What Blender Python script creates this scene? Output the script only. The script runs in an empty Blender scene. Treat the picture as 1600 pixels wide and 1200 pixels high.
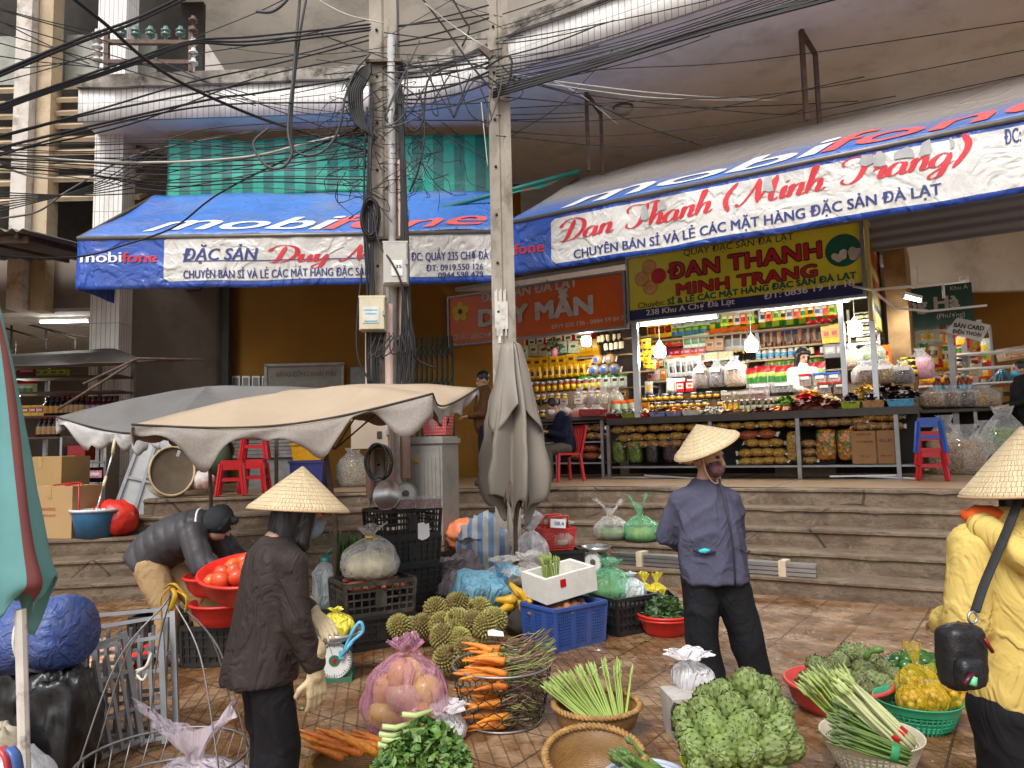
import bpy,bmesh,math,random
from mathutils import Vector,Matrix,noise
rnd=random.Random(7)
PI=math.pi
S=bpy.context.scene
COL=S.collection
V=Vector
# ---------------------------------------------------------------- camera
F=1600*26/36
pitch,roll,EYE=math.atan(100/F),0.022,1.5
f0,u0=V((0,math.cos(pitch),math.sin(pitch))),V((0,-math.sin(pitch),math.cos(pitch)))
CR=V((1,0,0))*math.cos(roll)-u0*math.sin(roll)
CU=u0*math.cos(roll)+V((1,0,0))*math.sin(roll)
CF=f0
cd=bpy.data.cameras.new('camera');cd.lens=26;cd.sensor_width=36;cd.clip_end=500;cd.clip_start=0.05
cam=bpy.data.objects.new('camera',cd);COL.objects.link(cam)
m=Matrix((CR,CU,-CF)).transposed().to_4x4();m.translation=V((0,0,EYE));cam.matrix_world=m
S.camera=cam
# ---------------------------------------------------------------- light
SUN_EL,SUN_AZ=math.radians(52),math.radians(200)
w=bpy.data.worlds.new('World');S.world=w;w.use_nodes=True
nt=w.node_tree;bg=nt.nodes['Background']
sky=nt.nodes.new('ShaderNodeTexSky');sky.sky_type='NISHITA';sky.sun_disc=False
sky.sun_elevation=SUN_EL;sky.sun_rotation=SUN_AZ;sky.air_density=1.0;sky.dust_density=4.0
hs=nt.nodes.new('ShaderNodeHueSaturation');hs.inputs['Saturation'].default_value=0.20
nt.links.new(sky.outputs[0],hs.inputs['Color']);nt.links.new(hs.outputs[0],bg.inputs[0])
bg.inputs[1].default_value=0.135
sd=bpy.data.lights.new('sun','SUN');sd.energy=1.15;sd.angle=math.radians(18);sd.color=(1,.96,.9)
sun=bpy.data.objects.new('sun',sd);COL.objects.link(sun)
sdir=V((math.sin(SUN_AZ)*math.cos(SUN_EL),math.cos(SUN_AZ)*math.cos(SUN_EL),math.sin(SUN_EL)))
sun.rotation_euler=sdir.to_track_quat('Z','Y').to_euler();sun.location=sdir*40
vs=S.view_settings
S.display_settings.display_device='sRGB'
vs.view_transform='Standard';vs.look='None';vs.exposure=0.6;vs.gamma=1;vs.use_curve_mapping=False
S.render.engine='CYCLES'
cy=S.cycles
cy.use_denoising=True;cy.max_bounces=7;cy.diffuse_bounces=3;cy.glossy_bounces=3;cy.transmission_bounces=4
cy.transparent_max_bounces=12;cy.caustics_reflective=False;cy.caustics_refractive=False;cy.sample_clamp_indirect=6
cy.blur_glossy=0.5
# ---------------------------------------------------------------- pixel of the photo -> point in the place
def ray(px,py):return CF+CR*((px-800)/F)+CU*((600-py)/F)
def P(px,py,Y):d=ray(px,py);return V((0,0,EYE))+d*(Y/d.y)
def G(px,py,z=0.0):d=ray(px,py);return V((0,0,EYE))+d*((z-EYE)/d.z)
def lin(c):
 if isinstance(c,str):c=tuple(int(c[i:i+2],16)/255 for i in(0,2,4))
 return tuple(x/12.92 if x<=.04045 else((x+.055)/1.055)**2.4 for x in c[:3])
 # ---------------------------------------------------------------- materials
MATS={}
def newmat(name):
 m=bpy.data.materials.new(name);m.use_nodes=True
 return m,m.node_tree,m.node_tree.nodes['Principled BSDF']
def nd(t,typ,ins=None,**kw):
 n=t.nodes.new(typ)
 for k,v in kw.items():setattr(n,k,v)
 for k,v in(ins or{}).items():
  if isinstance(v,bpy.types.NodeSocket):t.links.new(v,n.inputs[k])
  else:n.inputs[k].default_value=v
 return n
def c4(c):return(c[0],c[1],c[2],1)
def mixc(t,fac,a,b,blend='MIX'):
 n=t.nodes.new('ShaderNodeMix');n.data_type='RGBA';n.blend_type=blend
 for i,v in((0,fac),(6,a),(7,b)):
  if isinstance(v,bpy.types.NodeSocket):t.links.new(v,n.inputs[i])
  else:n.inputs[i].default_value=c4(v) if i>0 else v
 return n.outputs[2]
def ramp(t,fac,stops):
 n=t.nodes.new('ShaderNodeValToRGB');t.links.new(fac,n.inputs[0]);e=n.color_ramp.elements
 while len(e)<len(stops):e.new(0.5)
 for i,(p,c) in enumerate(stops):e[i].position=p;e[i].color=c4(c if not isinstance(c,(int,float)) else(c,c,c))
 return n.outputs[0]
def obco(t):return t.nodes.new('ShaderNodeTexCoord').outputs['Object']
def mapped(t,co,scale=(1,1,1),rot=(0,0,0),loc=(0,0,0)):
 return nd(t,'ShaderNodeMapping',{'Vector':co,'Scale':scale,'Rotation':rot,'Location':loc}).outputs[0]
def noi(t,co,scale,detail=4,rough=.55,dist=0):
 return nd(t,'ShaderNodeTexNoise',{'Vector':co,'Scale':scale,'Detail':detail,'Roughness':rough,'Distortion':dist}).outputs['Fac']
def bumpn(t,h,b,dist=.01,strength=1.0):
 n=nd(t,'ShaderNodeBump',{'Height':h,'Distance':dist,'Strength':strength});t.links.new(n.outputs[0],b.inputs['Normal']);return n
def crease(t,co,scale,dist=1.2):
 a=nd(t,'ShaderNodeMath',{0:noi(t,co,scale,3,.5,dist),1:.5},operation='SUBTRACT').outputs[0]
 a=nd(t,'ShaderNodeMath',{0:a},operation='ABSOLUTE').outputs[0]
 return nd(t,'ShaderNodeMapRange',{0:a,1:0.0,2:.12,3:1.0,4:0.0},interpolation_type='SMOOTHERSTEP').outputs[0]
def M(name,col=(.5,.5,.5),rough=.6,metal=0,var=.18,vs=6,bump=0,bs=60,dirt=None,da=.5,ds=3,emit=0,alpha=1,sheen=0,rnd_obj=0,coat=0,stretch=(1,1,1),sub=0,isl=0):
 """procedural: base colour broken up by noise, optional worn/dirty patches, bump, film alpha"""
 if name in MATS:return MATS[name]
 if isinstance(col,str):col=lin(col)
 m,t,b=newmat(name);co=mapped(t,obco(t),stretch)
 n=noi(t,co,vs)
 lo,hi=tuple(c*(1-var) for c in col),tuple(min(1,c*(1+var)) for c in col)
 c=ramp(t,n,[(.3,lo),(.7,hi)])
 if dirt is not None:
  if isinstance(dirt,str):dirt=lin(dirt)
  c=mixc(t,ramp(t,noi(t,co,ds,8,.68),[(.5,0.0),(.68,da)]),c,dirt)
 if rnd_obj:
  ri=t.nodes.new('ShaderNodeObjectInfo').outputs['Random']
  h=nd(t,'ShaderNodeHueSaturation',{'Color':c})
  t.links.new(nd(t,'ShaderNodeMapRange',{0:ri,3:1-rnd_obj,4:1+rnd_obj}).outputs[0],h.inputs['Value'])
  t.links.new(nd(t,'ShaderNodeMapRange',{0:ri,3:.5-rnd_obj*.06,4:.5+rnd_obj*.06}).outputs[0],h.inputs['Hue'])
  c=h.outputs[0]
 if isl:
  ri=t.nodes.new('ShaderNodeNewGeometry').outputs['Random Per Island'];h=nd(t,'ShaderNodeHueSaturation',{'Color':c})
  t.links.new(nd(t,'ShaderNodeMapRange',{0:ri,3:1-isl,4:1+isl}).outputs[0],h.inputs['Value']);t.links.new(nd(t,'ShaderNodeMapRange',{0:ri,3:.5+isl*.03,4:.5-isl*.04}).outputs[0],h.inputs['Hue']);c=h.outputs[0]
 t.links.new(c,b.inputs['Base Color'])
 b.inputs['Roughness'].default_value=rough;b.inputs['Metallic'].default_value=metal
 if rough>.6 and not metal:b.inputs['Specular IOR Level'].default_value=.22
 if sheen:b.inputs['Sheen Weight'].default_value=sheen
 if coat:b.inputs['Coat Weight'].default_value=coat;b.inputs['Coat Roughness'].default_value=.12
 if sub:b.inputs['Subsurface Weight'].default_value=sub;b.inputs['Subsurface Radius'].default_value=(.02,.01,.006)
 if emit:b.inputs['Emission Color'].default_value=c4(col);b.inputs['Emission Strength'].default_value=emit
 if alpha<1:
  t.links.new(ramp(t,noi(t,co,vs*2,6,.6,1.5),[(.35,alpha*.6),(.7,min(1,alpha*1.5))]),b.inputs['Alpha'])
 if bump:bumpn(t,noi(t,co,bs,5),b,bump)
 MATS[name]=m;return m
def film(name,col,alpha,rough=.16):
 if name in MATS:return MATS[name]
 if isinstance(col,str):col=lin(col)
 m,t,b=newmat(name);co=mapped(t,obco(t),(1,1,.3))
 b.inputs['Base Color'].default_value=c4(col);b.inputs['Roughness'].default_value=rough
 n=noi(t,co,12,3,.5,.8)
 fr=nd(t,'ShaderNodeLayerWeight',{'Blend':.45}).outputs['Facing']
 a=nd(t,'ShaderNodeMath',{0:ramp(t,n,[(.35,alpha*.65),(.62,min(1,alpha*1.45))]),1:nd(t,'ShaderNodeMath',{0:fr,1:.42},operation='MULTIPLY').outputs[0]},operation='ADD',use_clamp=True)
 t.links.new(a.outputs[0],b.inputs['Alpha'])
 bumpn(t,nd(t,'ShaderNodeMath',{0:noi(t,co,16,2,.5,1),1:crease(t,co,9,.8)},operation='ADD').outputs[0],b,.012)
 MATS[name]=m;return m
def glow(name,col,strength):
 if name in MATS:return MATS[name]
 m,t,b=newmat(name);b.inputs['Base Color'].default_value=(.8,.8,.8,1)
 b.inputs['Emission Color'].default_value=c4(col);b.inputs['Emission Strength'].default_value=strength
 MATS[name]=m;return m
 # ---------------------------------------------------------------- mesh building
class MB:
 def __init__(s):s.v=[];s.f=[];s.mi=[];s.sm=[];s.cur=0;s.smooth=True;s.mat=Matrix()
 def add(s,vs,fs,smooth=None,mi=None):
  o=len(s.v);M_=s.mat
  s.v+=[M_@V(v) for v in vs]
  for f in fs:
   s.f.append([i+o for i in f]);s.mi.append(s.cur if mi is None else mi);s.sm.append(s.smooth if smooth is None else smooth)
  return s
 def box(s,c,d,rz=0,rot=None,taper=1,mi=None):
  x,y,z=d[0]/2,d[1]/2,d[2]/2
  R_=rot if rot is not None else Matrix.Rotation(rz,3,'Z')
  vs=[R_@V((sx*x*(taper if sz<0 else 1),sy*y*(taper if sz<0 else 1),sz*z))+V(c) for sz in(-1,1) for sx,sy in((-1,-1),(1,-1),(1,1),(-1,1))]
  return s.add(vs,[(3,2,1,0),(4,5,6,7),(0,1,5,4),(1,2,6,5),(2,3,7,6),(3,0,4,7)],False,mi)
 def bar(s,a,b,w,h=None,up=(0,0,1),mi=None):
  a,b=V(a),V(b);d=(b-a);L=d.length
  if L<1e-6:return s
  d.normalize();u=V(up)
  if abs(d.dot(u))>.98:u=V((0,1,0))
  x=d.cross(u).normalized();z=x.cross(d)
  return s.box((a+b)/2,(w,L,h or w),rot=Matrix((x,d,z)).transposed(),mi=mi)
 def tube(s,pts,r,n=8,cap=True,mi=None,flat=1.0,closed=False):
  pts=[V(p) for p in pts];N=len(pts)
  rs=r if isinstance(r,(list,tuple)) else[r]*N
  vs,fs=[],[];prev=None
  for i,p in enumerate(pts):
   if closed:d=pts[(i+1)%N]-pts[i-1]
   else:d=pts[min(i+1,N-1)]-pts[max(i-1,0)]
   d=d.normalized() if d.length>1e-9 else V((0,0,1))
   if prev is None:
    a=V((0,0,1)) if abs(d.z)<.9 else V((1,0,0));x=d.cross(a).normalized()
   else:x=(prev-d*prev.dot(d));x=x.normalized() if x.length>1e-6 else d.orthogonal().normalized()
   prev=x;y=d.cross(x)
   vs+=[p+(x*math.cos(2*PI*k/n)+y*math.sin(2*PI*k/n)*flat)*rs[i] for k in range(n)]
  for i in range(N if closed else N-1):
   for k in range(n):
    j=(i+1)%N
    fs.append((i*n+k,i*n+(k+1)%n,j*n+(k+1)%n,j*n+k))
  if cap and not closed:fs+=[tuple(range(n))[::-1],tuple(range((N-1)*n,N*n))]
  return s.add(vs,fs,None,mi)
 def lathe(s,prof,n=20,c=(0,0,0),mi=None,wob=None,sx=1,sy=1,cap=False,mis=None):
  vs,fs,N=[],[],len(prof);c=V(c)
  for i,(r,z) in enumerate(prof):
   for k in range(n):
    a=2*PI*k/n;rr=r*(1+(wob(a,i/(N-1)) if wob else 0))
    vs.append(c+V((rr*math.cos(a)*sx,rr*math.sin(a)*sy,z)))
  for i in range(N-1):
   fs=[(i*n+k,i*n+(k+1)%n,(i+1)*n+(k+1)%n,(i+1)*n+k) for k in range(n)] if False else fs
  base=len(s.v);M_=s.mat;s.v+=[M_@v for v in vs]
  for i in range(N-1):
   for k in range(n):
    s.f.append([base+i*n+k,base+i*n+(k+1)%n,base+(i+1)*n+(k+1)%n,base+(i+1)*n+k])
    s.mi.append(mis[i] if mis else(s.cur if mi is None else mi));s.sm.append(s.smooth)
  if cap:
   for row,rev in((0,True),(N-1,False)):
    q=[base+row*n+k for k in range(n)];s.f.append(q[::-1] if rev else q)
    s.mi.append(mis[min(row,N-2)] if mis else(s.cur if mi is None else mi));s.sm.append(False)
  return s
 def ball(s,c,r,nu=12,nv=8,rot=None,fn=None,mi=None):
  r=(r,r,r) if isinstance(r,(int,float)) else r;c=V(c);vs=[]
  for j in range(nv+1):
   th=PI*j/nv
   for k in range(nu):
    ph=2*PI*k/nu;d=V((math.sin(th)*math.cos(ph),math.sin(th)*math.sin(ph),math.cos(th)))
    q=fn(d) if fn else 1
    p=V((d.x*r[0]*q,d.y*r[1]*q,d.z*r[2]*q))
    vs.append(c+(rot@p if rot is not None else p))
  fs=[(j*nu+k,(j+1)*nu+k,(j+1)*nu+(k+1)%nu,j*nu+(k+1)%nu) for j in range(nv) for k in range(nu)]
  return s.add(vs,fs,None,mi)
 def grid(s,fn,nu,nv,mi=None,flip=False):
  vs=[fn(i/nu,j/nv) for j in range(nv+1) for i in range(nu+1)]
  fs=[(j*(nu+1)+i,j*(nu+1)+i+1,(j+1)*(nu+1)+i+1,(j+1)*(nu+1)+i) for j in range(nv) for i in range(nu)]
  if flip:fs=[f[::-1] for f in fs]
  return s.add(vs,fs,None,mi)
 def prism(s,poly,z0,z1,mi=None):
  n=len(poly);vs=[V((p[0],p[1],z)) for z in(z0,z1) for p in poly]
  fs=[tuple(range(n))[::-1],tuple(range(n,2*n))]+[(i,(i+1)%n,n+(i+1)%n,n+i) for i in range(n)]
  return s.add(vs,fs,False,mi)
 def quad(s,a,b,c,d,mi=None):return s.add([a,b,c,d],[(0,1,2,3)],False,mi)
 def slab(s,a,b,c,d,t,mi=None):
  a,b,c,d=V(a),V(b),V(c),V(d);n=(b-a).cross(d-a).normalized()*t
  return s.add([a,b,c,d,a-n,b-n,c-n,d-n],[(0,1,2,3),(7,6,5,4),(0,4,5,1),(1,5,6,2),(2,6,7,3),(3,7,4,0)],False,mi)
 def mesh(s,name,mats):
  me=bpy.data.meshes.new(name);me.from_pydata([tuple(v) for v in s.v],[],s.f)
  me.polygons.foreach_set('material_index',s.mi);me.polygons.foreach_set('use_smooth',s.sm)
  for m in(mats if isinstance(mats,(list,tuple)) else[mats]):me.materials.append(m)
  me.update();return me
 def build(s,name,mats,parent=None,loc=(0,0,0),rot=(0,0,0)):
  return obj(name,s.mesh(name,mats),parent,loc,rot)
def obj(name,me,parent=None,loc=(0,0,0),rot=(0,0,0),sc=1):
 o=bpy.data.objects.new(name,me);COL.objects.link(o);o.parent=parent
 o.location=loc;o.rotation_euler=rot;o.scale=(sc,sc,sc) if isinstance(sc,(int,float)) else sc
 return o
def tag(o,label=None,cat=None,group=None,kind=None):
 for k,v in(('label',label),('category',cat),('group',group),('kind',kind)):
  if v:o[k]=v
 return o
def thing(name,label,cat,loc=(0,0,0),rz=0,group=None,rot=None,sc=1):
 o=bpy.data.objects.new(name,None);COL.objects.link(o);o.location=loc;o.rotation_euler=rot or(0,0,rz)
 o.scale=(sc,sc,sc) if isinstance(sc,(int,float)) else sc;o.empty_display_size=.1
 return tag(o,label,cat,group)
def copy_tree(o,parent=None):
 c=o.copy();COL.objects.link(c)
 if parent:c.parent=parent
 for ch in list(o.children):copy_tree(ch,c)
 return c
def struct(o):o['kind']='structure';return o
def thicken(me,t):
 o=bpy.data.objects.new('tmp',me);COL.objects.link(o)
 md=o.modifiers.new('s','SOLIDIFY');md.thickness=t;md.offset=0
 r=baked(o);bpy.data.objects.remove(o);return r
def baked(o):
 dg=bpy.context.evaluated_depsgraph_get();dg.update()
 return bpy.data.meshes.new_from_object(o.evaluated_get(dg))
def fuse(mb,voxel,mats,name,smooth=6,fold=0,fs=9,seed=0,stretch=(1,1,1),subfold=0):
 """one continuous surface out of overlapping closed shapes, with cloth folds"""
 me=mb.mesh(name,mats[0] if isinstance(mats,(list,tuple)) else mats)
 o=bpy.data.objects.new('tmp',me);COL.objects.link(o)
 r=o.modifiers.new('r','REMESH');r.mode='VOXEL';r.voxel_size=voxel
 if smooth:sm=o.modifiers.new('s','SMOOTH');sm.factor=.5;sm.iterations=smooth
 out=baked(o);bpy.data.objects.remove(o);out.name=name
 if fold:
  ns=[v.normal.copy() for v in out.vertices]
  for v,n in zip(out.vertices,ns):
   q=V((v.co.x*stretch[0],v.co.y*stretch[1],v.co.z*stretch[2]))*fs+V((seed,seed*2.3,0))
   q=q+noise.noise_vector(q*.6)*.8
   d=noise.noise(q);d=(max(0,1-abs(d)*2.6)**1.5-.35)*fold*1.0+(max(0,1-abs(noise.noise(q*2.1))*3.0)**2)*fold*.22
   v.co+=n*d
 out.materials.clear();out.materials.append(mats[0] if isinstance(mats,(list,tuple)) else mats)
 out.polygons.foreach_set('use_smooth',[True]*len(out.polygons));out.update()
 return out
def capsule(mb,a,ra,b,rb,n=12,flat=1.0):
 a,b=V(a),V(b);d=(b-a).normalized();pts,rs=[],[]
 for k in range(4):t=math.cos(PI/2*k/4);pts.append(a-d*ra*t);rs.append(max(.0005,ra*math.sin(PI/2*k/4)))
 pts.append(a);rs.append(ra);pts.append(b);rs.append(rb)
 for k in range(1,5):t=math.sin(PI/2*k/4);pts.append(b+d*rb*t);rs.append(max(.0005,rb*math.cos(PI/2*k/4)))
 mb.tube(pts,rs,n,flat=flat)
def limb(mb,joints,n=14):
 for(a,ra),(b,rb) in zip(joints,joints[1:]):capsule(mb,a,ra,b,rb,n)
def loft(mb,rings,n=20):
 vs,fs=[],[]
 for rg in rings:
  c,rx,ry=V(rg[0]),rg[1],rg[2];R_=rg[3] if len(rg)>3 else Matrix.Identity(3)
  vs+=[c+R_@V((rx*math.cos(2*PI*k/n),ry*math.sin(2*PI*k/n),0)) for k in range(n)]
 N=len(rings)
 fs=[(i*n+k,i*n+(k+1)%n,(i+1)*n+(k+1)%n,(i+1)*n+k) for i in range(N-1) for k in range(n)]
 fs+=[tuple(range(n))[::-1],tuple(range((N-1)*n,N*n))]
 mb.add(vs,fs)
 # ---------------------------------------------------------------- lettering
def text_mesh(body,bold=0,shear=0,space=1.0,ext=0):
 c=bpy.data.curves.new('t','FONT');c.body=body;c.shear=shear;c.offset=bold;c.space_character=space;c.resolution_u=3
 c.extrude=ext
 o=bpy.data.objects.new('t',c);COL.objects.link(o);me=baked(o);bpy.data.objects.remove(o);bpy.data.curves.remove(c)
 return me
def lettering(parent,body,mat,fn,x,y,h,width=None,bold=0.02,shear=0,space=1.0,name='lettering',label=None):
 """prints a line of text on a surface: fn(x, y) -> point; cap height h, optional total width"""
 me=text_mesh(body,0,shear,space)
 if not len(me.vertices):return None
 xs=[v.co.x for v in me.vertices];x0,x1=min(xs),max(xs)
 k=h/.73;kx=k if width is None else width/(x1-x0)
 # heavier strokes: copies of the print shifted sideways, each a hair above the last
 sh=[(0,0)] if bold<.008 else[(-1,0),(0,0),(1,0)] if bold<.04 else[(-1,-.6),(-1,.6),(1,-.6),(1,.6),(0,0),(0,1),(0,-1)]
 vs,fs=[],[];P2=[(v.co.x,v.co.y) for v in me.vertices];F2=[tuple(p.vertices) for p in me.polygons];e=.01
 for i,(a,b) in enumerate(sh):
  o=len(vs)
  for px,py in P2:
   qx,qy=x+(px+a*bold*.8-x0)*kx,y+(py+b*bold*.8)*k;p=fn(qx,qy)
   if i:n=(fn(qx+e,qy)-p).cross(fn(qx,qy+e)-p).normalized();p=p+n*(.0005*i)
   vs.append(p)
  fs+=[tuple(q+o for q in f) for f in F2]
 me=bpy.data.meshes.new(name);me.from_pydata([tuple(v) for v in vs],[],fs)
 me.materials.append(mat);o=obj(name,me,parent)
 if label:o['label']=label
 return o
SCRIPT={'D':([[(.2,1.9),(.0,1.5),(.4,2.1),(1.0,2.2),(1.6,1.8),(1.7,1.0),(1.2,.2),(.5,-.02),(.1,.12)],[(.95,2.05),(.8,1.2),(.6,.3),(.3,.0)]],1.85),'T':([[(.1,1.5),(.0,1.9),(.4,2.2),(1.1,2.1),(1.9,2.25)],[(1.3,2.1),(1.1,1.2),(.9,.4),(.5,.0),(.1,.2),(.15,.5)]],1.55),'M':([[(-.1,.2),(.1,.0),(.4,.4),(.8,1.4),(1.0,2.15)],[(1.0,2.15),(1.05,1.2),(1.1,.05)],[(1.1,.05),(1.5,1.2),(1.95,2.15)],[(1.95,2.15),(1.85,1.2),(1.8,.3),(1.95,.0),(2.2,.2)]],2.25),'a':([[(.75,.85),(.45,1.0),(.1,.65),(.05,.2),(.3,.0),(.6,.35),(.8,.95)],[(.8,.95),(.7,.4),(.75,.02),(1.05,.25)]],1.0),'n':([[(.0,.75),(.2,1.0),(.15,.5),(.05,.0)],[(.1,.3),(.4,.9),(.65,1.0),(.68,.6),(.6,.15),(.75,.0),(1.0,.25)]],.95),'h':([[(.0,.4),(.35,1.5),(.45,2.1),(.3,2.1),(.2,1.2),(.05,.0)],[(.1,.3),(.4,.9),(.65,1.0),(.68,.6),(.6,.15),(.75,.0),(1.0,.25)]],.95),'i':([[(.0,.65),(.22,1.0),(.15,.4),(.2,.02),(.45,.25)],[(.3,1.45),(.34,1.35)]],.42),'r':([[(.0,.65),(.2,1.05),(.22,.85),(.5,.92),(.42,.5),(.4,.1),(.55,.0),(.75,.25)]],.7),'u':([[(.0,.75),(.2,1.0),(.12,.4),(.2,.02),(.45,.2),(.75,.95)],[(.75,.95),(.66,.4),(.72,.02),(1.0,.25)]],.95),'g':([[(.75,.85),(.45,1.0),(.1,.65),(.05,.2),(.3,.0),(.6,.35),(.8,.95)],[(.8,.95),(.65,.0),(.45,-.7),(.1,-.85),(.0,-.6),(.4,-.2),(1.05,.25)]],1.0),'y':([[(.0,.75),(.2,1.0),(.12,.4),(.2,.02),(.45,.2),(.75,.95)],[(.8,.95),(.65,.0),(.45,-.7),(.1,-.85),(.0,-.6),(.4,-.2),(1.05,.25)]],.95),'(':([[(.5,2.2),(.1,1.4),(.0,.6),(.25,-.3)]],.7),')':([[(.2,2.2),(.5,1.4),(.4,.6),(.0,-.3)]],.7),' ':([],.75),'~':([[(-.95,1.5),(-.65,1.85),(-.35,1.5)],[(-.95,2.1),(-.75,2.3),(-.5,2.1),(-.25,2.3)]],0),'-':([[(-1.85,1.15),(-.75,1.2)]],0)}
def catmull(p,n=7):
 p=[V(q) if len(q)==3 else V((q[0],q[1],0)) for q in p]
 if len(p)<3:return[p[0].lerp(p[-1],i/n) for i in range(n+1)]
 q=[p[0]*2-p[1]]+p+[p[-1]*2-p[-2]];out=[]
 for i in range(1,len(q)-2):
  a,b,c,d=q[i-1:i+3]
  for k in range(n):
   t=k/n;out.append(.5*((2*b)+(c-a)*t+(2*a-5*b+4*c-d)*t*t+(3*b-a-3*c+d)*t**3))
 out.append(p[-1]);return out
def script(parent,s,mat,fn,x,y,h,width,slant=.28,wear=None):
 adv=sum(SCRIPT[c][1] for c in s);k=width/adv;ky=h;mb=MB();mb.smooth=False;cx=0
 for ch in s:
  strokes,a=SCRIPT[ch]
  for st in strokes:
   pts=catmull(st,6);L=[]
   for i,p in enumerate(pts):
    d=(pts[min(i+1,len(pts)-1)]-pts[max(i-1,0)]).normalized();nn=V((-d.y,d.x,0))
    w_=.035+.125*max(0,abs(d.y))**2.0*(1 if d.y<.2 else.3)
    w_*=min(1,.35+min(i,len(pts)-1-i)/3)
    L.append((p+nn*w_,p-nn*w_))
   vs=[]
   for a_,b_ in L:
    for q in(a_,b_):vs.append(fn(x+(cx+q.x)*k+slant*q.y*ky*.8,y+q.y*ky))
   mb.add(vs,[(2*i,2*i+1,2*i+3,2*i+2) for i in range(len(L)-1)])
  cx+=a
 return mb.build('lettering',mat,parent)
 # ================================================================ the place
UU,BB=V((math.cos(math.radians(31)),-math.sin(math.radians(31)),0)),V((math.sin(math.radians(31)),math.cos(math.radians(31)),0))
A0=V((0,8.85,0));RZ=-math.radians(31)
def R(s,d,z=0):return A0+UU*s+BB*d+V((0,0,z))
def on_plane(px,py,O,U):
 N=V((-U.y,U.x,0));d=ray(px,py);e=V((0,0,EYE));t=(O-e).dot(N)/d.dot(N);q=e+d*t
 return(q-O).dot(U),q.z
def RD(px,py,d):return on_plane(px,py,R(0,d),UU)
RIS,TRD=.19,.41
PATH=[V(p).to_3d() for p in((-14,6.95),(-9,7.4),(-5,7.75),(-2.5,8.2),(-1.2,8.5),(-.3,8.68),(.35,8.62),(1.0,8.3),(2.55,7.38),(6,5.33),(10,2.95))]
def resample(pts,step):
 out=[pts[0]]
 for a,b in zip(pts,pts[1:]):
  n=max(1,round((b-a).length/step));out+=[a.lerp(b,(i+1)/n) for i in range(n)]
 return out
def smooth_path(pts,k):
 for _ in range(k):pts=[pts[0]]+[(pts[i-1]+pts[i]*2+pts[i+1])/4 for i in range(1,len(pts)-1)]+[pts[-1]]
 return pts
FOOT=smooth_path(resample(PATH,.2),6)
def normals(pts):
 r=[]
 for i in range(len(pts)):
  d=(pts[min(i+1,len(pts)-1)]-pts[max(0,i-1)]).normalized();r.append(V((-d.y,d.x,0)))
 return r
FN=normals(FOOT)
# ---- ground
def ground_mat():
 m,t,b=newmat('paving');co=mapped(t,obco(t),rot=(0,0,math.radians(35)))
 w=nd(t,'ShaderNodeVectorMath',{0:co,1:nd(t,'ShaderNodeVectorMath',{0:nd(t,'ShaderNodeTexNoise',{'Vector':co,'Scale':2.0}).outputs['Color'],1:(.02,.02,0)},operation='MULTIPLY').outputs[0]},operation='ADD').outputs[0]
 big=nd(t,'ShaderNodeTexBrick',{'Vector':w,'Scale':1,'Color1':(1,1,1,1),'Color2':(.55,.55,.55,1),'Mortar':(0,0,0,1),'Mortar Size':.006,'Mortar Smooth':.35,'Brick Width':.42,'Row Height':.42},offset=0)
 co2=mapped(t,co,rot=(0,0,math.radians(45)))
 sm=nd(t,'ShaderNodeTexBrick',{'Vector':co2,'Scale':1,'Color1':(1,1,1,1),'Color2':(1,1,1,1),'Mortar':(0,0,0,1),'Mortar Size':.005,'Mortar Smooth':.3,'Brick Width':.148,'Row Height':.074},offset=.5)
 worn=ramp(t,noi(t,co,1.1,5,.6),[(.34,0.15),(.5,1.0)])
 n1=noi(t,co,.9,7,.62,.6);n2=noi(t,co,9,6,.7);n3=noi(t,co,2.4,9,.7,.3)
 tile=mixc(t,ramp(t,n2,[(.3,0.0),(.7,1.0)]),(.30,.175,.085),(.44,.295,.18))
 tile=mixc(t,.35,tile,mixc(t,1.0,tile,big.outputs['Color'],'MULTIPLY'))
 mud=mixc(t,ramp(t,n2,[(.35,0.0),(.65,1.0)]),(.06,.027,.009),(.225,.092,.022))
 mask=ramp(t,n3,[(.40,0.0),(.53,1.0)])
 near=ramp(t,n1,[(.30,.25),(.55,1.0)])
 mm=nd(t,'ShaderNodeMath',{0:mask,1:near},operation='MULTIPLY').outputs[0]
 c=mixc(t,mm,tile,mud)
 gl=nd(t,'ShaderNodeMath',{0:1.0,1:sm.outputs['Color']},operation='SUBTRACT').outputs[0]
 g2=nd(t,'ShaderNodeMath',{0:gl,1:nd(t,'ShaderNodeMath',{0:worn,1:.62},operation='MULTIPLY').outputs[0]},operation='MULTIPLY').outputs[0]
 c=mixc(t,g2,c,(.055,.032,.018))
 c=mixc(t,nd(t,'ShaderNodeMath',{0:big.outputs['Fac'],1:.8},operation='MULTIPLY').outputs[0],c,(.05,.03,.018))
 c=mixc(t,ramp(t,noi(t,co,22,3,.8),[(.68,0.0),(.74,.5)]),c,(.05,.035,.025))
 t.links.new(c,b.inputs['Base Color'])
 t.links.new(ramp(t,noi(t,co,1.7,6,.65,.8),[(.40,.70),(.56,.16)]),b.inputs['Roughness'])
 h=nd(t,'ShaderNodeMath',{0:noi(t,co,30,6,.7),1:nd(t,'ShaderNodeMath',{0:g2,1:nd(t,'ShaderNodeMath',{0:big.outputs['Fac'],1:1.5},operation='MULTIPLY').outputs[0]},operation='ADD').outputs[0]},operation='SUBTRACT').outputs[0]
 bumpn(t,h,b,.008);return m
mb=MB();mb.smooth=True
mb.grid(lambda u,v:V((-60+120*u,-40+100*v,-.0)),40,40)
struct(mb.build('pavement',ground_mat()))
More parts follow.
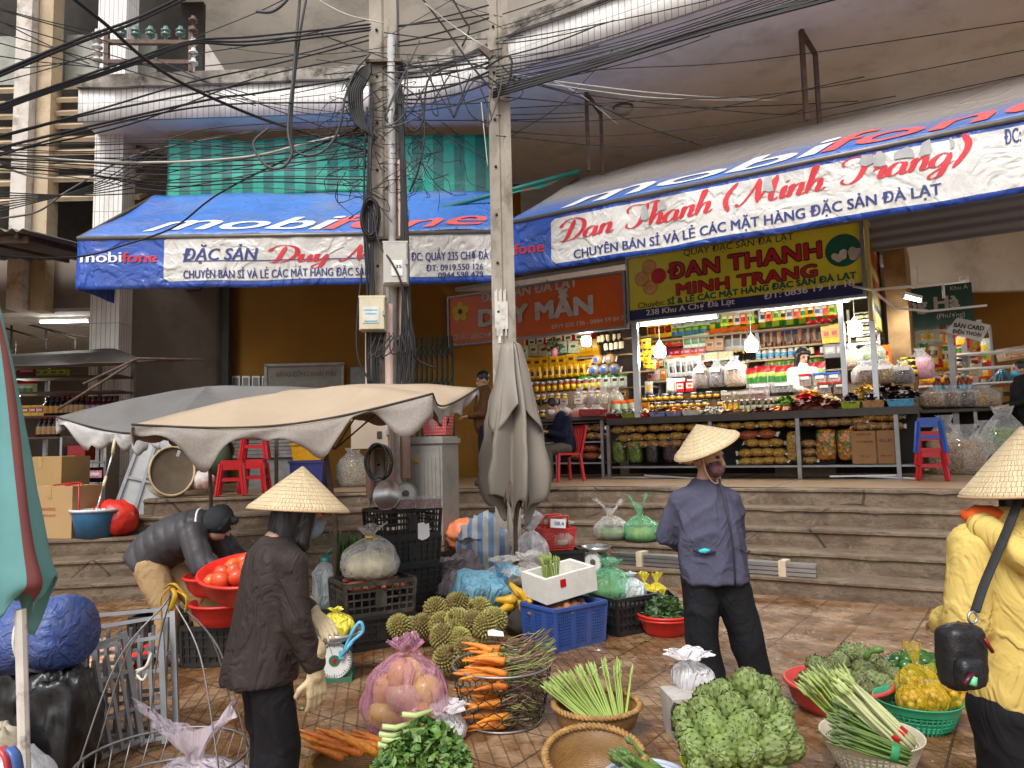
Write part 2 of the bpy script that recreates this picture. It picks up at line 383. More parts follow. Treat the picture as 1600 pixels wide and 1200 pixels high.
def step_mat():
 m,t,b=newmat('worn_concrete');co=obco(t)
 n=noi(t,co,2.2,9,.68,.4);n2=noi(t,co,16,8,.75);n3=noi(t,mapped(t,co,(1,1,1.3)),2.2,9,.72,.8)
 c=mixc(t,ramp(t,n,[(.35,0.0),(.65,1.0)]),(.125,.08,.05),(.27,.20,.135))
 c=mixc(t,ramp(t,n3,[(.50,0.0),(.66,.7)]),c,(.07,.052,.037))
 c=mixc(t,ramp(t,noi(t,co,4.5,8,.7,1.2),[(.58,0.0),(.64,.6)]),c,(.30,.245,.18))
 vo=nd(t,'ShaderNodeTexVoronoi',{'Vector':mapped(t,co,(1.1,1.1,1.6)),'Scale':1.2},feature='DISTANCE_TO_EDGE').outputs['Distance']
 cr=nd(t,'ShaderNodeMath',{0:ramp(t,nd(t,'ShaderNodeMath',{0:vo,1:nd(t,'ShaderNodeMath',{0:n2,1:.02},operation='MULTIPLY').outputs[0]},operation='SUBTRACT').outputs[0],[(.0,.7),(.006,0.0)]),1:ramp(t,noi(t,co,1.2,3),[(.5,0.0),(.58,1.0)])},operation='MULTIPLY').outputs[0]
 c=mixc(t,cr,c,(.03,.022,.016));c=mixc(t,ramp(t,n2,[(.3,.5),(.5,0.0)]),c,(.06,.045,.032))
 t.links.new(c,b.inputs['Base Color']);b.inputs['Roughness'].default_value=.7
 h=nd(t,'ShaderNodeMath',{0:n2,1:nd(t,'ShaderNodeMath',{0:n,1:cr},operation='SUBTRACT').outputs[0]},operation='ADD').outputs[0]
 bumpn(t,h,b,.03);return m
MSTEP=step_mat()
XL=-4.85
def tier(k):
 base=[(p,n) for p,n in zip(FOOT,FN)]
 pts=[p+n*TRD*(k-1) for p,n in base]
 if k>=4:keep=[i for i,p in enumerate(pts) if p.x>XL]
 else:keep=list(range(len(pts)))
 z0,z1=RIS*(k-1)-.02,RIS*k
 back={1:.5,2:.5,3:9,4:.5,5:16}[k]
 prof=[(0.02,z0),(.012,z0+.08),(.012,z1-.05),(-.012,z1-.035),(-.012,z1-.012),(.004,z1),(.12,z1-.002),(.26,z1),(back,z1)]
 mb=MB();mb.smooth=False;vs=[];np_=len(prof)
 for i in keep:
  for j,(d,z) in enumerate(prof):
   q=pts[i]+FN[i]*d;w=noise.noise(q*1.7+V((0,0,z*5+k)));w2=noise.noise(q*6+V((0,0,z*9+k)))
   if 0<j<8:q=q-FN[i]*((w*.009+w2*.007) if j<6 else 0);z=z+((w2*.006+w*.006) if j in(4,5,6,7) else 0)-(max(0,w2-.25)*.06 if j in(3,4,5) else 0)
   vs.append(V((q.x,q.y,z)))
 K=len(keep)
 mb.add(vs,[(i*np_+j,(i+1)*np_+j,(i+1)*np_+j+1,i*np_+j+1) for i in range(K-1) for j in range(np_-1)],False)
 if k>=4:mb.add([vs[j] for j in range(np_)]+[V((vs[np_-1].x,vs[np_-1].y,z0))],[tuple(range(np_+1))],False)
 return mb
floor_m=M('market_floor_tile',(.30,.20,.12),.35,var=.3,vs=3,dirt=(.12,.08,.05),bump=.003)
for k in range(1,6):struct(tier(k).build('steps',MSTEP))
mb=MB();pf=[p+n*(TRD*4+.12) for p,n in zip(FOOT,FN) if(p+n*TRD*4).x>XL+.1];nf=[n for p,n in zip(FOOT,FN) if(p+n*TRD*4).x>XL+.1]
mb.add([q+V((0,0,.955)) for q in pf]+[q+n*15+V((0,0,.955)) for q,n in zip(pf,nf)],[(i,i+1,len(pf)+i+1,len(pf)+i) for i in range(len(pf)-1)],False)
struct(mb.build('floor',floor_m))
# ---- market hall
m_con=M('stained_concrete',(.80,.80,.82),.8,var=.06,vs=1.3,dirt=(.42,.40,.38),da=.5,ds=1.4,bump=.006,bs=12)
m_cap=M('mossy_concrete',(.34,.31,.27),.9,var=.35,vs=5,dirt=(.03,.028,.02),da=.97,ds=3.4,bump=.01,bs=25)
m_taupe=M('taupe_plaster',(.62,.56,.48),.85,var=.1,vs=.8,dirt=(.12,.10,.085),ds=.7)
m_plast=M('pale_plaster',(.55,.50,.46),.85,var=.1,vs=1,dirt=(.25,.2,.16),ds=1.4)
m_louv=M('ochre_concrete',(.55,.44,.30),.85,var=.18,vs=2,dirt=(.24,.17,.10),ds=3,bump=.005)
m_col=M('peeling_white',(.68,.63,.57),.85,var=.1,vs=3,dirt=(.28,.20,.13),da=.8,ds=4,bump=.006)
m_ochre=M('ochre_wall',(.27,.125,.018),.8,var=.14,vs=.9,dirt=(.2,.10,.03),ds=.8)
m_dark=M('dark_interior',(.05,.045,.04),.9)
m_brown=M('brown_plaster',(.20,.165,.14),.9,var=.15,vs=1,dirt=(.09,.07,.06),ds=1.5)
m_steel=M('grey_steel',(.30,.30,.31),.42,.7,var=.15,vs=9)
m_rust=M('rusty_steel',(.13,.085,.065),.7,.3,var=.3,vs=14)
m_whitep=M('white_paint',(.78,.77,.74),.5,var=.05)
def tile_mat(name,pitch,hsplit):
 m,t,b=newmat(name);uv=t.nodes.new('ShaderNodeTexCoord').outputs['UV']
 br=nd(t,'ShaderNodeTexBrick',{'Vector':uv,'Scale':1,'Color1':(.86,.83,.80,1),'Color2':(.77,.74,.71,1),'Mortar':(.34,.31,.29,1),'Mortar Size':.005,'Mortar Smooth':.2,'Brick Width':pitch,'Row Height':hsplit},offset=0)
 co=obco(t);c=mixc(t,ramp(t,noi(t,mapped(t,co,(1,1,.35)),3,7,.7),[(.5,0.0),(.72,.55)]),br.outputs['Color'],(.30,.25,.20))
 t.links.new(c,b.inputs['Base Color']);b.inputs['Roughness'].default_value=.4
 bumpn(t,nd(t,'ShaderNodeMath',{0:1.0,1:br.outputs['Fac']},operation='SUBTRACT').outputs[0],b,.004);return m
def uv_strip(name,pts,z0,z1,mat,parent,back=None):
 mb=MB();mb.smooth=name!='tiled_pillar';n=len(pts);L=[0]
 for a,b in zip(pts,pts[1:]):L.append(L[-1]+(b-a).length)
 mb.add([V((p.x,p.y,z)) for z in(z0,z1) for p in pts],[(i,i+1,n+i+1,n+i) for i in range(n-1)])
 me=mb.mesh(name,mat);uv=me.uv_layers.new(name='UVMap')
 for lp in me.loops:uv.data[lp.index].uv=(L[lp.vertex_index%n]+50,me.vertices[lp.vertex_index].co.z-z0)
 if back:me=thicken(me,back)
 return obj(name,me,parent)
hall=thing('market_hall','concrete market hall with white tiled curving canopy edge over the shops','building',(0,14,0))
def part(mb,name,mat):o=mb.build(name,mat);o.parent=hall;o.location=(0,-14,0);return o
def hall_child(o):o.parent=hall;o.location=(0,-14,0);return o
ZC=6.84
edge=smooth_path(resample([V((x,y,0)) for x,y in((-6.8,11.35),(-4,11.3),(-1.7,11.22),(-.85,10.9),(0,10.12),(1.6,9.18),(2.26,8.78),(6,6.53),(12,2.93))],.25),8)
en=normals(edge)
mb=MB();mb.smooth=False;ne=len(edge)
mb.add([p+V((0,0,ZC)) for p in edge]+[V((p.x+6*(i/ne),p.y+17,ZC)) for i,p in enumerate(edge)],[(ne+i,ne+i+1,i+1,i) for i in range(ne-1)])
mb.add([p+n*.08+V((0,0,7.44)) for p,n in zip(edge,en)]+[V((p.x+6*(i/ne),p.y+17,7.44)) for i,p in enumerate(edge)],[(i,i+1,ne+i+1,ne+i) for i in range(ne-1)])
mb.quad((-6.8,11.35,ZC),(-6.8,11.35,7.44),(-6.8,28,7.44),(-6.8,28,ZC))
part(mb,'canopy_slab',m_con)
hall_child(uv_strip('tiled_fascia',[p-n*.015 for p,n in zip(edge,en)],ZC-.03,7.34,tile_mat('fascia_tile',.088,.30),None,.03))
mb=MB();mb.smooth=False
prof=[(-.10,7.34),(-.10,7.55),(.35,7.58),(.35,7.34)]
vs=[]
for p,n in zip(edge,en):
 for d,z in prof:vs.append(p+n*d+V((0,0,z+noise.noise(p*1.9)*.02)))
mb.add(vs,[(i*4+j,(i+1)*4+j,(i+1)*4+(j+1)%4,i*4+(j+1)%4) for i in range(ne-1) for j in range(4)]+[(0,1,2,3)])
part(mb,'parapet_cap',m_cap)
mb=MB();mb.smooth=False
mb.prism([(-6.05,12.5),(16,12.5),(16,19),(-6.3,17.2)],10.0,10.5);part(mb,'roof_soffit',m_taupe)
mb=MB();mb.smooth=False
mb.box((-2,17.6,9),(30,.2,8));part(mb,'upper_wall',m_taupe)
mb=MB();mb.box((-7.4,16.2,9.5),(3.2,.2,6.5))
for k in range(3):mb.box((-7.6+k*.62,16.02,9.6),(.07,.1,5))
part(mb,'plaster_wall',m_plast)
mb=MB();mb.bar((-8.35,15.6,9.85),(-7.55,15.6,9.2),.08);mb.bar((-7.9,15.6,10.0),(-7.1,15.6,9.35),.05);part(mb,'dark_window_frame',m_rust)
# left stair tower with louvres
mb=MB();mb.box((-8.12,12.1,7.6),(.26,.35,7.3));part(mb,'column',m_col)
mb=MB();mb.box((-7.86,12.25,7.6),(.24,.3,7.3));part(mb,'column',m_louv)
for k in range(9):
 z=6.0+k*.235-(.1 if k==0 else 0)
 mb=MB();mb.slab((-7.74,12.20,z),(-6.25,12.20,z),(-6.25,12.45,z+.16),(-7.74,12.45,z+.16),.07);part(mb,'louvre',m_louv)
 mb=MB();mb.slab((-9.6,12.2,z-.05),(-8.25,12.2,z-.05),(-8.25,12.45,z+.11),(-9.6,12.45,z+.11),.07);part(mb,'louvre',m_louv)
mb=MB();mb.box((-7,12.6,8.55),(1.6,.06,.9));mb.box((-9,12.6,8.55),(1.4,.06,.9));part(mb,'panel',M('grey_green_panel',(.30,.31,.27),.5))
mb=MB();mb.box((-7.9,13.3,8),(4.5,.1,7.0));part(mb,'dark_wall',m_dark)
pil=uv_strip('tiled_pillar',[V((-6.84,11.9,0)),V((-6.38,11.9,0)),V((-6.38,12.3,0)),V((-6.84,12.3,0)),V((-6.84,11.9,0))],.57,11.5,tile_mat('pillar_tile',.075,.62),None,.02)
hall_child(pil)
mb=MB();mb.slab((-6.38,12.3,.57),(-5.45,14.25,.57),(-5.45,14.25,ZC),(-6.38,12.3,ZC),.2);part(mb,'side_wall',m_brown)
mb=MB();mb.box((-2.6,14.35,3.8),(5.7,.2,5.8));part(mb,'ochre_wall',m_ochre)
mb=MB();mb.box((-5.42,14.0,3.6),(.12,.2,5.4));part(mb,'drain_pipe',m_dark)
mb=MB();mb.box((-12.6,12.5,4.5),(11.6,.3,.95));part(mb,'lintel_beam',m_brown)
mb=MB();mb.box((-12.6,16.5,4.1),(11.6,7.6,.1));part(mb,'hall_ceiling',M('white_ceiling',(.72,.72,.70),.8))
mb=MB();mb.box((-12,20.4,2.5),(13,.2,4));part(mb,'hall_wall',m_brown)
mb=MB();mb.box((-18.3,14.5,3),(.2,12,6));part(mb,'hall_wall',m_brown)
# right aisle: far wall, chevron vents, shutter
mb=MB();mb.mat=Matrix.Translation(A0)@Matrix.Rotation(RZ,4,'Z')
mb.box((10,15.1,4.0),(24,.2,6.2));part(mb,'far_wall',m_ochre)
mb=MB();mb.mat=Matrix.Translation(A0)@Matrix.Rotation(RZ,4,'Z')
for s0 in(6.6,9.3,12.0,14.7):
 for k in range(5):
  for sg in(-1,1):
   for h in(0,1):
    x=s0+h*1.0;z=5.15+k*.26
    mb.bar((x,14.9,z),(x+sg*.5,14.9,z+.34),.12,.10)
part(mb,'chevron_vent',M('vent_concrete',(.33,.25,.19),.85))
def shutter_mat():
 m,t,b=newmat('shutter_slats');co=obco(t)
 wv=nd(t,'ShaderNodeTexWave',{'Vector':co,'Scale':2.2},bands_direction='Z').outputs['Fac']
 b.inputs['Base Color'].default_value=(.20,.20,.21,1);b.inputs['Roughness'].default_value=.5;b.inputs['Metallic'].default_value=.5
 bumpn(t,wv,b,.03);return m
mb=MB();mb.mat=Matrix.Translation(A0)@Matrix.Rotation(RZ,4,'Z');mb.box((8.0,4.2,5.0),(8.8,.06,1.54));part(mb,'roller_shutter',shutter_mat())
mb=MB();mb.mat=Matrix.Translation(A0)@Matrix.Rotation(RZ,4,'Z')
mb.box((3.86,6.1,2.8),(.3,1.7,3.7));part(mb,'shop_partition',M('plywood_wall',(.30,.19,.09),.7,var=.3,vs=5))
mb=MB();mb.mat=Matrix.Translation(A0)@Matrix.Rotation(RZ,4,'Z');mb.box((-.2,7.05,3.8),(7.6,.1,5.7));part(mb,'shop_back_wall',m_brown)
mb=MB();mb.mat=Matrix.Translation(A0)@Matrix.Rotation(RZ,4,'Z');mb.box((0,5.5,4.6),(7.3,3.0,.06));part(mb,'shop_ceiling',M('shop_ceiling',(.45,.44,.42),.8))
mb=MB();mb.mat=Matrix.Translation(A0)@Matrix.Rotation(RZ,4,'Z')
mb.box((10.8,14.85,4.32),(4,.05,.3));part(mb,'skylight',glow('skylight_glow',(1,.72,.5),1.6))
# ceiling hangers and a round ceiling lamp
for px,y0,y1 in((917,180,268),(1254,84,186)):
 d=2.3;a=RD(px,y0,d);mb=MB()
 p=R(a[0],d,0);mb.bar(p+V((0,0,5.62)),p+V((0,0,ZC+.01)),.07,.05,up=(1,0,0));q=p+UU*.12+BB*.25
 mb.bar(q+V((0,0,5.62)),q+V((0,0,ZC-.25)),.05);mb.bar(p+V((0,0,ZC-.02)),q+V((0,0,ZC-.25)),.05)
 part(mb,'hanger',m_rust)
q=P(975,205,11.3);q.z=ZC
mb=MB();mb.lathe([(.0,-.10),(.12,-.09),(.16,-.04),(.17,.01)],18,q,mis=[1,1,0]);part(mb,'ceiling_lamp',[m_rust,M('opal_glass',(.5,.5,.5),.3)])
# ---- green striped sheet hung under the canopy
def stripe_mat(name,c1,c2,period,axis=0,dirt=.4):
 m,t,b=newmat(name);co=obco(t);sp=nd(t,'ShaderNodeSeparateXYZ',{0:co}).outputs[axis]
 s=nd(t,'ShaderNodeMath',{0:nd(t,'ShaderNodeMath',{0:sp,1:1/period},operation='MULTIPLY').outputs[0]},operation='FRACT').outputs[0]
 f=nd(t,'ShaderNodeMath',{0:s,1:.5},operation='GREATER_THAN').outputs[0]
 c=mixc(t,f,lin(c1),lin(c2));c=mixc(t,ramp(t,noi(t,co,1.4,6,.65,.8),[(.5,0.0),(.7,dirt)]),c,(.10,.12,.10))
 t.links.new(c,b.inputs['Base Color']);b.inputs['Roughness'].default_value=.45;bumpn(t,noi(t,co,4,4),b,.03);return m
def sheet(u,v):
 x=-5.55+u*5.55;z=6.62-v*(.98+.06*math.sin(u*9));y=11.75+.06*noise.noise(V((x*1.3,z*1.5,0)))+.05*math.sin(x*2.1+z)*v-.05
 return V((x,y,z))
mb=MB();mb.grid(sheet,80,14,flip=True)
o=obj('striped_tarpaulin',thicken(mb.mesh('striped_tarpaulin',stripe_mat('green_stripes','16a08c','0c7068',.345)),.004));tag(o,'green striped plastic sheet hanging under the canopy above the blue awning','tarpaulin')
def fold_sheet(u,v):
 a=P(668,331,10.9).lerp(P(905,268,10.9),u);return a+V((0,v*.9,v*.32+.03*math.sin(u*14)-.10*math.sin(PI*u)*(1-v)))
mb=MB();mb.grid(fold_sheet,30,6)
o=obj('rolled_tarpaulin',thicken(mb.mesh('rolled_tarpaulin',stripe_mat('green_stripes_faded','1a9482','79695a',.4)),.006));tag(o,'faded green striped sheet sloping on a pole between the two blue awnings','tarpaulin')
mb=MB();mb.tube([P(668,332,10.85),P(905,268,10.85)],.035,8);tag(mb.build('support_pole',M('green_pipe',(.02,.20,.17),.5)),'thin green pipe carrying the sloping striped sheet','pole')
# ---- blue awnings
def vinyl(name,col,dirtc,da,ds=1.2):
 m,t,b=newmat(name);co=obco(t);n=noi(t,co,2.5,5)
 c=ramp(t,n,[(.3,tuple(x*.85 for x in lin(col))),(.7,tuple(min(1,x*1.12) for x in lin(col)))])
 c=mixc(t,ramp(t,noi(t,mapped(t,co,(1,1,.6)),ds,7,.65),[(.48,0.0),(.7,da)]),c,dirtc)
 t.links.new(c,b.inputs['Base Color']);b.inputs['Roughness'].default_value=.36;b.inputs['Specular IOR Level'].default_value=.6
 bumpn(t,nd(t,'ShaderNodeMath',{0:noi(t,co,5,4,.5,.6),1:nd(t,'ShaderNodeMath',{0:crease(t,co,1.8),1:.5},operation='MULTIPLY').outputs[0]},operation='ADD').outputs[0],b,.022);return m
m_blue=vinyl('blue_vinyl','4a78ca',(.24,.23,.23),.45)
m_bluev=vinyl('blue_vinyl_front','2450b0',(.10,.12,.2),.4)
m_panel=vinyl('white_banner','dcdad6',(.42,.38,.33),.55,2.2)
m_red=M('red_print',(.62,.02,.035),.5,var=.12);m_navy=M('navy_print',(.025,.04,.20),.5,var=.15);m_wht=M('white_print',(.85,.85,.85),.5,var=.05)
m_pinkred=M('faded_red_print',(.80,.13,.13),.5,var=.1);m_paint_bl=M('black_print',(.012,.012,.012),.5)
def faded(name,z0,z1):  # blue vinyl blending to grey-tan with height, edge broken by noise
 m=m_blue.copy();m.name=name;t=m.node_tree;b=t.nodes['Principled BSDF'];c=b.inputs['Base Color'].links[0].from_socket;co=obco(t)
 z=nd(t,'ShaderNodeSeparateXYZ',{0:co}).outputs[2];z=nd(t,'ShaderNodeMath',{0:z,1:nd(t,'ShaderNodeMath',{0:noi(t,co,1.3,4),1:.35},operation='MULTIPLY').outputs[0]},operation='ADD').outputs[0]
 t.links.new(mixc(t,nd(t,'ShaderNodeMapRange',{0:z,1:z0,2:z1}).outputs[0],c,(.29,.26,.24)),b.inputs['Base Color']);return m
def awning(name,label,A,B,zt,zb,HA,HB,zh,seed,side=True):
 L=(B-A).length;U=(B-A).normalized();N=V((-U.y,U.x,0))
 root=thing(name,label,'awning',A);off=-A
 def fr(x,z,lift=0.0):
  k=(zt-z)/(zt-zb)
  w=.022*k*math.sin(x*3.1+seed)+.03*k*noise.noise(V((x*1.6,z*1.3,seed)))+.012*noise.noise(V((x*5,z*3,seed+4)))
  zz=z+k*.025*noise.noise(V((x*1.1,0,seed)))
  return off+A+U*x-N*(.02+w+lift)+V((0,0,zz))
 def top(x,y,lift=0.0):
  u=x/L;f=A+U*x+V((0,0,zt));h=HA.lerp(HB,u);h=V((h.x,h.y,zh))
  sag=-.10*math.sin(PI*y)*(.6+.4*math.sin(u*19))*.5+.03*noise.noise(V((x*1.1,y*2.5,seed+9)))
  return off+f.lerp(h,y)+V((0,0,sag+.02+lift))
 n=int(L*14)
 mb=MB();mb.grid(lambda u,v:fr(u*L,zb+(zt-zb)*v),n,12)
 obj('valance',thicken(mb.mesh('valance',m_bluev),.004),root)
 mb=MB();mb.grid(lambda u,v:top(u*L,v),n//2,12)
 obj('canopy',thicken(mb.mesh('canopy',m_blue if side else faded('blue_to_grey_vinyl',4.78,5.25)),.005),root)
 mb=MB();mb.tube([off+A+V((0,0,zt-.01))-N*.02,off+B+V((0,0,zt-.01))-N*.02],.032,8);mb.build('front_pipe',M('awning_pipe',(.22,.21,.20),.45,.6,dirt=(.12,.08,.05)),root)
 if side:
  mb=MB();mb.grid(lambda u,v:(off+(A+N*(u*1.0)*(1-.0)+V((0,0,0))-U*(.10*u*0)+V((0,0,zb+(zt-zb)*v+u*.02)))+U*(.03*math.sin(u*5+v*2))),8,6)
  obj('side_flap',thicken(mb.mesh('side_flap',m_bluev),.004),root)
  h=V((HA.x,HA.y,zh))+off;mb=MB();mb.tube([off+A+V((0,0,zt)),h],.025,6);mb.tube([off+A+V((0,0,zt)),off+A+N*1.9+V((0,0,zt))],.02,6);mb.build('arm',m_rust,root)
 return root,fr,top,U,L
def flatpanel(root,fr,x0,x1,z0,z1,mat,r=.06,lift=.005,name='banner_panel'):
 mb=MB()
 def f(u,v):
  z=z0+(z1-z0)*v;e=max(0,r-min(v,1-v)*(z1-z0));dx=r-math.sqrt(max(0,r*r-e*e))
  return fr(x0+dx+(x1-x0-2*dx)*u,z,lift)
 mb.grid(f,int((x1-x0)*14)+2,14);return mb.build(name,mat,root)
LA_,LB_=P(123,365,9.6),P(797,352,9.72);LA_.z=LB_.z=0
H1,H2=P(241,297,11.5),P(800,297,11.6)
lroot,lfr,ltop,LU,LL=awning('blue_awning','blue awning over the left shop, red and white lettering, seen behind the concrete poles',LA_,LB_,4.40,3.70,H1,H2,5.62,2)
def LX(px,py):return on_plane(px,py,LA_,LU)
def ltext(s,mat,px0,px1,ybase,ytop,**k):
 a,z0=LX(px0,ybase);b,_=LX(px1,ybase);_,z1=LX(px0,ytop)
 return lettering(lroot,s,mat,lambda x,y:lfr(x,y,.013),a,z0,z1-z0,b-a,**k)
a,z1=LX(258,372);b,_=LX(798,372);_,z0=LX(258,440)
flatpanel(lroot,lfr,a,LL-.02,z0,z1,m_panel)
ltext('mobi',m_wht,128,191,411,394,bold=.03);ltext('fone',m_red,193,246,411,394,bold=.03)
ltext('ĐẶC SẢN',m_navy,288,404,408,389,bold=.035,shear=.18)
mb=MB();mb.smooth=False;(a,z0),(b,z1)=LX(287,410),LX(574,411)
mb.grid(lambda u,v:lfr(a+(b-a)*u,z0+.012*v,.013),60,1);mb.build('underline',m_navy,lroot)
(a,z0),(b,_),(_,z1)=LX(418,411),LX(640,411),LX(418,399)
script(lroot,'Duy M~an'.replace('~a','a~'),m_red,lambda x,y:lfr(x,y,.013),a,z0,z1-z0,b-a)
ltext('CHUYÊN BÁN SỈ VÀ LẺ CÁC MẶT HÀNG ĐẶC SẢN ĐÀ LẠT',m_navy,288,628,436,423,bold=.03)
ltext('ĐC: QUẦY 235 CHỢ ĐÀ LẠT',m_navy,643,786,408,395,bold=.03)
ltext('ĐT: 0919.550 126',m_navy,666,755,424,414,bold=.03);ltext('0944.598 479',m_navy,685,755,435,426,bold=.03)
def toptext(root,top,L,U,A,s,mat,x0,x1,y0,h,sh=.5,kx=1):
 return lettering(root,s,mat,lambda x,y:top(x+y*1.6*sh,y,.016),x0,y0,h,x1-x0,bold=.02)
(a,_),(b,_),(c,_)=LX(207,360),LX(485,360),LX(738,360)
toptext(lroot,ltop,LL,LU,LA_,'mobi',m_wht,a,b,.08,.34);toptext(lroot,ltop,LL,LU,LA_,'fone',m_pinkred,b,c,.08,.34)
# right awning
RA_,RB_=R(-.45,.7),R(6.6,.7)
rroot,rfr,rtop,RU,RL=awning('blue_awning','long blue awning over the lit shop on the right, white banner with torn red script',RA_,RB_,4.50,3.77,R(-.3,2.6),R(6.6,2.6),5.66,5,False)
def RX(px,py):return on_plane(px,py,RA_,RU)
def rtext(s,mat,px0,y0,px1,y1,h,**k):
 (a,z0),(b,z1)=RX(px0,y0),RX(px1,y1);sl=(z1-z0)/(b-a)
 return lettering(rroot,s,mat,lambda x,y:rfr(x,y+sl*(x-a),.013),a,z0,h,b-a,**k)
a,_=RX(862,350);flatpanel(rroot,rfr,a,RL-.1,3.83,4.42,m_panel)
rtext('mobi',m_wht,771,400,805,399,.15,bold=.03);rtext('fone',m_red,806,399,852,394,.15,bold=.03)
(a,z0),(b,z1)=RX(874,384),RX(1516,255)
script(rroot,'D-an Thanh (Minh Trang)',m_red,lambda x,y:rfr(x,y+(z1-z0)/(b-a)*(x-a)*.9,.013),a,z0+.03,.125,b-a)
rtext('CHUYÊN BÁN SỈ VÀ LẺ CÁC MẶT HÀNG ĐẶC SẢN ĐÀ LẠT',m_navy,899,405,1471,303,.115,bold=.035)
rtext('ĐC: QUẦY 238 CHỢ',m_navy,1570,228,1720,196,.15,bold=.03)
for px,py,w_,h_ in((1003,342,.10,.16),(1030,330,.08,.13),(1195,300,.10,.16),(1345,262,.13,.12),(1367,262,.09,.15),(1400,252,.16,.12),(1440,245,.09,.14),(1483,232,.05,.10)):
 s,z=RX(px,py)
 pts=[(s+(rnd.random()-.5)*.03+dx*w_,z+dz*h_+(rnd.random()-.5)*.04) for dx,dz in((0,0),(.5,-.1),(1,0),(1,.5),(.8,1),(.2,.9),(0,.5))]
 mb=MB();mb.add([rfr(x,y,.018) for x,y in pts],[tuple(range(len(pts)))],False);mb.build('torn_patch',M('bare_patch',(.42,.42,.42),.6),rroot)
(a,_),(b,_),(c,_)=RX(866,335),RX(1262,240),RX(1660,140)
toptext(rroot,rtop,RL,RU,RA_,'mobi',m_wht,a,b,.06,.36,.4);toptext(rroot,rtop,RL,RU,RA_,'fone',m_pinkred,b,c,.06,.36,.4)
# ---- shop signs
def sign(name,label,d,s0,s1,z0,z1,mat,frame_mat):
 O=R(s0,d,z0);root=thing(name,label,'sign',O,RZ)
 mb=MB();mb.box(((s1-s0)/2,.06,(z1-z0)/2),(s1-s0,.1,z1-z0));mb.build('panel',mat,root)
 mb=MB();w_,h_=s1-s0,z1-z0
 for c,dd in(((w_/2,.05,-.02),(w_+.08,.14,.04)),((w_/2,.05,h_+.02),(w_+.08,.14,.04)),((-.02,.05,h_/2),(.04,.14,h_)),((w_+.02,.05,h_/2),(.04,.14,h_))):mb.box(c,dd)
 mb.build('frame',frame_mat,root)
 fn=lambda x,y,l=.004:V((x,.01-l,y))
 def tx(s,mat,px0,y0,px1,y1,hpx,**k):
  (a,za),(b,zb),(_,zc)=RD(px0,y0,d),RD(px1,y1,d),RD(px0,y0-hpx,d);sl=(zb-za)/max(.01,b-a);lf=k.pop('lift',.004)
  return lettering(root,s,mat,lambda x,y:fn(x-s0,y-z0+sl*(x-a),lf),a,za,zc-za,b-a,**k)
 return root,fn,tx
osign,ofn,otx=sign('shop_sign','orange shop sign with yellow flower and raised white letters',3.9,-3.72,-.12,3.5,4.40,M('orange_panel',(.78,.15,.018),.35,var=.06),m_steel)
m_lett=M('grey_white_letters',(.62,.61,.60),.4)
otx('ĐẶC SẢN ĐÀ LẠT',m_lett,752,472,902,447,14,bold=.045)
otx('DUY MẪN',m_lett,750,510,926,489,26,bold=.06,lift=.03)
otx('QUẦY 235CHỢĐÀ LẠT',m_lett,708,531,800,524,8,bold=.02);otx('0919 550 126 - 0944 59 84 79',m_lett,862,514,980,499,7,bold=.03)
s,z=RD(719,487,3.9);mb=MB();mb.smooth=False
for k in range(5):
 a=k*2*PI/5+.3;mb.lathe([(0,0),(.085,0)],14,(0,0,0)) if False else None
 c=(s+3.72+.12*math.cos(a),z-3.5+.12*math.sin(a));mb.add([ofn(c[0]+.075*math.cos(t*PI/7),c[1]+.075*math.sin(t*PI/7),.01) for t in range(14)],[tuple(range(14))[::-1]],False,0)
mb.add([ofn(s+3.72+.05*math.cos(t*PI/6),z-3.5+.05*math.sin(t*PI/6),.014) for t in range(12)],[tuple(range(12))[::-1]],False,1)
mb.build('flower_emblem',[M('yellow_print',(.78,.58,.04),.5),m_rust],osign)
ysign,yfn,ytx=sign('shop_sign','yellow shop sign with big red letters above the lit snack counter',3.9,-.02,3.52,3.57,4.62,M('yellow_panel',(.78,.75,.05),.4,var=.16,vs=.8),m_steel)
mb=MB();mb.box((1.77,.005,.085),(3.53,.012,.17));mb.build('blue_band',M('navy_panel',(.02,.025,.13),.4),ysign)
ytx('QUẦY ĐẶC SẢN ĐÀ LẠT',m_paint_bl,1068,400,1240,374,10,bold=.0)
m_sred=M('sign_red',(.60,.02,.03),.5)
for mt,b_,l_ in((m_paint_bl,.08,.005),(m_sred,.035,.009)):
 ytx('ĐAN THANH',mt,1045,436,1283,402,24,bold=b_,lift=l_,space=1.05);ytx('MINH TRANG',mt,1058,461,1276,431,18,bold=b_,lift=l_,space=1.05)
ytx('Chuyên:',m_paint_bl,997,482,1038,476,9,bold=.01);ytx('SỈ & LẺ CÁC MẶT HÀNG ĐẶC SẢN ĐÀ LẠT',M('green_print',(.01,.14,.08),.5),1043,476,1338,434,9,bold=.05)
ytx('238 Khu A Chợ Đà Lạt',m_wht,1010,493,1148,475,9,bold=.03,lift=.012);ytx('ĐT: 0836 19 17 18',m_wht,1194,468,1335,446,10,bold=.03,lift=.012)
def disc(mb,px,py,r,mi,lift,sx=1):
 s,z=RD(px,py,3.9);mb.add([yfn(s+.02+r*math.cos(t*PI/12),z-3.57+r*math.sin(t*PI/12),lift) for t in range(24)],[tuple(range(24))[::-1]],False,mi)
mb=MB()
for px,py,mi in((1014,417,0),(1003,436,0),(1029,431,1),(1016,449,0)):disc(mb,px,py,.13,mi,.006+.002*mi);disc(mb,px,py,.09,2+mi,.011);disc(mb,px,py,.06,mi,.013)
mb.build('medallion_emblem',[M('peach_print',(.72,.36,.12),.5),m_red,M('peach_light',(.70,.48,.16),.5),m_sred],ysign)
mb=MB();disc(mb,1317,391,.24,0,.006)
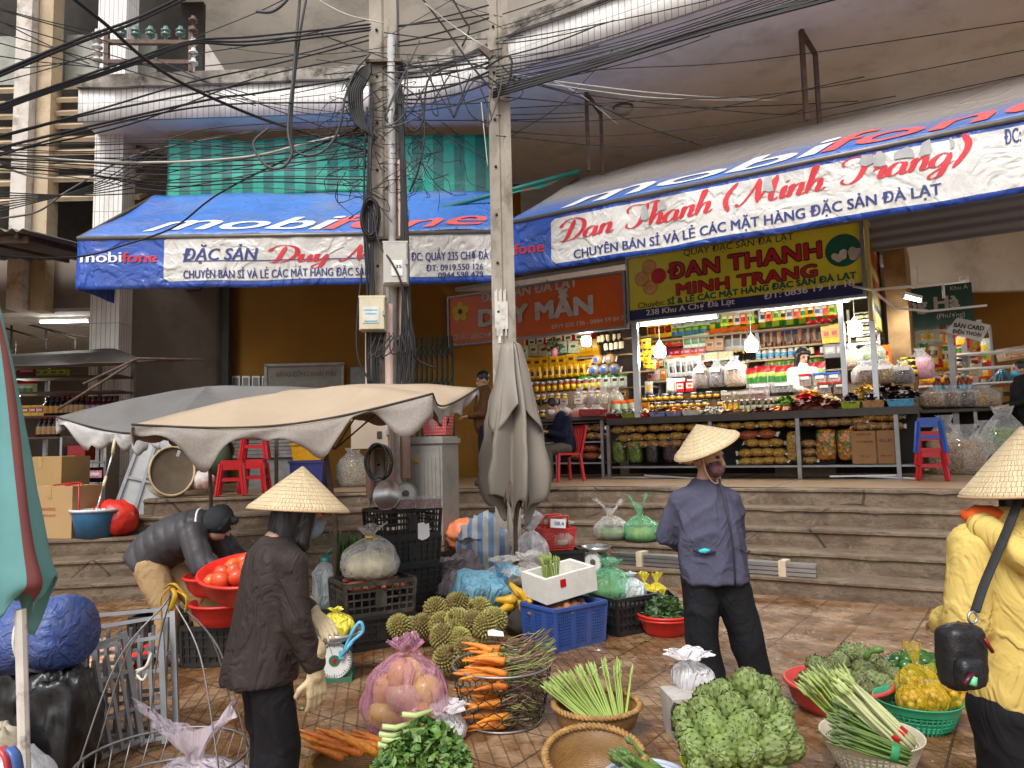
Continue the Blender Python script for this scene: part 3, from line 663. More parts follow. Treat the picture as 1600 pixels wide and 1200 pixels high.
for k in range(26):
 a,q=rnd.random()*6.28,rnd.random()*11;cx,cy_=((1312,402),(1332,393))[k%2];disc(mb,cx+q*math.cos(a),cy_+q*math.sin(a)*.9,.035+rnd.random()*.02,1+k%2,.009+.0007*k)
mb.build('flower_emblem',[M('deep_green_print',(.01,.13,.08),.5),M('petal_print',(.70,.70,.68),.6),M('petal_shade',(.5,.5,.5),.6)],ysign)
# side board of the yellow sign
O=R(3.60,3.92,3.2);side=thing('side_sign','narrow yellow sign board with red letters, turned to the aisle beside the yellow shop sign','sign',O,RZ+PI/2)
mb=MB();mb.box((.95,0,.72),(1.9,.05,1.45));mb.build('panel',M('pale_yellow_panel',(.58,.53,.16),.4,var=.1,vs=2),side)
for s_,x,y,h_,w_,mt in(('ĐAN THANH',.2,.85,.28,1.5,m_sred),('MINH TRANG',.25,.45,.25,1.4,m_sred),('QUẦY ĐẶC SẢN ĐÀ LẠT',.3,1.22,.08,1.3,m_paint_bl),('CHUYÊN: SỈ & LẺ',.2,.2,.09,1.5,m_navy)):
 lettering(side,s_,mt,lambda a,b:V((a,-.03,b)),x,y,h_,w_,bold=.06)
 # ================================================================ shops: lamps, counters, shelves and goods
def gl(name,col,rough=.28,**k):return M(name,col,rough,**k)
K=dict(red='b5121b',dred='7a0d12',green='2f7a25',lime='9fb52a',yellow='e3b81c',gold='c99212',orange='e0641a',kraft='a9743f',brown='4a2a18',dbrown='24120b',white='dedad2',navy='27306e',blue='2c62b8',sky='55a9cf',lav='8d93c4',pink='d98aa0',cream='d8cba4',black='121212',silver='b8b8b4',pgreen='b9cfae',teal='1d8a80',wine='4a1024',amber='8a3d10',tan='b48a58',grey='7d7c7a')
PK={k:gl('pack_'+k,v,var=.22,vs=30) for k,v in K.items()}
m_clear=film('clear_film',(.85,.86,.88),.16,.08)
m_shiny=M('brushed_steel',(.55,.55,.56),.3,.9,var=.1)
m_tube=glow('tube_glow',(1,1,1),14);m_bulb=glow('bulb_glow',(1,.98,.94),16)
NL=[0]
def lamp_light(kind,loc,energy,size,parent,rz=0,col=(1,.96,.88)):
 l=bpy.data.lights.new('lamp_light',kind);l.energy=energy;l.color=col
 if kind=='AREA':l.shape='RECTANGLE';l.size=size;l.size_y=.08
 else:l.shadow_soft_size=size
 o=bpy.data.objects.new('lamp_light',l);COL.objects.link(o);o.parent=parent;o.location=loc;o.rotation_euler=(0,0,rz)
def tube_lamp(a,b,label,energy,group=None):
 c=(a+b)/2;d=b-a;L=d.length;t=thing('fluorescent_lamp',label,'lamp',c,math.atan2(d.y,d.x),group)
 mb=MB();mb.tube([(-L/2,0,0),(L/2,0,0)],.022,8);mb.build('tube',m_tube,t)
 mb=MB();mb.box((0,0,.05),(L+.06,.07,.045));mb.box((-L/2-.015,0,.01),(.03,.05,.06));mb.box((L/2+.015,0,.01),(.03,.05,.06));mb.build('housing',m_whitep,t)
 if energy:lamp_light('AREA',(0,0,-.03),energy,L,t)
def bulb_lamp(p,r,label,energy,group=None,top=None):
 t=thing('bulb_lamp',label,'lamp',p,0,group)
 mb=MB();mb.lathe([(.001,-r),(r*.8,-r*.95),(r,-r*.6),(r,r*.6),(r*.8,r*.9)],16,mis=None);mb.build('bulb',m_bulb,t)
 mb=MB();mb.lathe([(r*.8,r*.9),(r*.5,r*1.4),(.02,r*1.9),(.008,r*2.0)],12);mb.tube([(0,0,r*1.9),(0,0,(top or r*6))],.006,5);mb.build('socket',m_whitep,t)
 if energy:lamp_light('POINT',(0,0,-r-.03),energy,r,t)
def RP(px,py,d):s,z=RD(px,py,d);return R(s,d,z)
def RS(px,py,d):return RD(px,py,d)[0]
def RZZ(px,py,d):return RD(px,py,d)[1]
tube_lamp(RP(1002,511,4.15),RP(1120,492,4.15),'long tube lamp under the navy band, left of the pair over the snack counter',24)
tube_lamp(RP(1190,485,4.15),RP(1326,468,4.15),'long tube lamp under the navy band, right of the pair over the snack counter',24)
bulb_lamp(RP(1031,549,4.5),.10,'bright white bulb hanging over the left end of the snack counter',12,None,1.0)
bulb_lamp(RP(1174,540,4.5),.10,'bright white bulb hanging over the middle of the snack counter',12,None,1.0)
bulb_lamp(RP(1336,515,4.5),.10,'bright white bulb hanging by the right window of the snack shop',11,None,1.0)
bulb_lamp(RP(916,533,4.6),.09,'bright white bulb hanging under the orange sign',20,None,.9)
bulb_lamp(RP(686,578,5.0),.10,'lone white bulb in the dark passage by the folding gate',10,None,1.6)
tube_lamp(RP(706,541,4.9),RP(744,539,4.9),'short tube lamp under the left end of the orange sign',14)
tube_lamp(P(64,503,13.3),P(138,502,13.3),'tube lamp on the white ceiling of the hall at left',45)
bulb_lamp(P(22,611,11.9),.10,'white bulb over the bottle shelves behind the teal cloth',22,None,.8)
for i,(px,py,d,e) in enumerate(((1440,518,7.5,22),(1455,531,9,20),(1469,533,10,20))):bulb_lamp(RP(px,py,d),.12,'white bulb in the cluster of three over the far aisle stall',e,'bulbs over the aisle stall',1.2)
for i,(a,b,d) in enumerate((((1412,464),(1436,481),4.6),((1508,509),(1521,520),9),((1526,521),(1537,531),10.5),((1538,541),(1547,552),12))):
 pa,pb=RP(a[0],a[1],d),RP(b[0],b[1],d);pb=R(RS(b[0],b[1],d),d+.5,pa.z);pa.z=pb.z=(pa.z+pb.z)/2
 tube_lamp(pa,pb,'slanted tube lamp in the receding row over the aisle' if i else 'short tube lamp on a bent white arm beside the yellow sign',12,'lamps receding over the aisle' if i else None)
mb=MB();z=RZZ(1430,458,4.4)
mb.tube([R(3.4,3.85,z+.1),R(3.65,3.75,z),R(4.5,3.9,z)],.02,6);mb.tube([R(3.65,3.8,z),R(3.9,4.0,z-.25),R(4.3,4.4,z-.28),R(5.0,4.4,z-.28)],.018,6);mb.tube([R(4.5,3.9,z),R(4.5,3.9,z-.2)],.018,6)
tag(mb.build('lamp_bracket',m_whitep),'bent white pipe bracket beside the yellow sign carrying a tube lamp','bracket')
# ---- prototype meshes, one per kind of pack
def pouch(w,h,t,mats,top=.78,lab=(.22,.22,.78,.66),seed=0):
 mb=MB();nu,nv=8,10
 for sg in(1,-1):
  def f(u,v):
   x=(u-.5)*w*(1-.06*math.sin(PI*v)+.05*(v>.95));th=t/2*(1-abs(2*u-1)**2.6)*min(1,v*9)**.5*(1-max(0,v-.55)/.45)**.8
   return V((x,-sg*(th+.003)+.012*noise.noise(V((u*3,v*3,seed))),v*h))
  base=len(mb.f);mb.grid(f,nu,nv,flip=sg<0)
  for i in range(nu*nv):
   u,v=(i%nu+.5)/nu,(i//nu+.5)/nv
   k=1 if v>top else 0
   if sg>0 and lab and lab[0]<u<lab[2] and lab[1]<v<lab[3]:k=2 if(v-lab[1])/(lab[3]-lab[1])<.6 else 3
   mb.mi[base+i]=k
 return mb.mesh('pouch',mats)
def bottle(h,r,glass,label,cap,neck=.32):
 mb=MB();mb.lathe([(0,0),(r,0),(r,h*.12),(r*1.01,h*.13),(r*1.01,h*.5),(r,h*.51),(r,h*.6),(r*neck,h*.74),(r*neck,h*.86),(r*neck*1.15,h*.86),(r*neck*1.15,h),(0,h)],10,mis=[0,0,0,1,1,0,0,0,0,2,2]);return mb.mesh('bottle',[glass,label,cap])
def jar(h,r,content,lid,label):
 mb=MB();mb.lathe([(0,0),(r,0),(r,h*.2),(r*1.01,h*.2),(r*1.01,h*.62),(r,h*.62),(r,h*.78),(r*.85,h*.82),(r*.95,h*.82),(r*.95,h),(0,h)],12,mis=[0,0,0,2,2,0,0,1,1,1])
 n=len(mb.f);return mb.mesh('jar',[content,lid,label])
def carton(w,h,d,mats,seed=0):
 mb=MB();mb.box((0,0,h/2),(w,d,h),mi=0);mb.box((0,-d/2,h*.55),(w*.8,.004,h*.5),mi=1);mb.box((0,-d/2-.001,h*.55),(w*.5,.005,h*.22),mi=2);return mb.mesh('carton',mats)
def pillow(w,h,t,mats,seed=0):
 mb=MB()
 def f(d):
  return 1+.10*noise.noise(V(d)*2.2+V((seed,0,0)))
 def sh(d):return f(d)
 mb.ball((0,0,h/2),(w/2,t/2,h/2),14,9,fn=sh)
 for sx in(-1,1):mb.slab((sx*w*.46,-t*.12,h*.3),(sx*w*.62,-t*.2,h*.2),(sx*w*.62,t*.2,h*.75),(sx*w*.46,t*.12,h*.7),.006,mi=1)
 mb.box((0,-t*.49,h*.5),(w*.3,.01,h*.3),mi=2) if len(mats)>2 else None
 return mb.mesh('snack_bag',mats)
def chips_mat(name,c1,c2,sc=45):
 m,t,b=newmat(name);co=obco(t);vo=nd(t,'ShaderNodeTexVoronoi',{'Vector':co,'Scale':sc})
 c=mixc(t,ramp(t,vo.outputs['Color'],[(.25,0.0),(.8,1.0)]),lin(c1),lin(c2));c=mixc(t,ramp(t,vo.outputs['Distance'],[(.45,0.0),(.8,.7)]),c,(.04,.025,.015))
 t.links.new(c,b.inputs['Base Color']);b.inputs['Roughness'].default_value=.35;b.inputs['Coat Weight'].default_value=.8;b.inputs['Coat Roughness'].default_value=.1
 bumpn(t,vo.outputs['Distance'],b,.02);nd_=bumpn
 return m
m_chipY=chips_mat('yellow_chips','d9b04a','a97a28');m_chipT=chips_mat('tan_chips','c89a5c','8e6636');m_chipO=chips_mat('orange_chips','c9621a','8c3a12');m_mixed=chips_mat('mixed_chips','d97a1c','5d6a1f',22);m_nut=chips_mat('brown_nuts','9a6232','5c3116',60);m_jerky=chips_mat('dark_jerky','5d2a18','2b120c',35);m_seed=chips_mat('pale_seeds','d6c48c','9a8650',80);m_greenchip=chips_mat('green_leaf_snack','86a63a','4d6e1e',50)
m_purple=chips_mat('purple_snack','4a1f34','26101c',40);m_darkpack=chips_mat('dark_snack','45423e','23201e',50)
m_seal=film('seal_film',(.9,.88,.82),.5,.15)
class Row:
 """goods standing in a row along the facade between two photo columns at depth d, base on height z"""
 def __init__(s,name,label,cat,group,mesh,px0,px1,d,n,z,jz=0,jr=.12,skip=(),jy=.015,tilt=0,sc=1):
  s0,s1=RS(px0,560,d),RS(px1,560,d)
  meshes=mesh if isinstance(mesh,list) else[mesh]
  for i in range(n):
   if i in skip or(n>5 and rnd.random()<.04):continue
   s_=s0+(s1-s0)*(i+.5)/n
   o=obj(name,meshes[i%len(meshes)],None,R(s_,d+rnd.uniform(-jy,jy),z+rnd.uniform(0,jz)),(tilt,rnd.uniform(-.07,.07),RZ+rnd.uniform(-jr,jr)),sc*rnd.uniform(.95,1.04))
   tag(o,label,cat,group)
SHELF_WOOD=M('shelf_board',(.40,.30,.18),.6,var=.2,vs=4,stretch=(1,6,6))
def rack(name,label,s0,s1,d0,d1,zs,z0,z1,board,post,nposts=3,rz=RZ):
 t=thing(name,label,'shelf',R((s0+s1)/2,d0,z0),rz);w=s1-s0;dd=d1-d0
 for z in zs:mb=MB();mb.box((0,dd/2,z-z0-.016),(w,dd,.03));mb.build('shelf_board',board,t)
 for i in range(nposts):
  x=-w/2+w*i/max(1,nposts-1)
  mb=MB();mb.box((x,dd+.02,(z1-z0)/2),(.04,.04,z1-z0));mb.build('post',post,t)
 return t
 # ---- back shelves of the snack shop (depth 5.8 to 6.2)
DB=5.85
def zb(px,py):return RZZ(px,py,DB)
zr=dict(a=zb(1200,517),b=zb(1200,545),c=zb(1200,563),d=zb(1200,585),e=zb(1200,608))
rack('wall_shelf','wooden wall shelves full of snack pouches behind the saleswoman',-.3,3.58,DB-.22,DB+.25,sorted(zr.values()),zr['e']-1.2,zr['a']+.45,SHELF_WOOD,m_steel)
H=lambda px:12.9/1156*px
Row('snack_pouch','green and yellow snack pouch on the topmost wall shelf of the snack shop','pouch','green pouches on the top shelf',pouch(.24,H(27),.09,[PK['green'],PK['silver'],PK['lime'],PK['yellow']],seed=1),1050,1315,DB,13,zr['a'])
Row('orange_top_pouch','clear snack pouch with orange folded top, on the second wall shelf','pouch','orange topped pouches on the wall shelf',pouch(.25,H(38),.10,[PK['silver'],PK['orange'],PK['grey'],PK['brown']],.82,seed=2),1108,1185,DB-.1,6,zr['b'])
Row('kraft_pouch','kraft paper pouch with purple picture, on the second wall shelf','pouch','kraft pouches on the wall shelf',pouch(.22,H(36),.09,[PK['kraft'],PK['kraft'],PK['brown'],PK['navy']],.9,(.15,.2,.6,.85),seed=3),1187,1290,DB,9,zr['b'])
Row('red_pouch','red and green hanging pouch at the right end of the top wall shelves','pouch','red pouches at the right window',pouch(.22,H(30),.09,[PK['red'],PK['red'],PK['green'],PK['yellow']],.8,seed=4),1268,1310,DB-.3,4,zr['a']-.02,.25)
Row('wine_bottle','dark glass wine bottle with cream label in the bottle row of the wall shelf','bottle','wine bottles on the wall shelf',[bottle(.30,.042,PK['black'],PK['cream'],PK['black']),bottle(.30,.042,PK['wine'],PK['red'],PK['wine']),bottle(.27,.04,PK['dbrown'],PK['white'],PK['navy'])],1195,1290,DB-.12,12,zr['c'])
Row('champagne_bottle','dark bottle with long yellow foil neck on the wall shelf','bottle','yellow necked bottles',bottle(.40,.05,PK['black'],PK['cream'],PK['yellow'],.38),1134,1166,DB-.2,3,zr['d']+.05)
Row('white_jar','small white plastic jar standing below the kraft pouches','jar','white jars under the kraft pouches',jar(.16,.045,PK['white'],PK['silver'],PK['sky']),1180,1262,DB-.2,8,zr['c'])
pm=pouch(.25,H(32),.11,[PK['silver'],PK['red'],PK['green'],PK['lime']],.66,(.12,.15,.88,.66),seed=5)
Row('red_top_pouch','red topped snack pouch with green round print in the upper of two rows','pouch','red topped pouches, upper row',pm,1185,1300,DB-.05,8,zr['d'])
Row('red_top_pouch','red topped snack pouch with green round print in the lower of two rows','pouch','red topped pouches, lower row',pm,1168,1285,DB-.25,8,zr['e']+.02)
Row('carton','flat red carton with green print on the left wall shelf of the snack shop','carton','red cartons of the snack shop',carton(.20,H(15),.12,[PK['red'],PK['orange'],PK['green']]),1018,1072,DB,6,zb(1045,543))
Row('small_carton','small crimson carton in the line under the flat red cartons','carton','crimson cartons',carton(.15,H(13),.1,[PK['dred'],PK['red'],PK['pink']]),1048,1102,DB-.15,7,zb(1075,558))
Row('book_carton','yellow and brown carton at the left end of the top shelf','carton','yellow brown cartons',carton(.22,H(24),.12,[PK['yellow'],PK['brown'],PK['red']]),1018,1052,DB,3,zb(1035,528))
Row('green_pouch','dark green pouch with blue foot in the row below the left tube lamp','pouch','dark green pouches',pouch(.2,H(22),.08,[PK['green'],PK['pgreen'],PK['blue'],PK['lime']],seed=7),1050,1108,DB-.05,5,zb(1080,527))
Row('tea_box','green framed clear box on the middle wall shelf','carton','green framed boxes',carton(.2,H(22),.1,[PK['pgreen'],PK['green'],PK['grey']]),1072,1108,DB-.1,3,zb(1090,545))
Row('foil_sachet','shiny gold sachet hanging in a strip by the silver post','sachet','gold sachets on the post',pouch(.13,H(16),.04,[PK['gold'],PK['yellow'],PK['gold'],PK['brown']],seed=8),1000,1018,4.6,1,RZZ(1008,545,4.6));
for k in range(4):Row('foil_sachet','shiny gold sachet hanging in a strip by the silver post','sachet','gold sachets on the post',pouch(.14,H(14),.05,[PK['gold'],PK['yellow'],PK['lime'],PK['brown']],seed=9+k),1000+(k%2)*6,1016+(k%2)*6,4.65,2,RZZ(1008,545+k*11,4.65),.03)
Row('orange_clip_pouch','tall clear pouch with orange clip on the left of the snack counter','pouch','orange clipped pouches',pouch(.2,H(34),.08,[PK['silver'],PK['orange'],PK['dbrown'],PK['grey']],.85,seed=14),1047,1092,DB-.5,5,zb(1070,592))
Row('silver_pack','silver tin sheet pack in the line behind the big nut bags','pack','silver packs',carton(.12,H(13),.08,[PK['silver'],PK['yellow'],PK['silver']]),1090,1145,DB-.4,7,zb(1115,568))
Row('kraft_bag','plain kraft paper bag standing left of the champagne bottles','pack','kraft bags',carton(.17,H(20),.1,[PK['kraft'],PK['tan'],PK['brown']]),1104,1132,DB-.15,2,zb(1118,550))
Row('coffee_pack','grey coffee pack with white cup print beside the saleswoman','pack','grey coffee packs',carton(.2,H(20),.12,[PK['grey'],PK['silver'],PK['white']]),1290,1325,DB-.3,2,zb(1305,562))
Row('yellow_carton','bright yellow carton under the right window of the snack shop','carton','yellow cartons at the window',carton(.16,H(27),.12,[PK['yellow'],PK['gold'],PK['red']]),1290,1322,DB-.35,3,zb(1305,540))
# window shelf at right
t=rack('window_shelf','small silver shelf with jars inside the right window of the snack shop',RS(1326,530,5.2),RS(1372,530,5.2),5.0,5.3,[RZZ(1350,y,5.2) for y in(502,520,537)],RZZ(1350,540,5.2),RZZ(1350,480,5.2),m_whitep,m_whitep,2)
for y in(502,520,537):Row('small_jar','small dark jar on the silver window shelf','jar','jars on the window shelf',jar(.13,.04,PK['dbrown'],PK['silver'],PK['cream']),1340,1370,5.1,4,RZZ(1350,y,5.2))
# silver posts of the stall front
zt0=RZZ(1180,645,3.95)-.955
for px,d in((994,4.0),(1318,4.3),(1366,4.05)):
 s=RS(px,560,d);mb=MB();zq=zt0;mb.box((0,0,1.31+zq/2),(.10 if px<1000 else.07,.08,2.62-zq));mb.box((0,-.043,1.31+zq/2),(.03,.012,2.6-zq));tag(mb.build('stall_post',m_shiny,None,R(s,d,.955),(0,0,RZ)),{994:'wide silver post between the orange and the yellow sign',1318:'silver post beside the saleswoman',1366:'silver post at the right end of the snack shop'}[px],'post')
 # ---- counter
CD=3.95;zt=RZZ(1180,645,CD);cs0,cs1=RS(948,650,CD),RS(1436,640,CD)
ctr=thing('display_counter','long dark snack counter on grey metal legs, facing the steps','counter',R((cs0+cs1)/2,CD,.955),RZ);W=cs1-cs0;zl=zt-.955
mb=MB();mb.box((0,.55,zl-.035),(W,1.1,.06));mb.box((0,.0,zl-.05),(W,.03,.11));mb.build('counter_top',M('dark_board',(.06,.05,.045),.5),ctr)
for px in(950,1110,1247,1402):mb=MB();mb.box((RS(px,690,CD)-(cs0+cs1)/2,.03,(zl-.1)/2),(.055,.055,zl-.1));mb.build('leg',m_steel,ctr)
zs=RZZ(1180,727,CD)-.955
mb=MB();mb.box((0,.4,zs-.02),(W-.1,.7,.03));mb.build('lower_shelf',m_steel,ctr)
mb=MB();mb.box((0,.8,zl/2),(W-.1,.03,zl-.1));mb.build('back_panel',m_dark,ctr)
mb=MB()
for k,(y0,z0) in enumerate(((.62,.12),(.92,.28),(1.2,.44))):mb.box((-.1,y0,zl+z0/2),(W-.9,.28,z0),mi=0)
mb.build('tiered_stand',M('stand_board',(.30,.22,.14),.6),ctr)
zs+=.955
Row('alu_bar','flat grey metal bar stored under the snack counter','bar','bars stored under the counter',(lambda mb:mb.box((0,0,.012),(1.2,.08,.024)).mesh('alu_bar',m_shiny))(MB()),965,1090,CD+.1,2,.957,.03)
Row('alu_bar','flat grey metal bar stored under the right end of the snack counter','bar','bars stored under the right end of the counter',(lambda mb:mb.box((0,0,.012),(.9,.08,.024)).mesh('alu_bar',m_shiny))(MB()),1320,1400,CD+.1,2,.96,.03)
HP=11.4/1156
def block(label,cat,group,mats,px0,px1,h,n,name,z=zs,kind='pack',d=CD+.18,w=.3,seed=0):
 me=[]
 for q in range(2):
  mb=MB()
  def fn(dv):
   m_=max(abs(dv.x),abs(dv.y),abs(dv.z));return(1/m_)**.75*(1+.07*noise.noise(V(dv)*3+V((seed+q,0,0))))
  mb.ball((0,0,h/2),(w/2,.12,h/2),18,12,fn=lambda dv:fn(dv)*.82);me.append(mb.mesh(name,mats))
 Row(name,label,cat,group,me,px0,px1,d,n,z+.01,0,.06)
block('tall clear pack of green leaf snacks on the lower counter shelf','pack','green snack packs',m_greenchip,951,1002,45*HP,2,'green_snack_pack',w=.26)
block('tall grey striped pack on the lower counter shelf beside the green ones','pack',None,m_darkpack,1003,1025,45*HP,1,'dark_snack_pack',w=.24)
block('tall dark purple pack on the lower counter shelf','pack',None,m_purple,1027,1058,50*HP,1,'purple_snack_pack',w=.3)
block('big clear sack of mixed orange and green chips on the lower counter shelf','pack','mixed chip sacks',m_mixed,1266,1336,56*HP,2,'mixed_chip_sack',w=.34)
block('tall clear sack of yellow chips beside the second counter leg from right','pack',None,m_chipY,1219,1245,56*HP,1,'yellow_chip_sack',w=.24)
for px0,px1,lb in((1335,1371,'printed brown carton on the lower counter shelf, left of two'),(1372,1400,'printed brown carton on the lower counter shelf, right of two')):
 me=carton((px1-px0)*HP*.82,47*HP,.3,[PK['kraft'],PK['kraft'],PK['brown']])
 t=thing('brown_carton',lb,'carton',R(RS((px0+px1)/2,700,CD+.2),CD+.2,zs+.01),RZ)
 mb=MB();mb.box((0,0,47*HP/2),((px1-px0)*HP*.95,.3,47*HP));mb.build('box',M('carton_board',(.34,.19,.085),.8,var=.08),t)
 w_=(px1-px0)*HP*.95
 for s_,x,y,h_,ww in((('MANG CAY',-.1,.40,.03,.2),('Cao Nguyên',-.11,.3,.03,.22),('Đà Lạt',-.06,.1,.02,.12)) if px0<1350 else(('ĐÀ LẠT',-.08,.3,.045,.16),('ĐẶC SẢN',-.07,.1,.02,.14))):
  lettering(t,s_,m_paint_bl if px0>1350 else M('brown_print',(.14,.05,.02),.7),lambda a,b:V((a,-.153,b)),x,y,h_,ww)
pb=[pillow(.26,.14,.22,[m_chipY,m_seal],k) for k in range(3)];pt=[pillow(.26,.14,.22,[m_chipT,m_seal],k+5) for k in range(2)];po=[pillow(.34,.15,.24,[m_chipO,m_seal],k+9) for k in range(2)]
for r,(py,a,b,n,ms) in enumerate(((668,953,1108,8,pb),(683,960,1108,7,pb),(694,975,1060,5,pt),(668,1113,1245,6,pb),(684,1150,1205,2,po),(697,1160,1215,3,pb),(712,1150,1218,4,pb),(725,1150,1220,4,pb),(700,1062,1100,2,pt),(715,1062,1100,2,pb),(726,1062,1110,3,pt),(668,1249,1345,5,pt),(662,1345,1400,3,pb),(676,1330,1400,4,pt),(700,1248,1264,1,pt),(713,1248,1264,1,pt),(725,1248,1264,1,pt))):
 Row('snack_bag','clear bag of orange crisps stacked on the lower counter shelf' if ms is po else 'plump clear bag of yellow chips piled on the lower counter shelf' if ms is pb else 'plump clear bag of tan chips piled on the lower counter shelf','bag','orange crisp bags' if ms is po else 'yellow chip bags on the lower shelf' if ms is pb else('tan chip bags on the lower shelf' if py<710 else 'tan chip bags on the lower shelf'),ms,a,b,CD+.16,n,RZZ(1180,py+3,CD),.02,.4,sc=.93)
 # ---- trays and heaps on the counter
def tray(px0,px1,d,z,mat,label,heap=None,hl=None,hh=.10,low=.075):
 s0,s1=RS(px0,640,d),RS(px1,640,d);w_=s1-s0
 mb=MB();dpt=.26
 for(x0,y0,x1,y1) in((-w_/2,-dpt/2,w_/2,-dpt/2),(w_/2,-dpt/2,w_/2,dpt/2),(w_/2,dpt/2,-w_/2,dpt/2),(-w_/2,dpt/2,-w_/2,-dpt/2)):
  k=.86;mb.slab((x0*k,y0*k,0),(x1*k,y1*k,0),(x1,y1,low),(x0,y0,low),.006);mb.bar((x0,y0,low),(x1,y1,low),.016,.012)
 mb.box((0,0,.004),(w_*.86,dpt*.86,.006))
 tag(mb.build('plastic_tray',mat,None,R((s0+s1)/2,d,z),(0,0,RZ)),label,'tray')
 if heap:heap_of(px0,px1,d,z+.012,heap,hl,hh+low)
def heap_of(px0,px1,d,z,mat,label,hh,depth=.24,piece=(.045,.02,.006),n=70):
 s0,s1=RS(px0,640,d),RS(px1,640,d);w_=(s1-s0)*.9;mb=MB();mb.smooth=False
 mb.ball((0,0,hh*.1),(w_*.46,depth*.46,hh*.75),12,8)
 for k in range(n):
  a,q=rnd.uniform(-1,1),rnd.uniform(-1,1);zt_=hh*(1-.65*max(abs(a),abs(q))**2)
  R_=Matrix.Rotation(rnd.uniform(0,6.3),3,'Z')@Matrix.Rotation(rnd.uniform(-.7,.7),3,'X')@Matrix.Rotation(rnd.uniform(-.6,.6),3,'Y')
  c=V((a*w_/2,q*depth/2,zt_*rnd.uniform(.75,1.0)));l,b_,h_=(x*rnd.uniform(.7,1.3) for x in piece)
  mb.add([c+R_@V(v) for v in((-l,-b_,0),(0,-b_*1.2,h_*2),(l,-b_*.8,0),(l,b_,h_),(0,b_*1.1,h_*3),(-l,b_*.8,h_))],[(0,1,4,5),(1,2,3,4)],False)
 tag(mb.build('dried_snacks',mat,None,R((s0+s1)/2,d,z),(0,0,RZ)),label,'snacks',None,'stuff')
hp={k:M('heap_'+k,v,.45,var=.35,vs=20) for k,v in dict(silver='9a9890',tan='a98350',brown='4e2a18',dark='2c1712',orange='c4741c',red='c02018',green='5c8a22',rust='6b2f1c',pale='c9b083',yellow='c99a2a',plum='3d2730',white='bcb6a8').items()}
T=CD+.14
for a,b,mt,lb,h_,hl in((945,973,PK['dred'],'dark red tray at the left end of the snack counter','silver','silver wrapped sweets heaped in the dark red tray'),(975,995,PK['lime'],'lime green tray second from the left end of the counter','silver','foil sweets heaped in the lime green tray'),(997,1017,PK['red'],'bright red tray third from the left end of the counter','pale','pale nuts heaped in the bright red tray'),(1018,1043,PK['lav'],'lavender tray with brown dried fruit on top','brown','dark brown dried fruit heaped on the lavender tray'),(1044,1068,PK['lav'],'lavender tray with orange dried fruit on top','orange','orange brown dried fruit heaped on the lavender tray'),(1069,1095,PK['white'],'whitish tray with tan dried fruit on top','tan','tan dried fruit heaped on the whitish tray'),(1316,1346,PK['lime'],'lime yellow basket tray under dark plums','plum','wrinkled dark plums heaped on the lime basket'),(1349,1384,PK['tan'],'tan basket tray under dark jerky','dark','dark jerky strips heaped on the tan basket'),(1387,1430,PK['sky'],'sky blue basket tray at the right end of the snack counter','dark','dark jerky strips heaped on the sky blue basket')):
 tray(a,b,T,zt+.002,mt,lb,hp[h_],hl,.12 if a>1300 else.06,.10 if a>1300 else.075)
heap_of(1096,1130,T,zt,hp['white'],'pale sugared sweets in low heap on the counter',.09);heap_of(1128,1175,T,zt,hp['tan'],'flat tan sweets spread on the counter',.07)
heap_of(1172,1206,T,zt,hp['rust'],'rust brown fruit leather spread on the counter',.08);heap_of(1200,1235,T,zt,hp['orange'],'orange dried fruit spread near the middle of the counter',.07)
heap_of(1232,1316,T,zt,hp['rust'],'wide stack of brown dried fruit sheets on the counter',.17,.3,(.10,.03,.008),120)
heap_of(1212,1245,T+.3,zt+.10,hp['green'],'bright green dried fruit on the second tier',.15);heap_of(1244,1276,T+.3,zt+.12,hp['red'],'bright red dried fruit on the second tier',.17);heap_of(1276,1312,T+.3,zt+.10,hp['pale'],'pale yellow dried fruit on the second tier',.14)
heap_of(1250,1285,T+.55,zt+.2,hp['yellow'],'golden dried mango strips behind the red heap',.14);heap_of(1338,1376,T+.35,zt+.2,hp['yellow'],'golden dried fruit behind the dark jerky',.16);heap_of(1350,1440,T+.25,zt+.1,hp['dark'],'big mound of dark brown jerky at the right end',.22,.4,(.06,.025,.01),160)
jb=jar(.13,.055,PK['dbrown'],PK['silver'],PK['gold']);jd=jar(.13,.055,PK['black'],PK['black'],PK['gold'])
Row('honey_jar','dark jar with round gold label in the front jar row of the snack counter','jar','gold label jars, front row',[jb,jd],1000,1128,T+.32,12,zt+.13)
Row('honey_jar','dark jar with round gold label in the rear jar row of the snack counter','jar','gold label jars, rear row',[jd,jb],1000,1135,T+.62,12,zt+.29)
Row('honey_jar','dark jar with lilac label beside the yellow bottles','jar','lilac label jars',jar(.13,.05,PK['black'],PK['silver'],PK['pink']),1098,1128,T+.2,3,zt+.01)
Row('oil_bottle','small yellow bottle with white cap at the front of the counter','bottle','yellow bottles',bottle(.19,.036,PK['gold'],PK['yellow'],PK['white'],.45),1125,1150,T+.22,3,zt+.04)
Row('sauce_bottle','small black bottle with white cap beside the yellow bottles','bottle','black sauce bottles',bottle(.19,.036,PK['black'],PK['pgreen'],PK['white'],.45),1151,1216,T+.22,7,zt+.04)
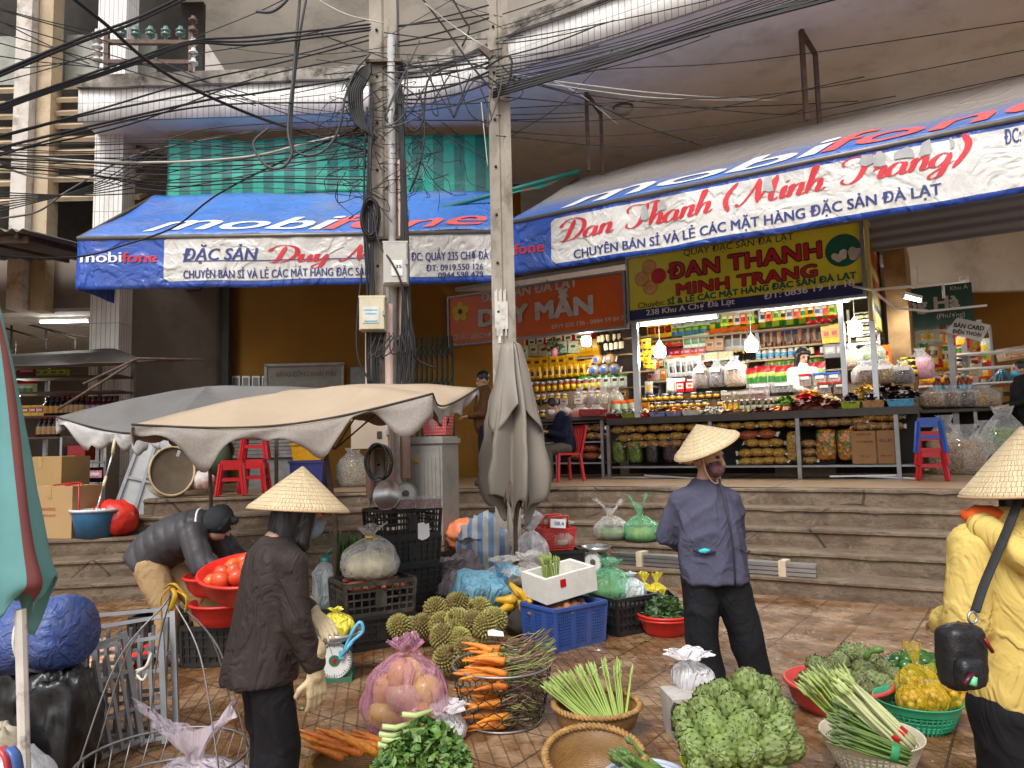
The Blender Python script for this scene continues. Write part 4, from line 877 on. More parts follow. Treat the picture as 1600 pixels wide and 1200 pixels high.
def bin_(px0,px1,d,z,hmat,label,lid=None,hh=.16):
 s0,s1=RS(px0,600,d),RS(px1,600,d);w_=(s1-s0)*.94;t=thing('clear_bin',label,'bin',R((s0+s1)/2,d,z),RZ)
 mb=MB();mb.box((0,0,hh*.35),(w_*.92,.22,hh*.7));mb.build('snacks',hmat,t)
 mb=MB();mb.box((0,0,hh/2),(w_,.24,hh));mb.build('bin',m_clear,t)
 mb=MB();mb.box((0,-.124,hh*.78),(w_*.62,.004,hh*.26));mb.build('price_card',M('price_card',(.8,.8,.78),.6),t)
 if lid:mb=MB();mb.box((0,0,hh+.012),(w_*1.03,.26,.03));mb.build('lid',lid,t)
for a,b,d,zz,h_,lb in((1148,1178,T+.45,.22,m_chipY,'clear bin of yellow chips with price card, front left of the bins'),(1176,1200,T+.45,.22,m_chipO,'clear bin of orange strips with price card'),(1172,1205,T+.75,.34,m_nut,'clear bin of brown nuts with price card in the rear row'),(1206,1243,T+.75,.34,m_jerky,'clear bin of dark slices with price card in the rear row'),(1128,1148,T+.45,.22,m_chipY,'narrow clear bin of golden snacks by the pale jar')):bin_(a,b,d,zt+zz,h_,lb)
for a,b,h_,ld,lb in((1250,1270,m_nut,'red','clear jar with red lid in front of the saleswoman'),(1272,1294,m_seed,'blue','clear jar with blue lid in front of the saleswoman'),(1294,1316,m_seed,'blue','clear jar with blue lid beside the silver post')):bin_(a,b,T+.85,zt+.42,h_,lb,PK[ld],.17)
for a,b,h_,ld,lb in((1278,1300,m_jerky,'red','low clear jar with red lid behind the pale heap'),(1303,1326,m_nut,'red','low clear jar with red lid behind the plums')):bin_(a,b,T+.6,zt+.26,h_,lb,PK[ld],.16)
def nutbag(px,py,d,w_,h_,mat,label,card=True,filmm=None,knot=None,name='nut_bag',pos=None,fill=.7,rz=None):
 t=thing(name,label,'bag',pos or RP(px,py,d),RZ if rz is None else rz);mb=MB();sd_=rnd.random()*50
 mb.lathe([(0.001,0),(w_*.42,.0),(w_*.5,h_*.12),(w_*.5,h_*fill*.7),(w_*.40,h_*fill*.92),(.001,h_*fill)],16,wob=lambda a,v:.10*noise.noise(V((math.cos(a)*2,math.sin(a)*2,v*4+sd_))),sy=.75);mb.build('snacks',mat,t)
 mb=MB();mb.lathe([(0.001,-.002),(w_*.46,-.002),(w_*.54,h_*.1),(w_*.54,h_*fill*.75),(w_*.42,h_*fill),(w_*.18,h_*.88),(w_*.26,h_)],18,wob=lambda a,v:(.05+.25*max(0,v-.6))*noise.noise(V((math.cos(a)*3,math.sin(a)*3,v*5+sd_))),sy=.78);mb.build('film',filmm or m_clear,t)
 if card:mb=MB();mb.box((0,-w_*.42,h_*.62),(w_*.62,.006,h_*.17),rot=Matrix.Rotation(-.15,3,'X'));mb.build('price_card',M('price_card',(.8,.8,.78),.6),t)
 return t
nutbag(1096,606,T+.7,.28,.46,m_nut,'large clear bag of brown nuts with white card, left of three');nutbag(1121,604,T+.7,.26,.45,m_jerky,'large clear bag of dark beans with white card, middle of three');nutbag(1149,603,T+.7,.33,.50,m_chipT,'large clear bag of sliced dried roots with white card, right of three')
nutbag(1333,575,T+.8,.30,.36,m_seed,'clear bag of pale seeds under the right bulb',False);nutbag(1362,568,T+.95,.40,.34,m_greenchip,'clear bag of green leaf snacks at the right window',False)
nutbag(1355,600,T+.55,.40,.36,m_nut,'wide clear bag of brown slices with price card at right');nutbag(1383,598,T+.6,.34,.36,m_chipY,'clear bag of golden twists with price card at right');nutbag(1412,600,T+.6,.28,.36,m_jerky,'clear bag of dark slices near the right end of the counter')
nutbag(1440,592,T+1.3,.35,.48,PK['pink'],'pink and violet bag standing past the counter end',False)
Row('tall_pouch','tall orange pouch standing among the clear bags at the right end','pouch',None,pouch(.16,.34,.07,[PK['orange'],PK['orange'],PK['yellow'],PK['red']],seed=31),1380,1390,T+.95,1,RZZ(1385,572,T+.95))
Row('tin_can','yellow and black tin at the right end of the counter display','tin','yellow black tins',[jar(.16,.06,PK['black'],PK['yellow'],PK['yellow']),jar(.16,.06,PK['yellow'],PK['black'],PK['black'])],1408,1428,T+.95,2,RZZ(1415,575,T+.95));Row('tin_can','yellow and black tin stacked below others at the right end','tin','lower yellow black tins',jar(.16,.06,PK['black'],PK['yellow'],PK['yellow']),1405,1430,T+.9,3,RZZ(1415,590,T+.95))
# middle of the display, left third
for px,py,w_,h_,c in((1045,604,.16,.26,'pgreen'),(1012,602,.15,.22,'gold'),(1060,606,.18,.24,'cream'),(1078,603,.16,.22,'orange')):
 Row('snack_packet',{'pgreen':'pale green packet','gold':'gold packet','cream':'cream and green packet','orange':'orange packet'}[c]+' standing in the middle of the left counter display','packet',None,pouch(w_,h_,.06,[PK['silver'],PK['silver'],PK[c],PK[c]],.85,seed=px),px-8,px+8,T+.8,1,zt+.45)
Row('red_carton','small red and white carton left of the nut bags','carton','red white cartons',carton(.14,.18,.08,[PK['red'],PK['white'],PK['orange']]),1055,1084,T+.8,2,zt+.45)
Row('orange_top_pouch','pouch with orange crimped top standing behind the red trays','pouch','orange topped pouches on the counter',pouch(.19,.32,.09,[PK['pgreen'],PK['orange'],PK['green'],PK['cream']],.84,seed=40),955,992,T+.25,3,zt+.02)
Row('orange_pack','square orange pack with dark print leaning behind the trays','pack',None,carton(.2,.24,.06,[PK['gold'],PK['orange'],PK['brown']]),992,1014,T+.25,1,zt+.02)
# ---- left shop under the orange sign
DL=5.6
def zl_(px,py):return RZZ(px,py,DL)
rows=[(525,0)]
rack('wall_shelf','wall shelves of yellow and red boxes under the orange sign',-3.2,-.25,DL-.2,DL+.25,[zl_(880,y) for y in(540,563,590,612)],.96,zl_(880,505),SHELF_WOOD,m_steel)
Row('carton','red carton with white print in the top line under the orange sign','carton','red cartons under the orange sign',carton(.2,.24,.14,[PK['red'],PK['white'],PK['green']]),798,930,DL,9,zl_(880,540))
Row('carton','white and green tea carton in the second line under the orange sign','carton','white green cartons',carton(.2,.24,.14,[PK['pgreen'],PK['white'],PK['green']]),800,905,DL-.15,7,zl_(880,556),.03)
Row('carton','yellow carton with dark print in the shop under the orange sign','carton','yellow cartons, left shop',carton(.18,.22,.14,[PK['yellow'],PK['gold'],PK['brown']]),810,900,DL-.2,7,zl_(880,575),.02)
Row('yellow_pouch','yellow pouch with black print above the jars in the left shop','pouch','yellow pouches, left shop',pouch(.15,.3,.08,[PK['yellow'],PK['gold'],PK['brown'],PK['gold']],seed=50),800,925,DL-.3,13,zl_(880,592))
Row('carton','yellow framed box at the right of the left shop shelves','carton','yellow framed boxes',carton(.2,.32,.1,[PK['gold'],PK['yellow'],PK['cream']]),905,936,DL-.1,3,zl_(915,558))
Row('wine_bottle','black wine bottle with cream label by the silver post in the left shop','bottle','wine bottles of the left shop, upper',bottle(.34,.045,PK['black'],PK['cream'],PK['black']),934,972,DL-.3,6,zl_(950,541));Row('wine_bottle','black wine bottle with cream label on the step below in the left shop','bottle','wine bottles of the left shop, lower',bottle(.34,.045,PK['black'],PK['cream'],PK['black']),944,976,DL-.5,4,zl_(950,556))
Row('tea_pack','grey kraft tea pack with blue label, upper line beside the wine','pack','tea packs upper',pillow(.22,.22,.16,[PK['tan'],m_seal,PK['blue']],3),925,962,DL-.4,2,zl_(940,575));Row('tea_pack','grey kraft tea pack with blue label, lower line beside the wine','pack','tea packs lower',pillow(.24,.22,.16,[PK['grey'],m_seal,PK['blue']],4),920,968,DL-.55,3,zl_(940,592))
# its counter
lc=4.25;zlc=RZZ(900,652,lc)
t=thing('display_counter','cluttered shop counter under the orange sign, beside the seated man','counter',R((RS(800,650,lc)+RS(940,650,lc))/2,lc,.955),RZ);Wl=RS(945,650,lc)-RS(800,650,lc)
mb=MB();mb.box((0,.4,zlc-.955-.03),(Wl,.9,.06));mb.build('counter_top',M('dark_board',(.06,.05,.045),.5),t)
for x in(-Wl/2+.05,0,Wl/2-.05):mb=MB();mb.box((x,.05,(zlc-1.02)/2),(.05,.05,zlc-1.02));mb.build('leg',m_steel,t)
for z in(.25,.62):mb=MB();mb.box((0,.35,z),(Wl-.06,.6,.025));mb.build('lower_shelf',m_steel,t)
mb=MB();mb.box((0,.78,.5),(Wl-.1,.03,.95));mb.build('back_panel',m_dark,t)
mb=MB();mb.box((0,.5,zlc-.955+.12),(Wl-.1,.3,.24));mb.box((0,.8,zlc-.955+.26),(Wl-.1,.3,.52));mb.build('tiered_stand',M('stand_board',(.30,.22,.14),.6),t)
Row('honey_jar','tall jar with yellow label in the upper jar line of the left shop','jar','yellow label jars, upper',jar(.24,.05,PK['amber'],PK['silver'],PK['yellow']),815,940,lc+.8,13,zlc+.52)
Row('honey_jar','tall jar with yellow label in the middle jar line of the left shop','jar','yellow label jars, middle',jar(.24,.05,PK['gold'],PK['silver'],PK['dbrown']),815,938,lc+.5,12,zlc+.24)
Row('honey_jar','small jar with red cap in the front jar line of the left shop','jar','small jars, front',jar(.16,.045,PK['dbrown'],PK['white'],PK['gold']),812,850,lc+.2,4,zlc+.005)
for px,c in((880,'dred'),(908,'orange'),(932,'dred')):nutbag(px,655,lc+.15,.34,.26,PK[c],{880:'crumpled clear bag of dark red sweets right of the seated man',908:'crumpled clear bag of orange sweets on the left shop counter',932:'crumpled clear bag of red sweets against the silver post'}[px],False)
Row('red_box','red tray of sweets at the right end of the left shop counter','tray',None,carton(.45,.12,.2,[PK['dred'],PK['red'],PK['dred']]),903,944,lc-.02,1,zlc+.003)
Row('snack_bag','clear bag of pale snacks on the upper rung of the left shop counter','bag','bags on the left counter, upper',pt,902,944,lc+.2,3,.955+.64,.03,.4);Row('snack_bag','clear bag of orange snacks on the bottom rung of the left shop counter','bag','bags on the left counter, lower',po,888,930,lc+.2,2,.955+.27,.03,.4);Row('snack_bag','clear bag of pale snacks stacked on top on the upper rung','bag','bags on the left counter, stacked',pt,905,940,lc+.2,2,.955+.78,.02,.4)
Row('snack_bag','clear bag of orange snacks stacked on the bottom rung','bag','bags on the left counter, lower stack',po,888,930,lc+.2,2,.955+.42,.02,.4)
Row('note_card','white card with a red picture propped on the left shop counter','card','propped cards',carton(.16,.11,.01,[PK['white'],PK['white'],PK['red']]),848,912,lc+.35,3,zlc+.26)
for px in(906,925,944,963):nutbag(px,640,lc+.5,.26,.40,rnd.choice((m_nut,m_chipT,m_seed)),'clear bag of mixed snacks standing at the right of the left shop counter',False)['group']='snack bags, right of the left shop'
Row('pouch','green and silver pouch on the right shelves of the left shop','pouch','green silver pouches, left shop',pouch(.18,.27,.08,[PK['silver'],PK['green'],PK['pgreen'],PK['brown']],seed=91),905,978,DL-.55,6,zl_(940,612));Row('carton','kraft carton on the low right shelf of the left shop','carton','kraft cartons, left shop',carton(.2,.2,.14,[PK['kraft'],PK['cream'],PK['brown']]),905,978,DL-.3,5,zl_(940,628))
Row('hanging_pouch','small pouch hanging in the line under the roof of the snack shop','pouch','pouches hanging under the shop roof',[pouch(.15,.22,.05,[PK[c],PK['silver'],PK[e],PK['white']],seed=i) for i,(c,e) in enumerate((('lime','green'),('gold','brown'),('silver','navy'),('orange','red')))],1130,1310,4.9,17,RZZ(1220,500,4.9));Row('pouch','mixed small pouch filling the lower wall shelf of the snack shop','pouch','mixed pouches, lower wall shelf',[pouch(.16,.25,.07,[PK[c],PK['silver'],PK[e],PK['cream']],seed=i+7) for i,(c,e) in enumerate((('kraft','dred'),('silver','pink'),('gold','orange'),('white','blue'),('brown','cream')))],1010,1170,DB-.2,15,zb(1090,592));Row('pouch','mixed small pouch in the middle of the left wall shelf','pouch','mixed pouches, middle wall shelf',[pouch(.15,.22,.07,[PK[c],PK['silver'],PK[e],PK['cream']],seed=i+17) for i,(c,e) in enumerate((('orange','dred'),('dbrown','gold'),('pgreen','green'),('white','red')))],1020,1135,DB-.22,12,zb(1080,574))
# flower pot and posters
t=thing('flower_pot','dark leafy pot plant with red flowers hanging among the yellow boxes','plant',RP(866,556,DL-.5),0)
mb=MB();mb.lathe([(0,0),(.06,0),(.08,.14),(0,.14)],12);mb.build('pot',PK['pink'],t)
mb=MB();mb.smooth=False
for k in range(70):
 a,q,z=rnd.uniform(0,6.3),rnd.uniform(.0,.2),rnd.uniform(.1,.36);c=V((q*math.cos(a),q*math.sin(a),z));e=V((rnd.uniform(-1,1),rnd.uniform(-1,1),rnd.uniform(-.4,1))).normalized()*.06;f=e.orthogonal().normalized()*.025
 mb.add([c-e,c+f,c+e,c-f],[(0,1,2,3)],False,1 if k%9==0 else 0)
mb.build('leaves',[M('dark_leaf',(.025,.07,.02),.5),PK['red']],t)
t=thing('poster','red poster with orange arch and QR-less white card on the stall wall left of the concrete pole','poster',RP(755,600,4.9),RZ);t['label']='red poster with an orange arch hanging left of the concrete pole'
mb=MB();mb.box((0,0,.27),(.30,.015,.60));mb.build('sheet',PK['red'],t);mb=MB();mb.box((0,-.01,.5),(.24,.006,.12));mb.lathe([(0,0),(.05,0)],12,(0,-.012,.5));mb.build('arch',PK['orange'],t);mb=MB();mb.box((.02,-.01,.08),(.14,.006,.14));mb.build('card',PK['white'],t)
Row('tall_pack','stacked snack pack on the stall shelf above the red poster','pack','packs above the poster',carton(.2,.16,.1,[PK['orange'],PK['pgreen'],PK['white']]),735,775,4.95,3,RZZ(755,553,4.9));Row('tall_pack','stacked snack pack beside the red poster','pack','packs beside the poster',carton(.16,.3,.1,[PK['pgreen'],PK['teal'],PK['white']]),770,800,4.95,3,RZZ(755,575,4.9))
Row('honey_jar','yellow and white jar peeking over the beige umbrella','jar','jars over the beige umbrella',jar(.2,.09,PK['yellow'],PK['silver'],PK['gold']),668,722,4.6,6,RZZ(700,612,4.6))
rack('jar_shelf','plank shelf with jars beside the dark passage',RS(660,600,4.5),RS(740,600,4.5),4.45,4.85,[RZZ(700,612,4.6)],.96,RZZ(700,612,4.6)+.1,SHELF_WOOD,m_steel,2)
t=thing('stall_stand','dark steel posts at the left end of the orange sign','stand',R(-3.4,4.6,.955),RZ)
mb=MB();mb.box((0,0,1.3),(.06,.06,2.6));mb.build('post',m_steel,t);mb=MB();mb.box((-.9,.3,1.5),(.05,.05,3.2));mb.build('post',m_steel,t)
# folding gate in the dark passage
t=thing('folding_gate','dark green folding lattice gate in the passage left of the orange sign','gate',P(675,600,13.4),-.25);t.location.z=.955
for k in range(9):mb=MB();mb.box((k*.1-.4,0,1.3),(.03,.04,2.6));mb.build('upright',M('dark_green_iron',(.02,.05,.05),.5,.4),t)
mb=MB()
for k in range(8):
 for z in(.4,1.0,1.6,2.2):mb.bar((k*.1-.4,-.03,z),(k*.1-.3,-.03,z+.25),.016);mb.bar((k*.1-.4,-.045,z+.25),(k*.1-.3,-.045,z),.016)
mb.build('lattice',M('dark_green_iron',(.02,.05,.05),.5,.4),t)
# notice board and papers on the ochre wall
t=thing('notice_board','framed grey notice board on the ochre wall behind the beige umbrella','board',P(416,648,14.2),0)
(w_,h_)=(1.48,.95);mb=MB();mb.box((w_/2,-.02,h_/2),(w_,.03,h_));mb.build('board',M('board_grey',(.25,.24,.21),.5),t)
mb=MB()
for c,d_ in(((w_/2,-.04,0),(w_+.06,.05,.05)),((w_/2,-.04,h_),(w_+.06,.05,.05)),((0,-.04,h_/2),(.05,.05,h_)),((w_,-.04,h_/2),(.05,.05,h_))):mb.box(c,d_)
mb.build('frame',M('frame_grey',(.36,.34,.31),.5),t)
lettering(t,'BẢNG CÔNG KHAI THU',M('faded_brown_print',(.22,.08,.05),.6),lambda a,b:V((a,-.04,b)),.2,.72,.10,1.15)
mb=MB();mb.box((0,0,.4),(.42,.01,.85));t=tag(mb.build('paper_notice',M('grey_paper',(.26,.27,.28),.7),None,P(565,640,14.2)),'tall grey paper sheet pasted on the ochre wall beside the pole','notice')
for k in range(5):
 t=thing('picture_frame','small framed notice in the row of five on the ochre wall','frame',P(354+k*15.5,607,14.2),0,'small framed notices on the ochre wall')
 mb=MB();mb.box((0,-.02,.12),(.15,.03,.24));mb.build('frame',m_whitep,t);mb=MB();mb.box((0,-.04,.12),(.10,.01,.17));mb.build('print',M('grey_paper',(.26,.27,.28),.7),t)
for i,(px,py,d) in enumerate(((1452,575,6.9),(1475,580,7.4),(1497,583,8.2),(1515,588,9),(1530,592,9.8))):
 for k in range(4):Row('aisle_pouch','hanging snack pouch on the posts along the aisle','pouch','pouches hanging along the aisle',pouch(.28,.3,.08,[PK[('red','gold','pgreen','white','orange')[(i+k)%5]],PK['silver'],PK[('yellow','dred','green')[k%3]],PK['cream']],seed=i*4+k),px-12,px+12,d,2,RZZ(px,py-k*13,d))
 # ---- aisle stall to the right
AD=7.2
def za(px,py):return RZZ(px,py,AD)
s0,s1=RS(1432,620,AD),RS(1570,620,AD)
rack('aisle_shelf','tall shelves with jars in the lit aisle stall at far right',s0-.2,s0+1.9,AD+.6,AD+1.0,[za(1480,y) for y in(548,572,597)],.96,za(1480,505),m_whitep,m_steel,4)
Row('jar','small dark jar on the upper shelf of the aisle stall','jar','aisle jars, upper shelf',jar(.2,.07,PK['dbrown'],PK['white'],PK['silver']),1436,1500,AD+.7,7,za(1480,572));Row('jar','small dark jar on the lower shelf of the aisle stall','jar','aisle jars, lower shelf',jar(.22,.07,PK['amber'],PK['white'],PK['gold']),1436,1500,AD+.7,7,za(1480,597))
Row('red_pouch','red pouch standing on the top shelf of the aisle stall','pouch','red pouches of the aisle stall',pouch(.25,.3,.08,[PK['red'],PK['dred'],PK['cream'],PK['red']],seed=60),1432,1462,AD+.6,3,za(1480,560))
t=thing('aisle_counter','dark goods counter of the aisle stall at far right','counter',R((s0+s1)/2+.2,AD-.6,.955),RZ);Wa=s1-s0+.8;ha=za(1500,640)-.955
mb=MB();mb.box((0,.35,ha-.03),(Wa,.8,.05));mb.build('counter_top',M('dark_board',(.06,.05,.045),.5),t);mb=MB();mb.box((0,.7,ha/2),(Wa,.05,ha-.06));mb.build('back_panel',m_dark,t)
for x in(-Wa/2+.05,0,Wa/2-.05):mb=MB();mb.box((x,.02,ha/2-.03),(.05,.05,ha-.06));mb.build('leg',m_steel,t)
Row('sauce_bottle','amber sauce bottle with blue label on the aisle counter','bottle','aisle bottles',bottle(.34,.05,PK['amber'],PK['sky'],PK['white'],.45),1455,1515,AD-.3,8,za(1480,615)-.05)
mb=MB();mb.box((0,0,.15),(1.5,.3,.34));tag(mb.build('display_step',M('stand_board',(.30,.22,.14),.6),None,R(RS(1485,640,AD-.3),AD-.3,za(1500,640)+.002),(0,0,RZ)),'wooden display step under the sauce bottles on the aisle counter','stand')
for px,c,lb in((1462,m_chipT,'tied clear bag of tan snacks at the left of the aisle counter'),(1488,m_nut,'clear bag of brown snacks stacked on the aisle counter'),(1512,m_jerky,'clear bag of dark snacks stacked on the aisle counter'),(1540,m_chipY,'clear bag of yellow snacks at the right of the aisle counter')):nutbag(px,636,AD-.55,.42,.36,c,lb,False)
for px,py,w_,h_,c,lb in((1510,735,.75,.75,m_chipT,'big clear sack of snacks on the floor beside the blue stool'),(1478,690,.5,.9,m_chipY,'tall clear sack behind the blue stool'),(1545,700,.55,.8,m_seed,'clear sack of pale snacks under the aisle counter'),(1570,690,.6,1.0,m_greenchip,'clear sack of green snacks at the aisle end')):nutbag(px,py,5.6,w_,h_,c,lb,False,pos=R(RS(px,py,5.6),5.6,.96))
s_,z_=RD(1412,510,6.6);t=thing('shop_sign','dark green stall sign with grey letters over the aisle','sign',R(s_,6.6,z_),RZ)
mb=MB();mb.box((.5,.03,.3),(1.05,.06,.66));mb.build('panel',M('green_panel',(.02,.09,.065),.5),t);lettering(t,'ng Hà',m_lett,lambda a,b:V((a,-.006,b)),.08,.25,.2,.75,bold=.05);lettering(t,'Khu A',m_lett,lambda a,b:V((a,-.006,b)),.72,.53,.07,.25);lettering(t,'(Phượng)',m_lett,lambda a,b:V((a,-.006,b)),.5,.08,.08,.4)
s_,z_=RD(1475,528,6.4);t=thing('hanging_sign','small white lozenge sign hanging by the bulbs over the aisle','sign',R(s_,6.4,z_),0,None,(0,.25,RZ))
mb=MB();mb.smooth=False;mb.slab((0,0,.1),(.52,0,.02),(.6,0,.3),(.12,0,.36),.02);mb.build('panel',M('sign_grey',(.55,.55,.54),.5),t);lettering(t,'BÁN CARD',m_paint_bl,lambda a,b:V((a,-.004,b)),.1,.2,.07,.42,bold=.05);lettering(t,'ĐIỆN THOẠI',m_paint_bl,lambda a,b:V((a,-.004,b)),.1,.1,.06,.4,bold=.05)
s_,z_=RD(1562,565,9.5);t=thing('shop_sign','small far sign board with brown letters at the end of the aisle','sign',R(s_,9.5,z_),0,None,(0,-.1,RZ));mb=MB();mb.box((.22,.02,.12),(.5,.03,.24));mb.build('panel',M('far_sign',(.28,.22,.18),.6),t);lettering(t,'LIÊN',M('far_letters',(.6,.3,.1),.6),lambda a,b:V((a,-.004,b)),.1,.05,.12,.3,bold=.04)
mb=MB()
for k in range(26):a=k/26*6.28;mb.tube([(0,0,.3),(.08*math.cos(a),.08*math.sin(a),.2),(.28*math.cos(a),.28*math.sin(a),0)],.014,4,mi=k%3)
tag(mb.build('feather_duster',[PK['teal'],PK['sky'],PK['lav']],None,RP(1567,600,8.8)),'pastel fringe duster hanging at the end of the aisle','duster')
Row('far_goods','orange pack on the farthest counter at the end of the aisle','pack','orange packs at the aisle end',carton(.35,.3,.2,[PK['gold'],PK['orange'],PK['red']]),1560,1615,9,4,RZZ(1580,612,9))
t=thing('aisle_counter','far dark counter at the end of the aisle','counter',R(RS(1585,640,9),9,.955),RZ);mb=MB();mb.box((0,.3,RZZ(1580,612,9)-.955-.03),(1.6,.7,.05));mb.build('counter_top',M('dark_board',(.06,.05,.045),.5),t);mb=MB();mb.box((0,.3,.5),(1.5,.6,1.1));mb.build('cabinet',m_brown,t)
for px,d in((1487,6.8),(1508,8.2),(1522,9.4),(1534,10.6)):
 mb=MB();mb.box((0,0,1.5),(.09,.09,3.0));mb.box((0,0,.03),(.14,.14,.06));tag(mb.build('stall_post',m_steel,None,R(RS(px,560,d),d,.956),(0,0,RZ)),'grey stall post in the receding row along the aisle','post','stall posts along the aisle')
mb=MB();s_,z_=RD(1506,440,9);mb.box((0,0,.0),(.16,.22,.16));mb.bar((0,0,0),(-.45,.1,-.0),.03);mb.bar((-.45,.1,0),(-.45,.1,-.3),.03);mb.tube([(0,-.11,0),(0,-.13,0)],.06,10);tag(mb.build('security_camera',m_whitep,None,R(s_,9,z_),(0,0,RZ)),'small white security camera on a bracket in the dark aisle','camera')
# ================================================================ poles and wires
m_pole=M('pole_concrete',(.36,.32,.27),.85,var=.2,vs=5,dirt=(.11,.085,.06),da=.8,ds=4,bump=.006,bs=40,stretch=(1,1,.5))
m_cable=M('black_cable',(.012,.012,.013),.55,var=.2);m_cableg=M('grey_cable',(.07,.07,.072),.5);m_cablew=M('white_cable',(.62,.60,.54),.5);m_pvc=M('grey_pvc',(.40,.39,.38),.5,dirt=(.2,.17,.14),ds=5);m_pinkp=M('pink_painted_pipe',(.60,.43,.37),.6,dirt=(.3,.2,.16),da=.5)
def pole(name,label,px,py,Y,wb,wt,h):
 b=P(px,py,Y);b.z=0;t=thing(name,label,'pole',b);mb=MB();mb.smooth=False
 def sec(w_,z):
  a=w_/2;q=a*.45;r_=a*.32
  return[V((x,y,z)) for x,y in((-a,-a*.7),(-q*.2,-a*.7),(q*.1,-a*.7+r_*.5),(q*.5,-a*.7+r_*.5),(q*.9,-a*.7),(a,-a*.7),(a,a*.7),(-a,a*.7))]
 n=24;vs=[]
 for i in range(n+1):vs+=sec(wb+(wt-wb)*i/n,h*i/n)
 mb.add(vs,[(i*8+k,i*8+(k+1)%8,(i+1)*8+(k+1)%8,(i+1)*8+k) for i in range(n) for k in range(8)]+[tuple(range(n*8,n*8+8))])
 mb.build('shaft',m_pole,t)
 mb=MB()
 for i in range(16):z=.8+i*.55;mb.tube([(-(wb+(wt-wb)*z/h)*.22,-wb*.36,z),(-(wb+(wt-wb)*z/h)*.22,-wb*.30,z)],.016,8)
 mb.build('bolt_hole',m_dark,t);return t,b
p1,B1=pole('utility_pole','thick concrete utility pole wrapped in black cables, with meter boxes',607,905,8.2,.36,.29,10)
p2,B2=pole('utility_pole','slimmer concrete utility pole with peeling white patch, beside the closed grey umbrella',796,905,8.15,.28,.21,10)
mb=MB();mb.tube([(.10,-.17,2.2),(.10,-.16,6.2)],.045,10);mb.build('conduit',m_pvc,p1)
mb=MB();mb.tube([(.215,-.12,1.2),(.205,-.11,4.75)],.055,10);mb.build('conduit',m_pinkp,p1)
mb=MB();mb.tube([(-.16,-.16,1.0),(-.16,-.16,3.1)],.05,10);mb.build('conduit',m_pinkp,p1)
mb=MB();mb.tube([(.06,-.19,1.0),(.06,-.19,3.1)],.05,10);mb.build('conduit',m_pinkp,p1)
for z in(2.72,3.85,5.9):mb=MB();mb.box((0.02,-.02,z),(.42,.34,.03));mb.build('clamp_band',m_rust,p1)
lettering(p1,'NH',m_paint_bl,lambda a,b:V((a,-.135,b)),-.1,2.82,.12,.16,bold=.03);lettering(p1,'C',m_paint_bl,lambda a,b:V((a,-.135,b)),-.05,2.5,.12,.1,bold=.03)
mb=MB();
for k in range(9):x=-.09+k*.016;mb.box((x,-.095,3.02-.03*(k%3)),(.016,.011,.42+.12*math.sin(k*2.1)))
mb.box((-.05,-.095,2.75),(.03,.01,.2));mb.build('white_patch',M('flaking_white',(.62,.60,.55),.8,dirt=(.35,.31,.26),da=.8,ds=14),p2)
def pbox(cx,cy,w,h,d,mat,label,lidm=None,Y=7.92,rz=0.05):
 s=Y/F;c=P(cx,cy,Y);t=thing('meter_box',label,'box',c,rz);W_,H_=w*s,h*s
 mb=MB();mb.box((0,0,0),(W_,d,H_));mb.box((0,-d/2-.012,0),(W_*.94,.024,H_*.95));mb.box((0,0,H_/2+.008),(W_*1.04,d*1.06,.02));mb.build('casing',mat,t)
 mb=MB();mb.box((W_*.47,-d/2-.03,0),(.025,.03,.05));mb.build('latch',m_steel,t);return t,W_,H_,d
t,W_,H_,d=pbox(619,414,38,66,.16,M('box_grey',(.50,.48,.44),.5,dirt=(.3,.27,.22)),'grey meter box with a white number plate on the thick pole')
mb=MB();mb.box((.02,-d/2-.028,-.06),(.12,.006,.17));mb.build('number_plate',m_whitep,t);lettering(t,'135',m_paint_bl,lambda a,b:V((a,-d/2-.034,b)),-.02,-.06,.035,.09,bold=.02)
t,W_,H_,d=pbox(583,492,40,52,.16,M('box_cream',(.62,.56,.40),.5,dirt=(.4,.33,.2),da=.4),'cream meter box with pale blue label on the thick pole',Y=7.88)
mb=MB();mb.box((-.01,-d/2-.028,-.02),(.17,.006,.17));mb.build('label_plate',M('pale_label',(.62,.62,.56),.5),t)
for z,w_ in((.035,.14),(-.005,.12),(-.085,.14)):mb=MB();mb.box((-.01,-d/2-.032,z),(w_,.004,.014));mb.build('print_line',M('blue_print',(.2,.45,.62),.5),t)
t,W_,H_,d=pbox(581,677,58,50,.26,M('box_beige',(.42,.34,.26),.6,dirt=(.25,.2,.15)),'beige steel switch box under the umbrella edge on the thick pole',Y=7.85)
mb=MB();mb.box((.1,-d/2-.03,-.02),(.05,.01,.07));mb.build('keyhole',m_dark,t)
ND=[0]
def cable(pts,r=.011,mat=None,label=None,group=None,sag=0,name='cable',n=8):
 """pts: (px, py, Y) along its run"""
 mat=mat or m_cable;w_=[P(*p) for p in pts]
 if len(w_)==2 or sag:
  out=[]
  for a,b in zip(w_,w_[1:]):
   L=(b-a).length
   for i in range(10):t=i/10;q=a.lerp(b,t);q.z-=sag*L*4*t*(1-t);out.append(q)
  w_=out+[w_[-1]]
 else:w_=catmull(w_,n)
 mb=MB();mb.tube(w_,r,6)
 return tag(mb.build(name,mat),label or 'thin black overhead cable in the tangle between the two concrete poles','cable',group if group else('thin black overhead cables' if not label else None))
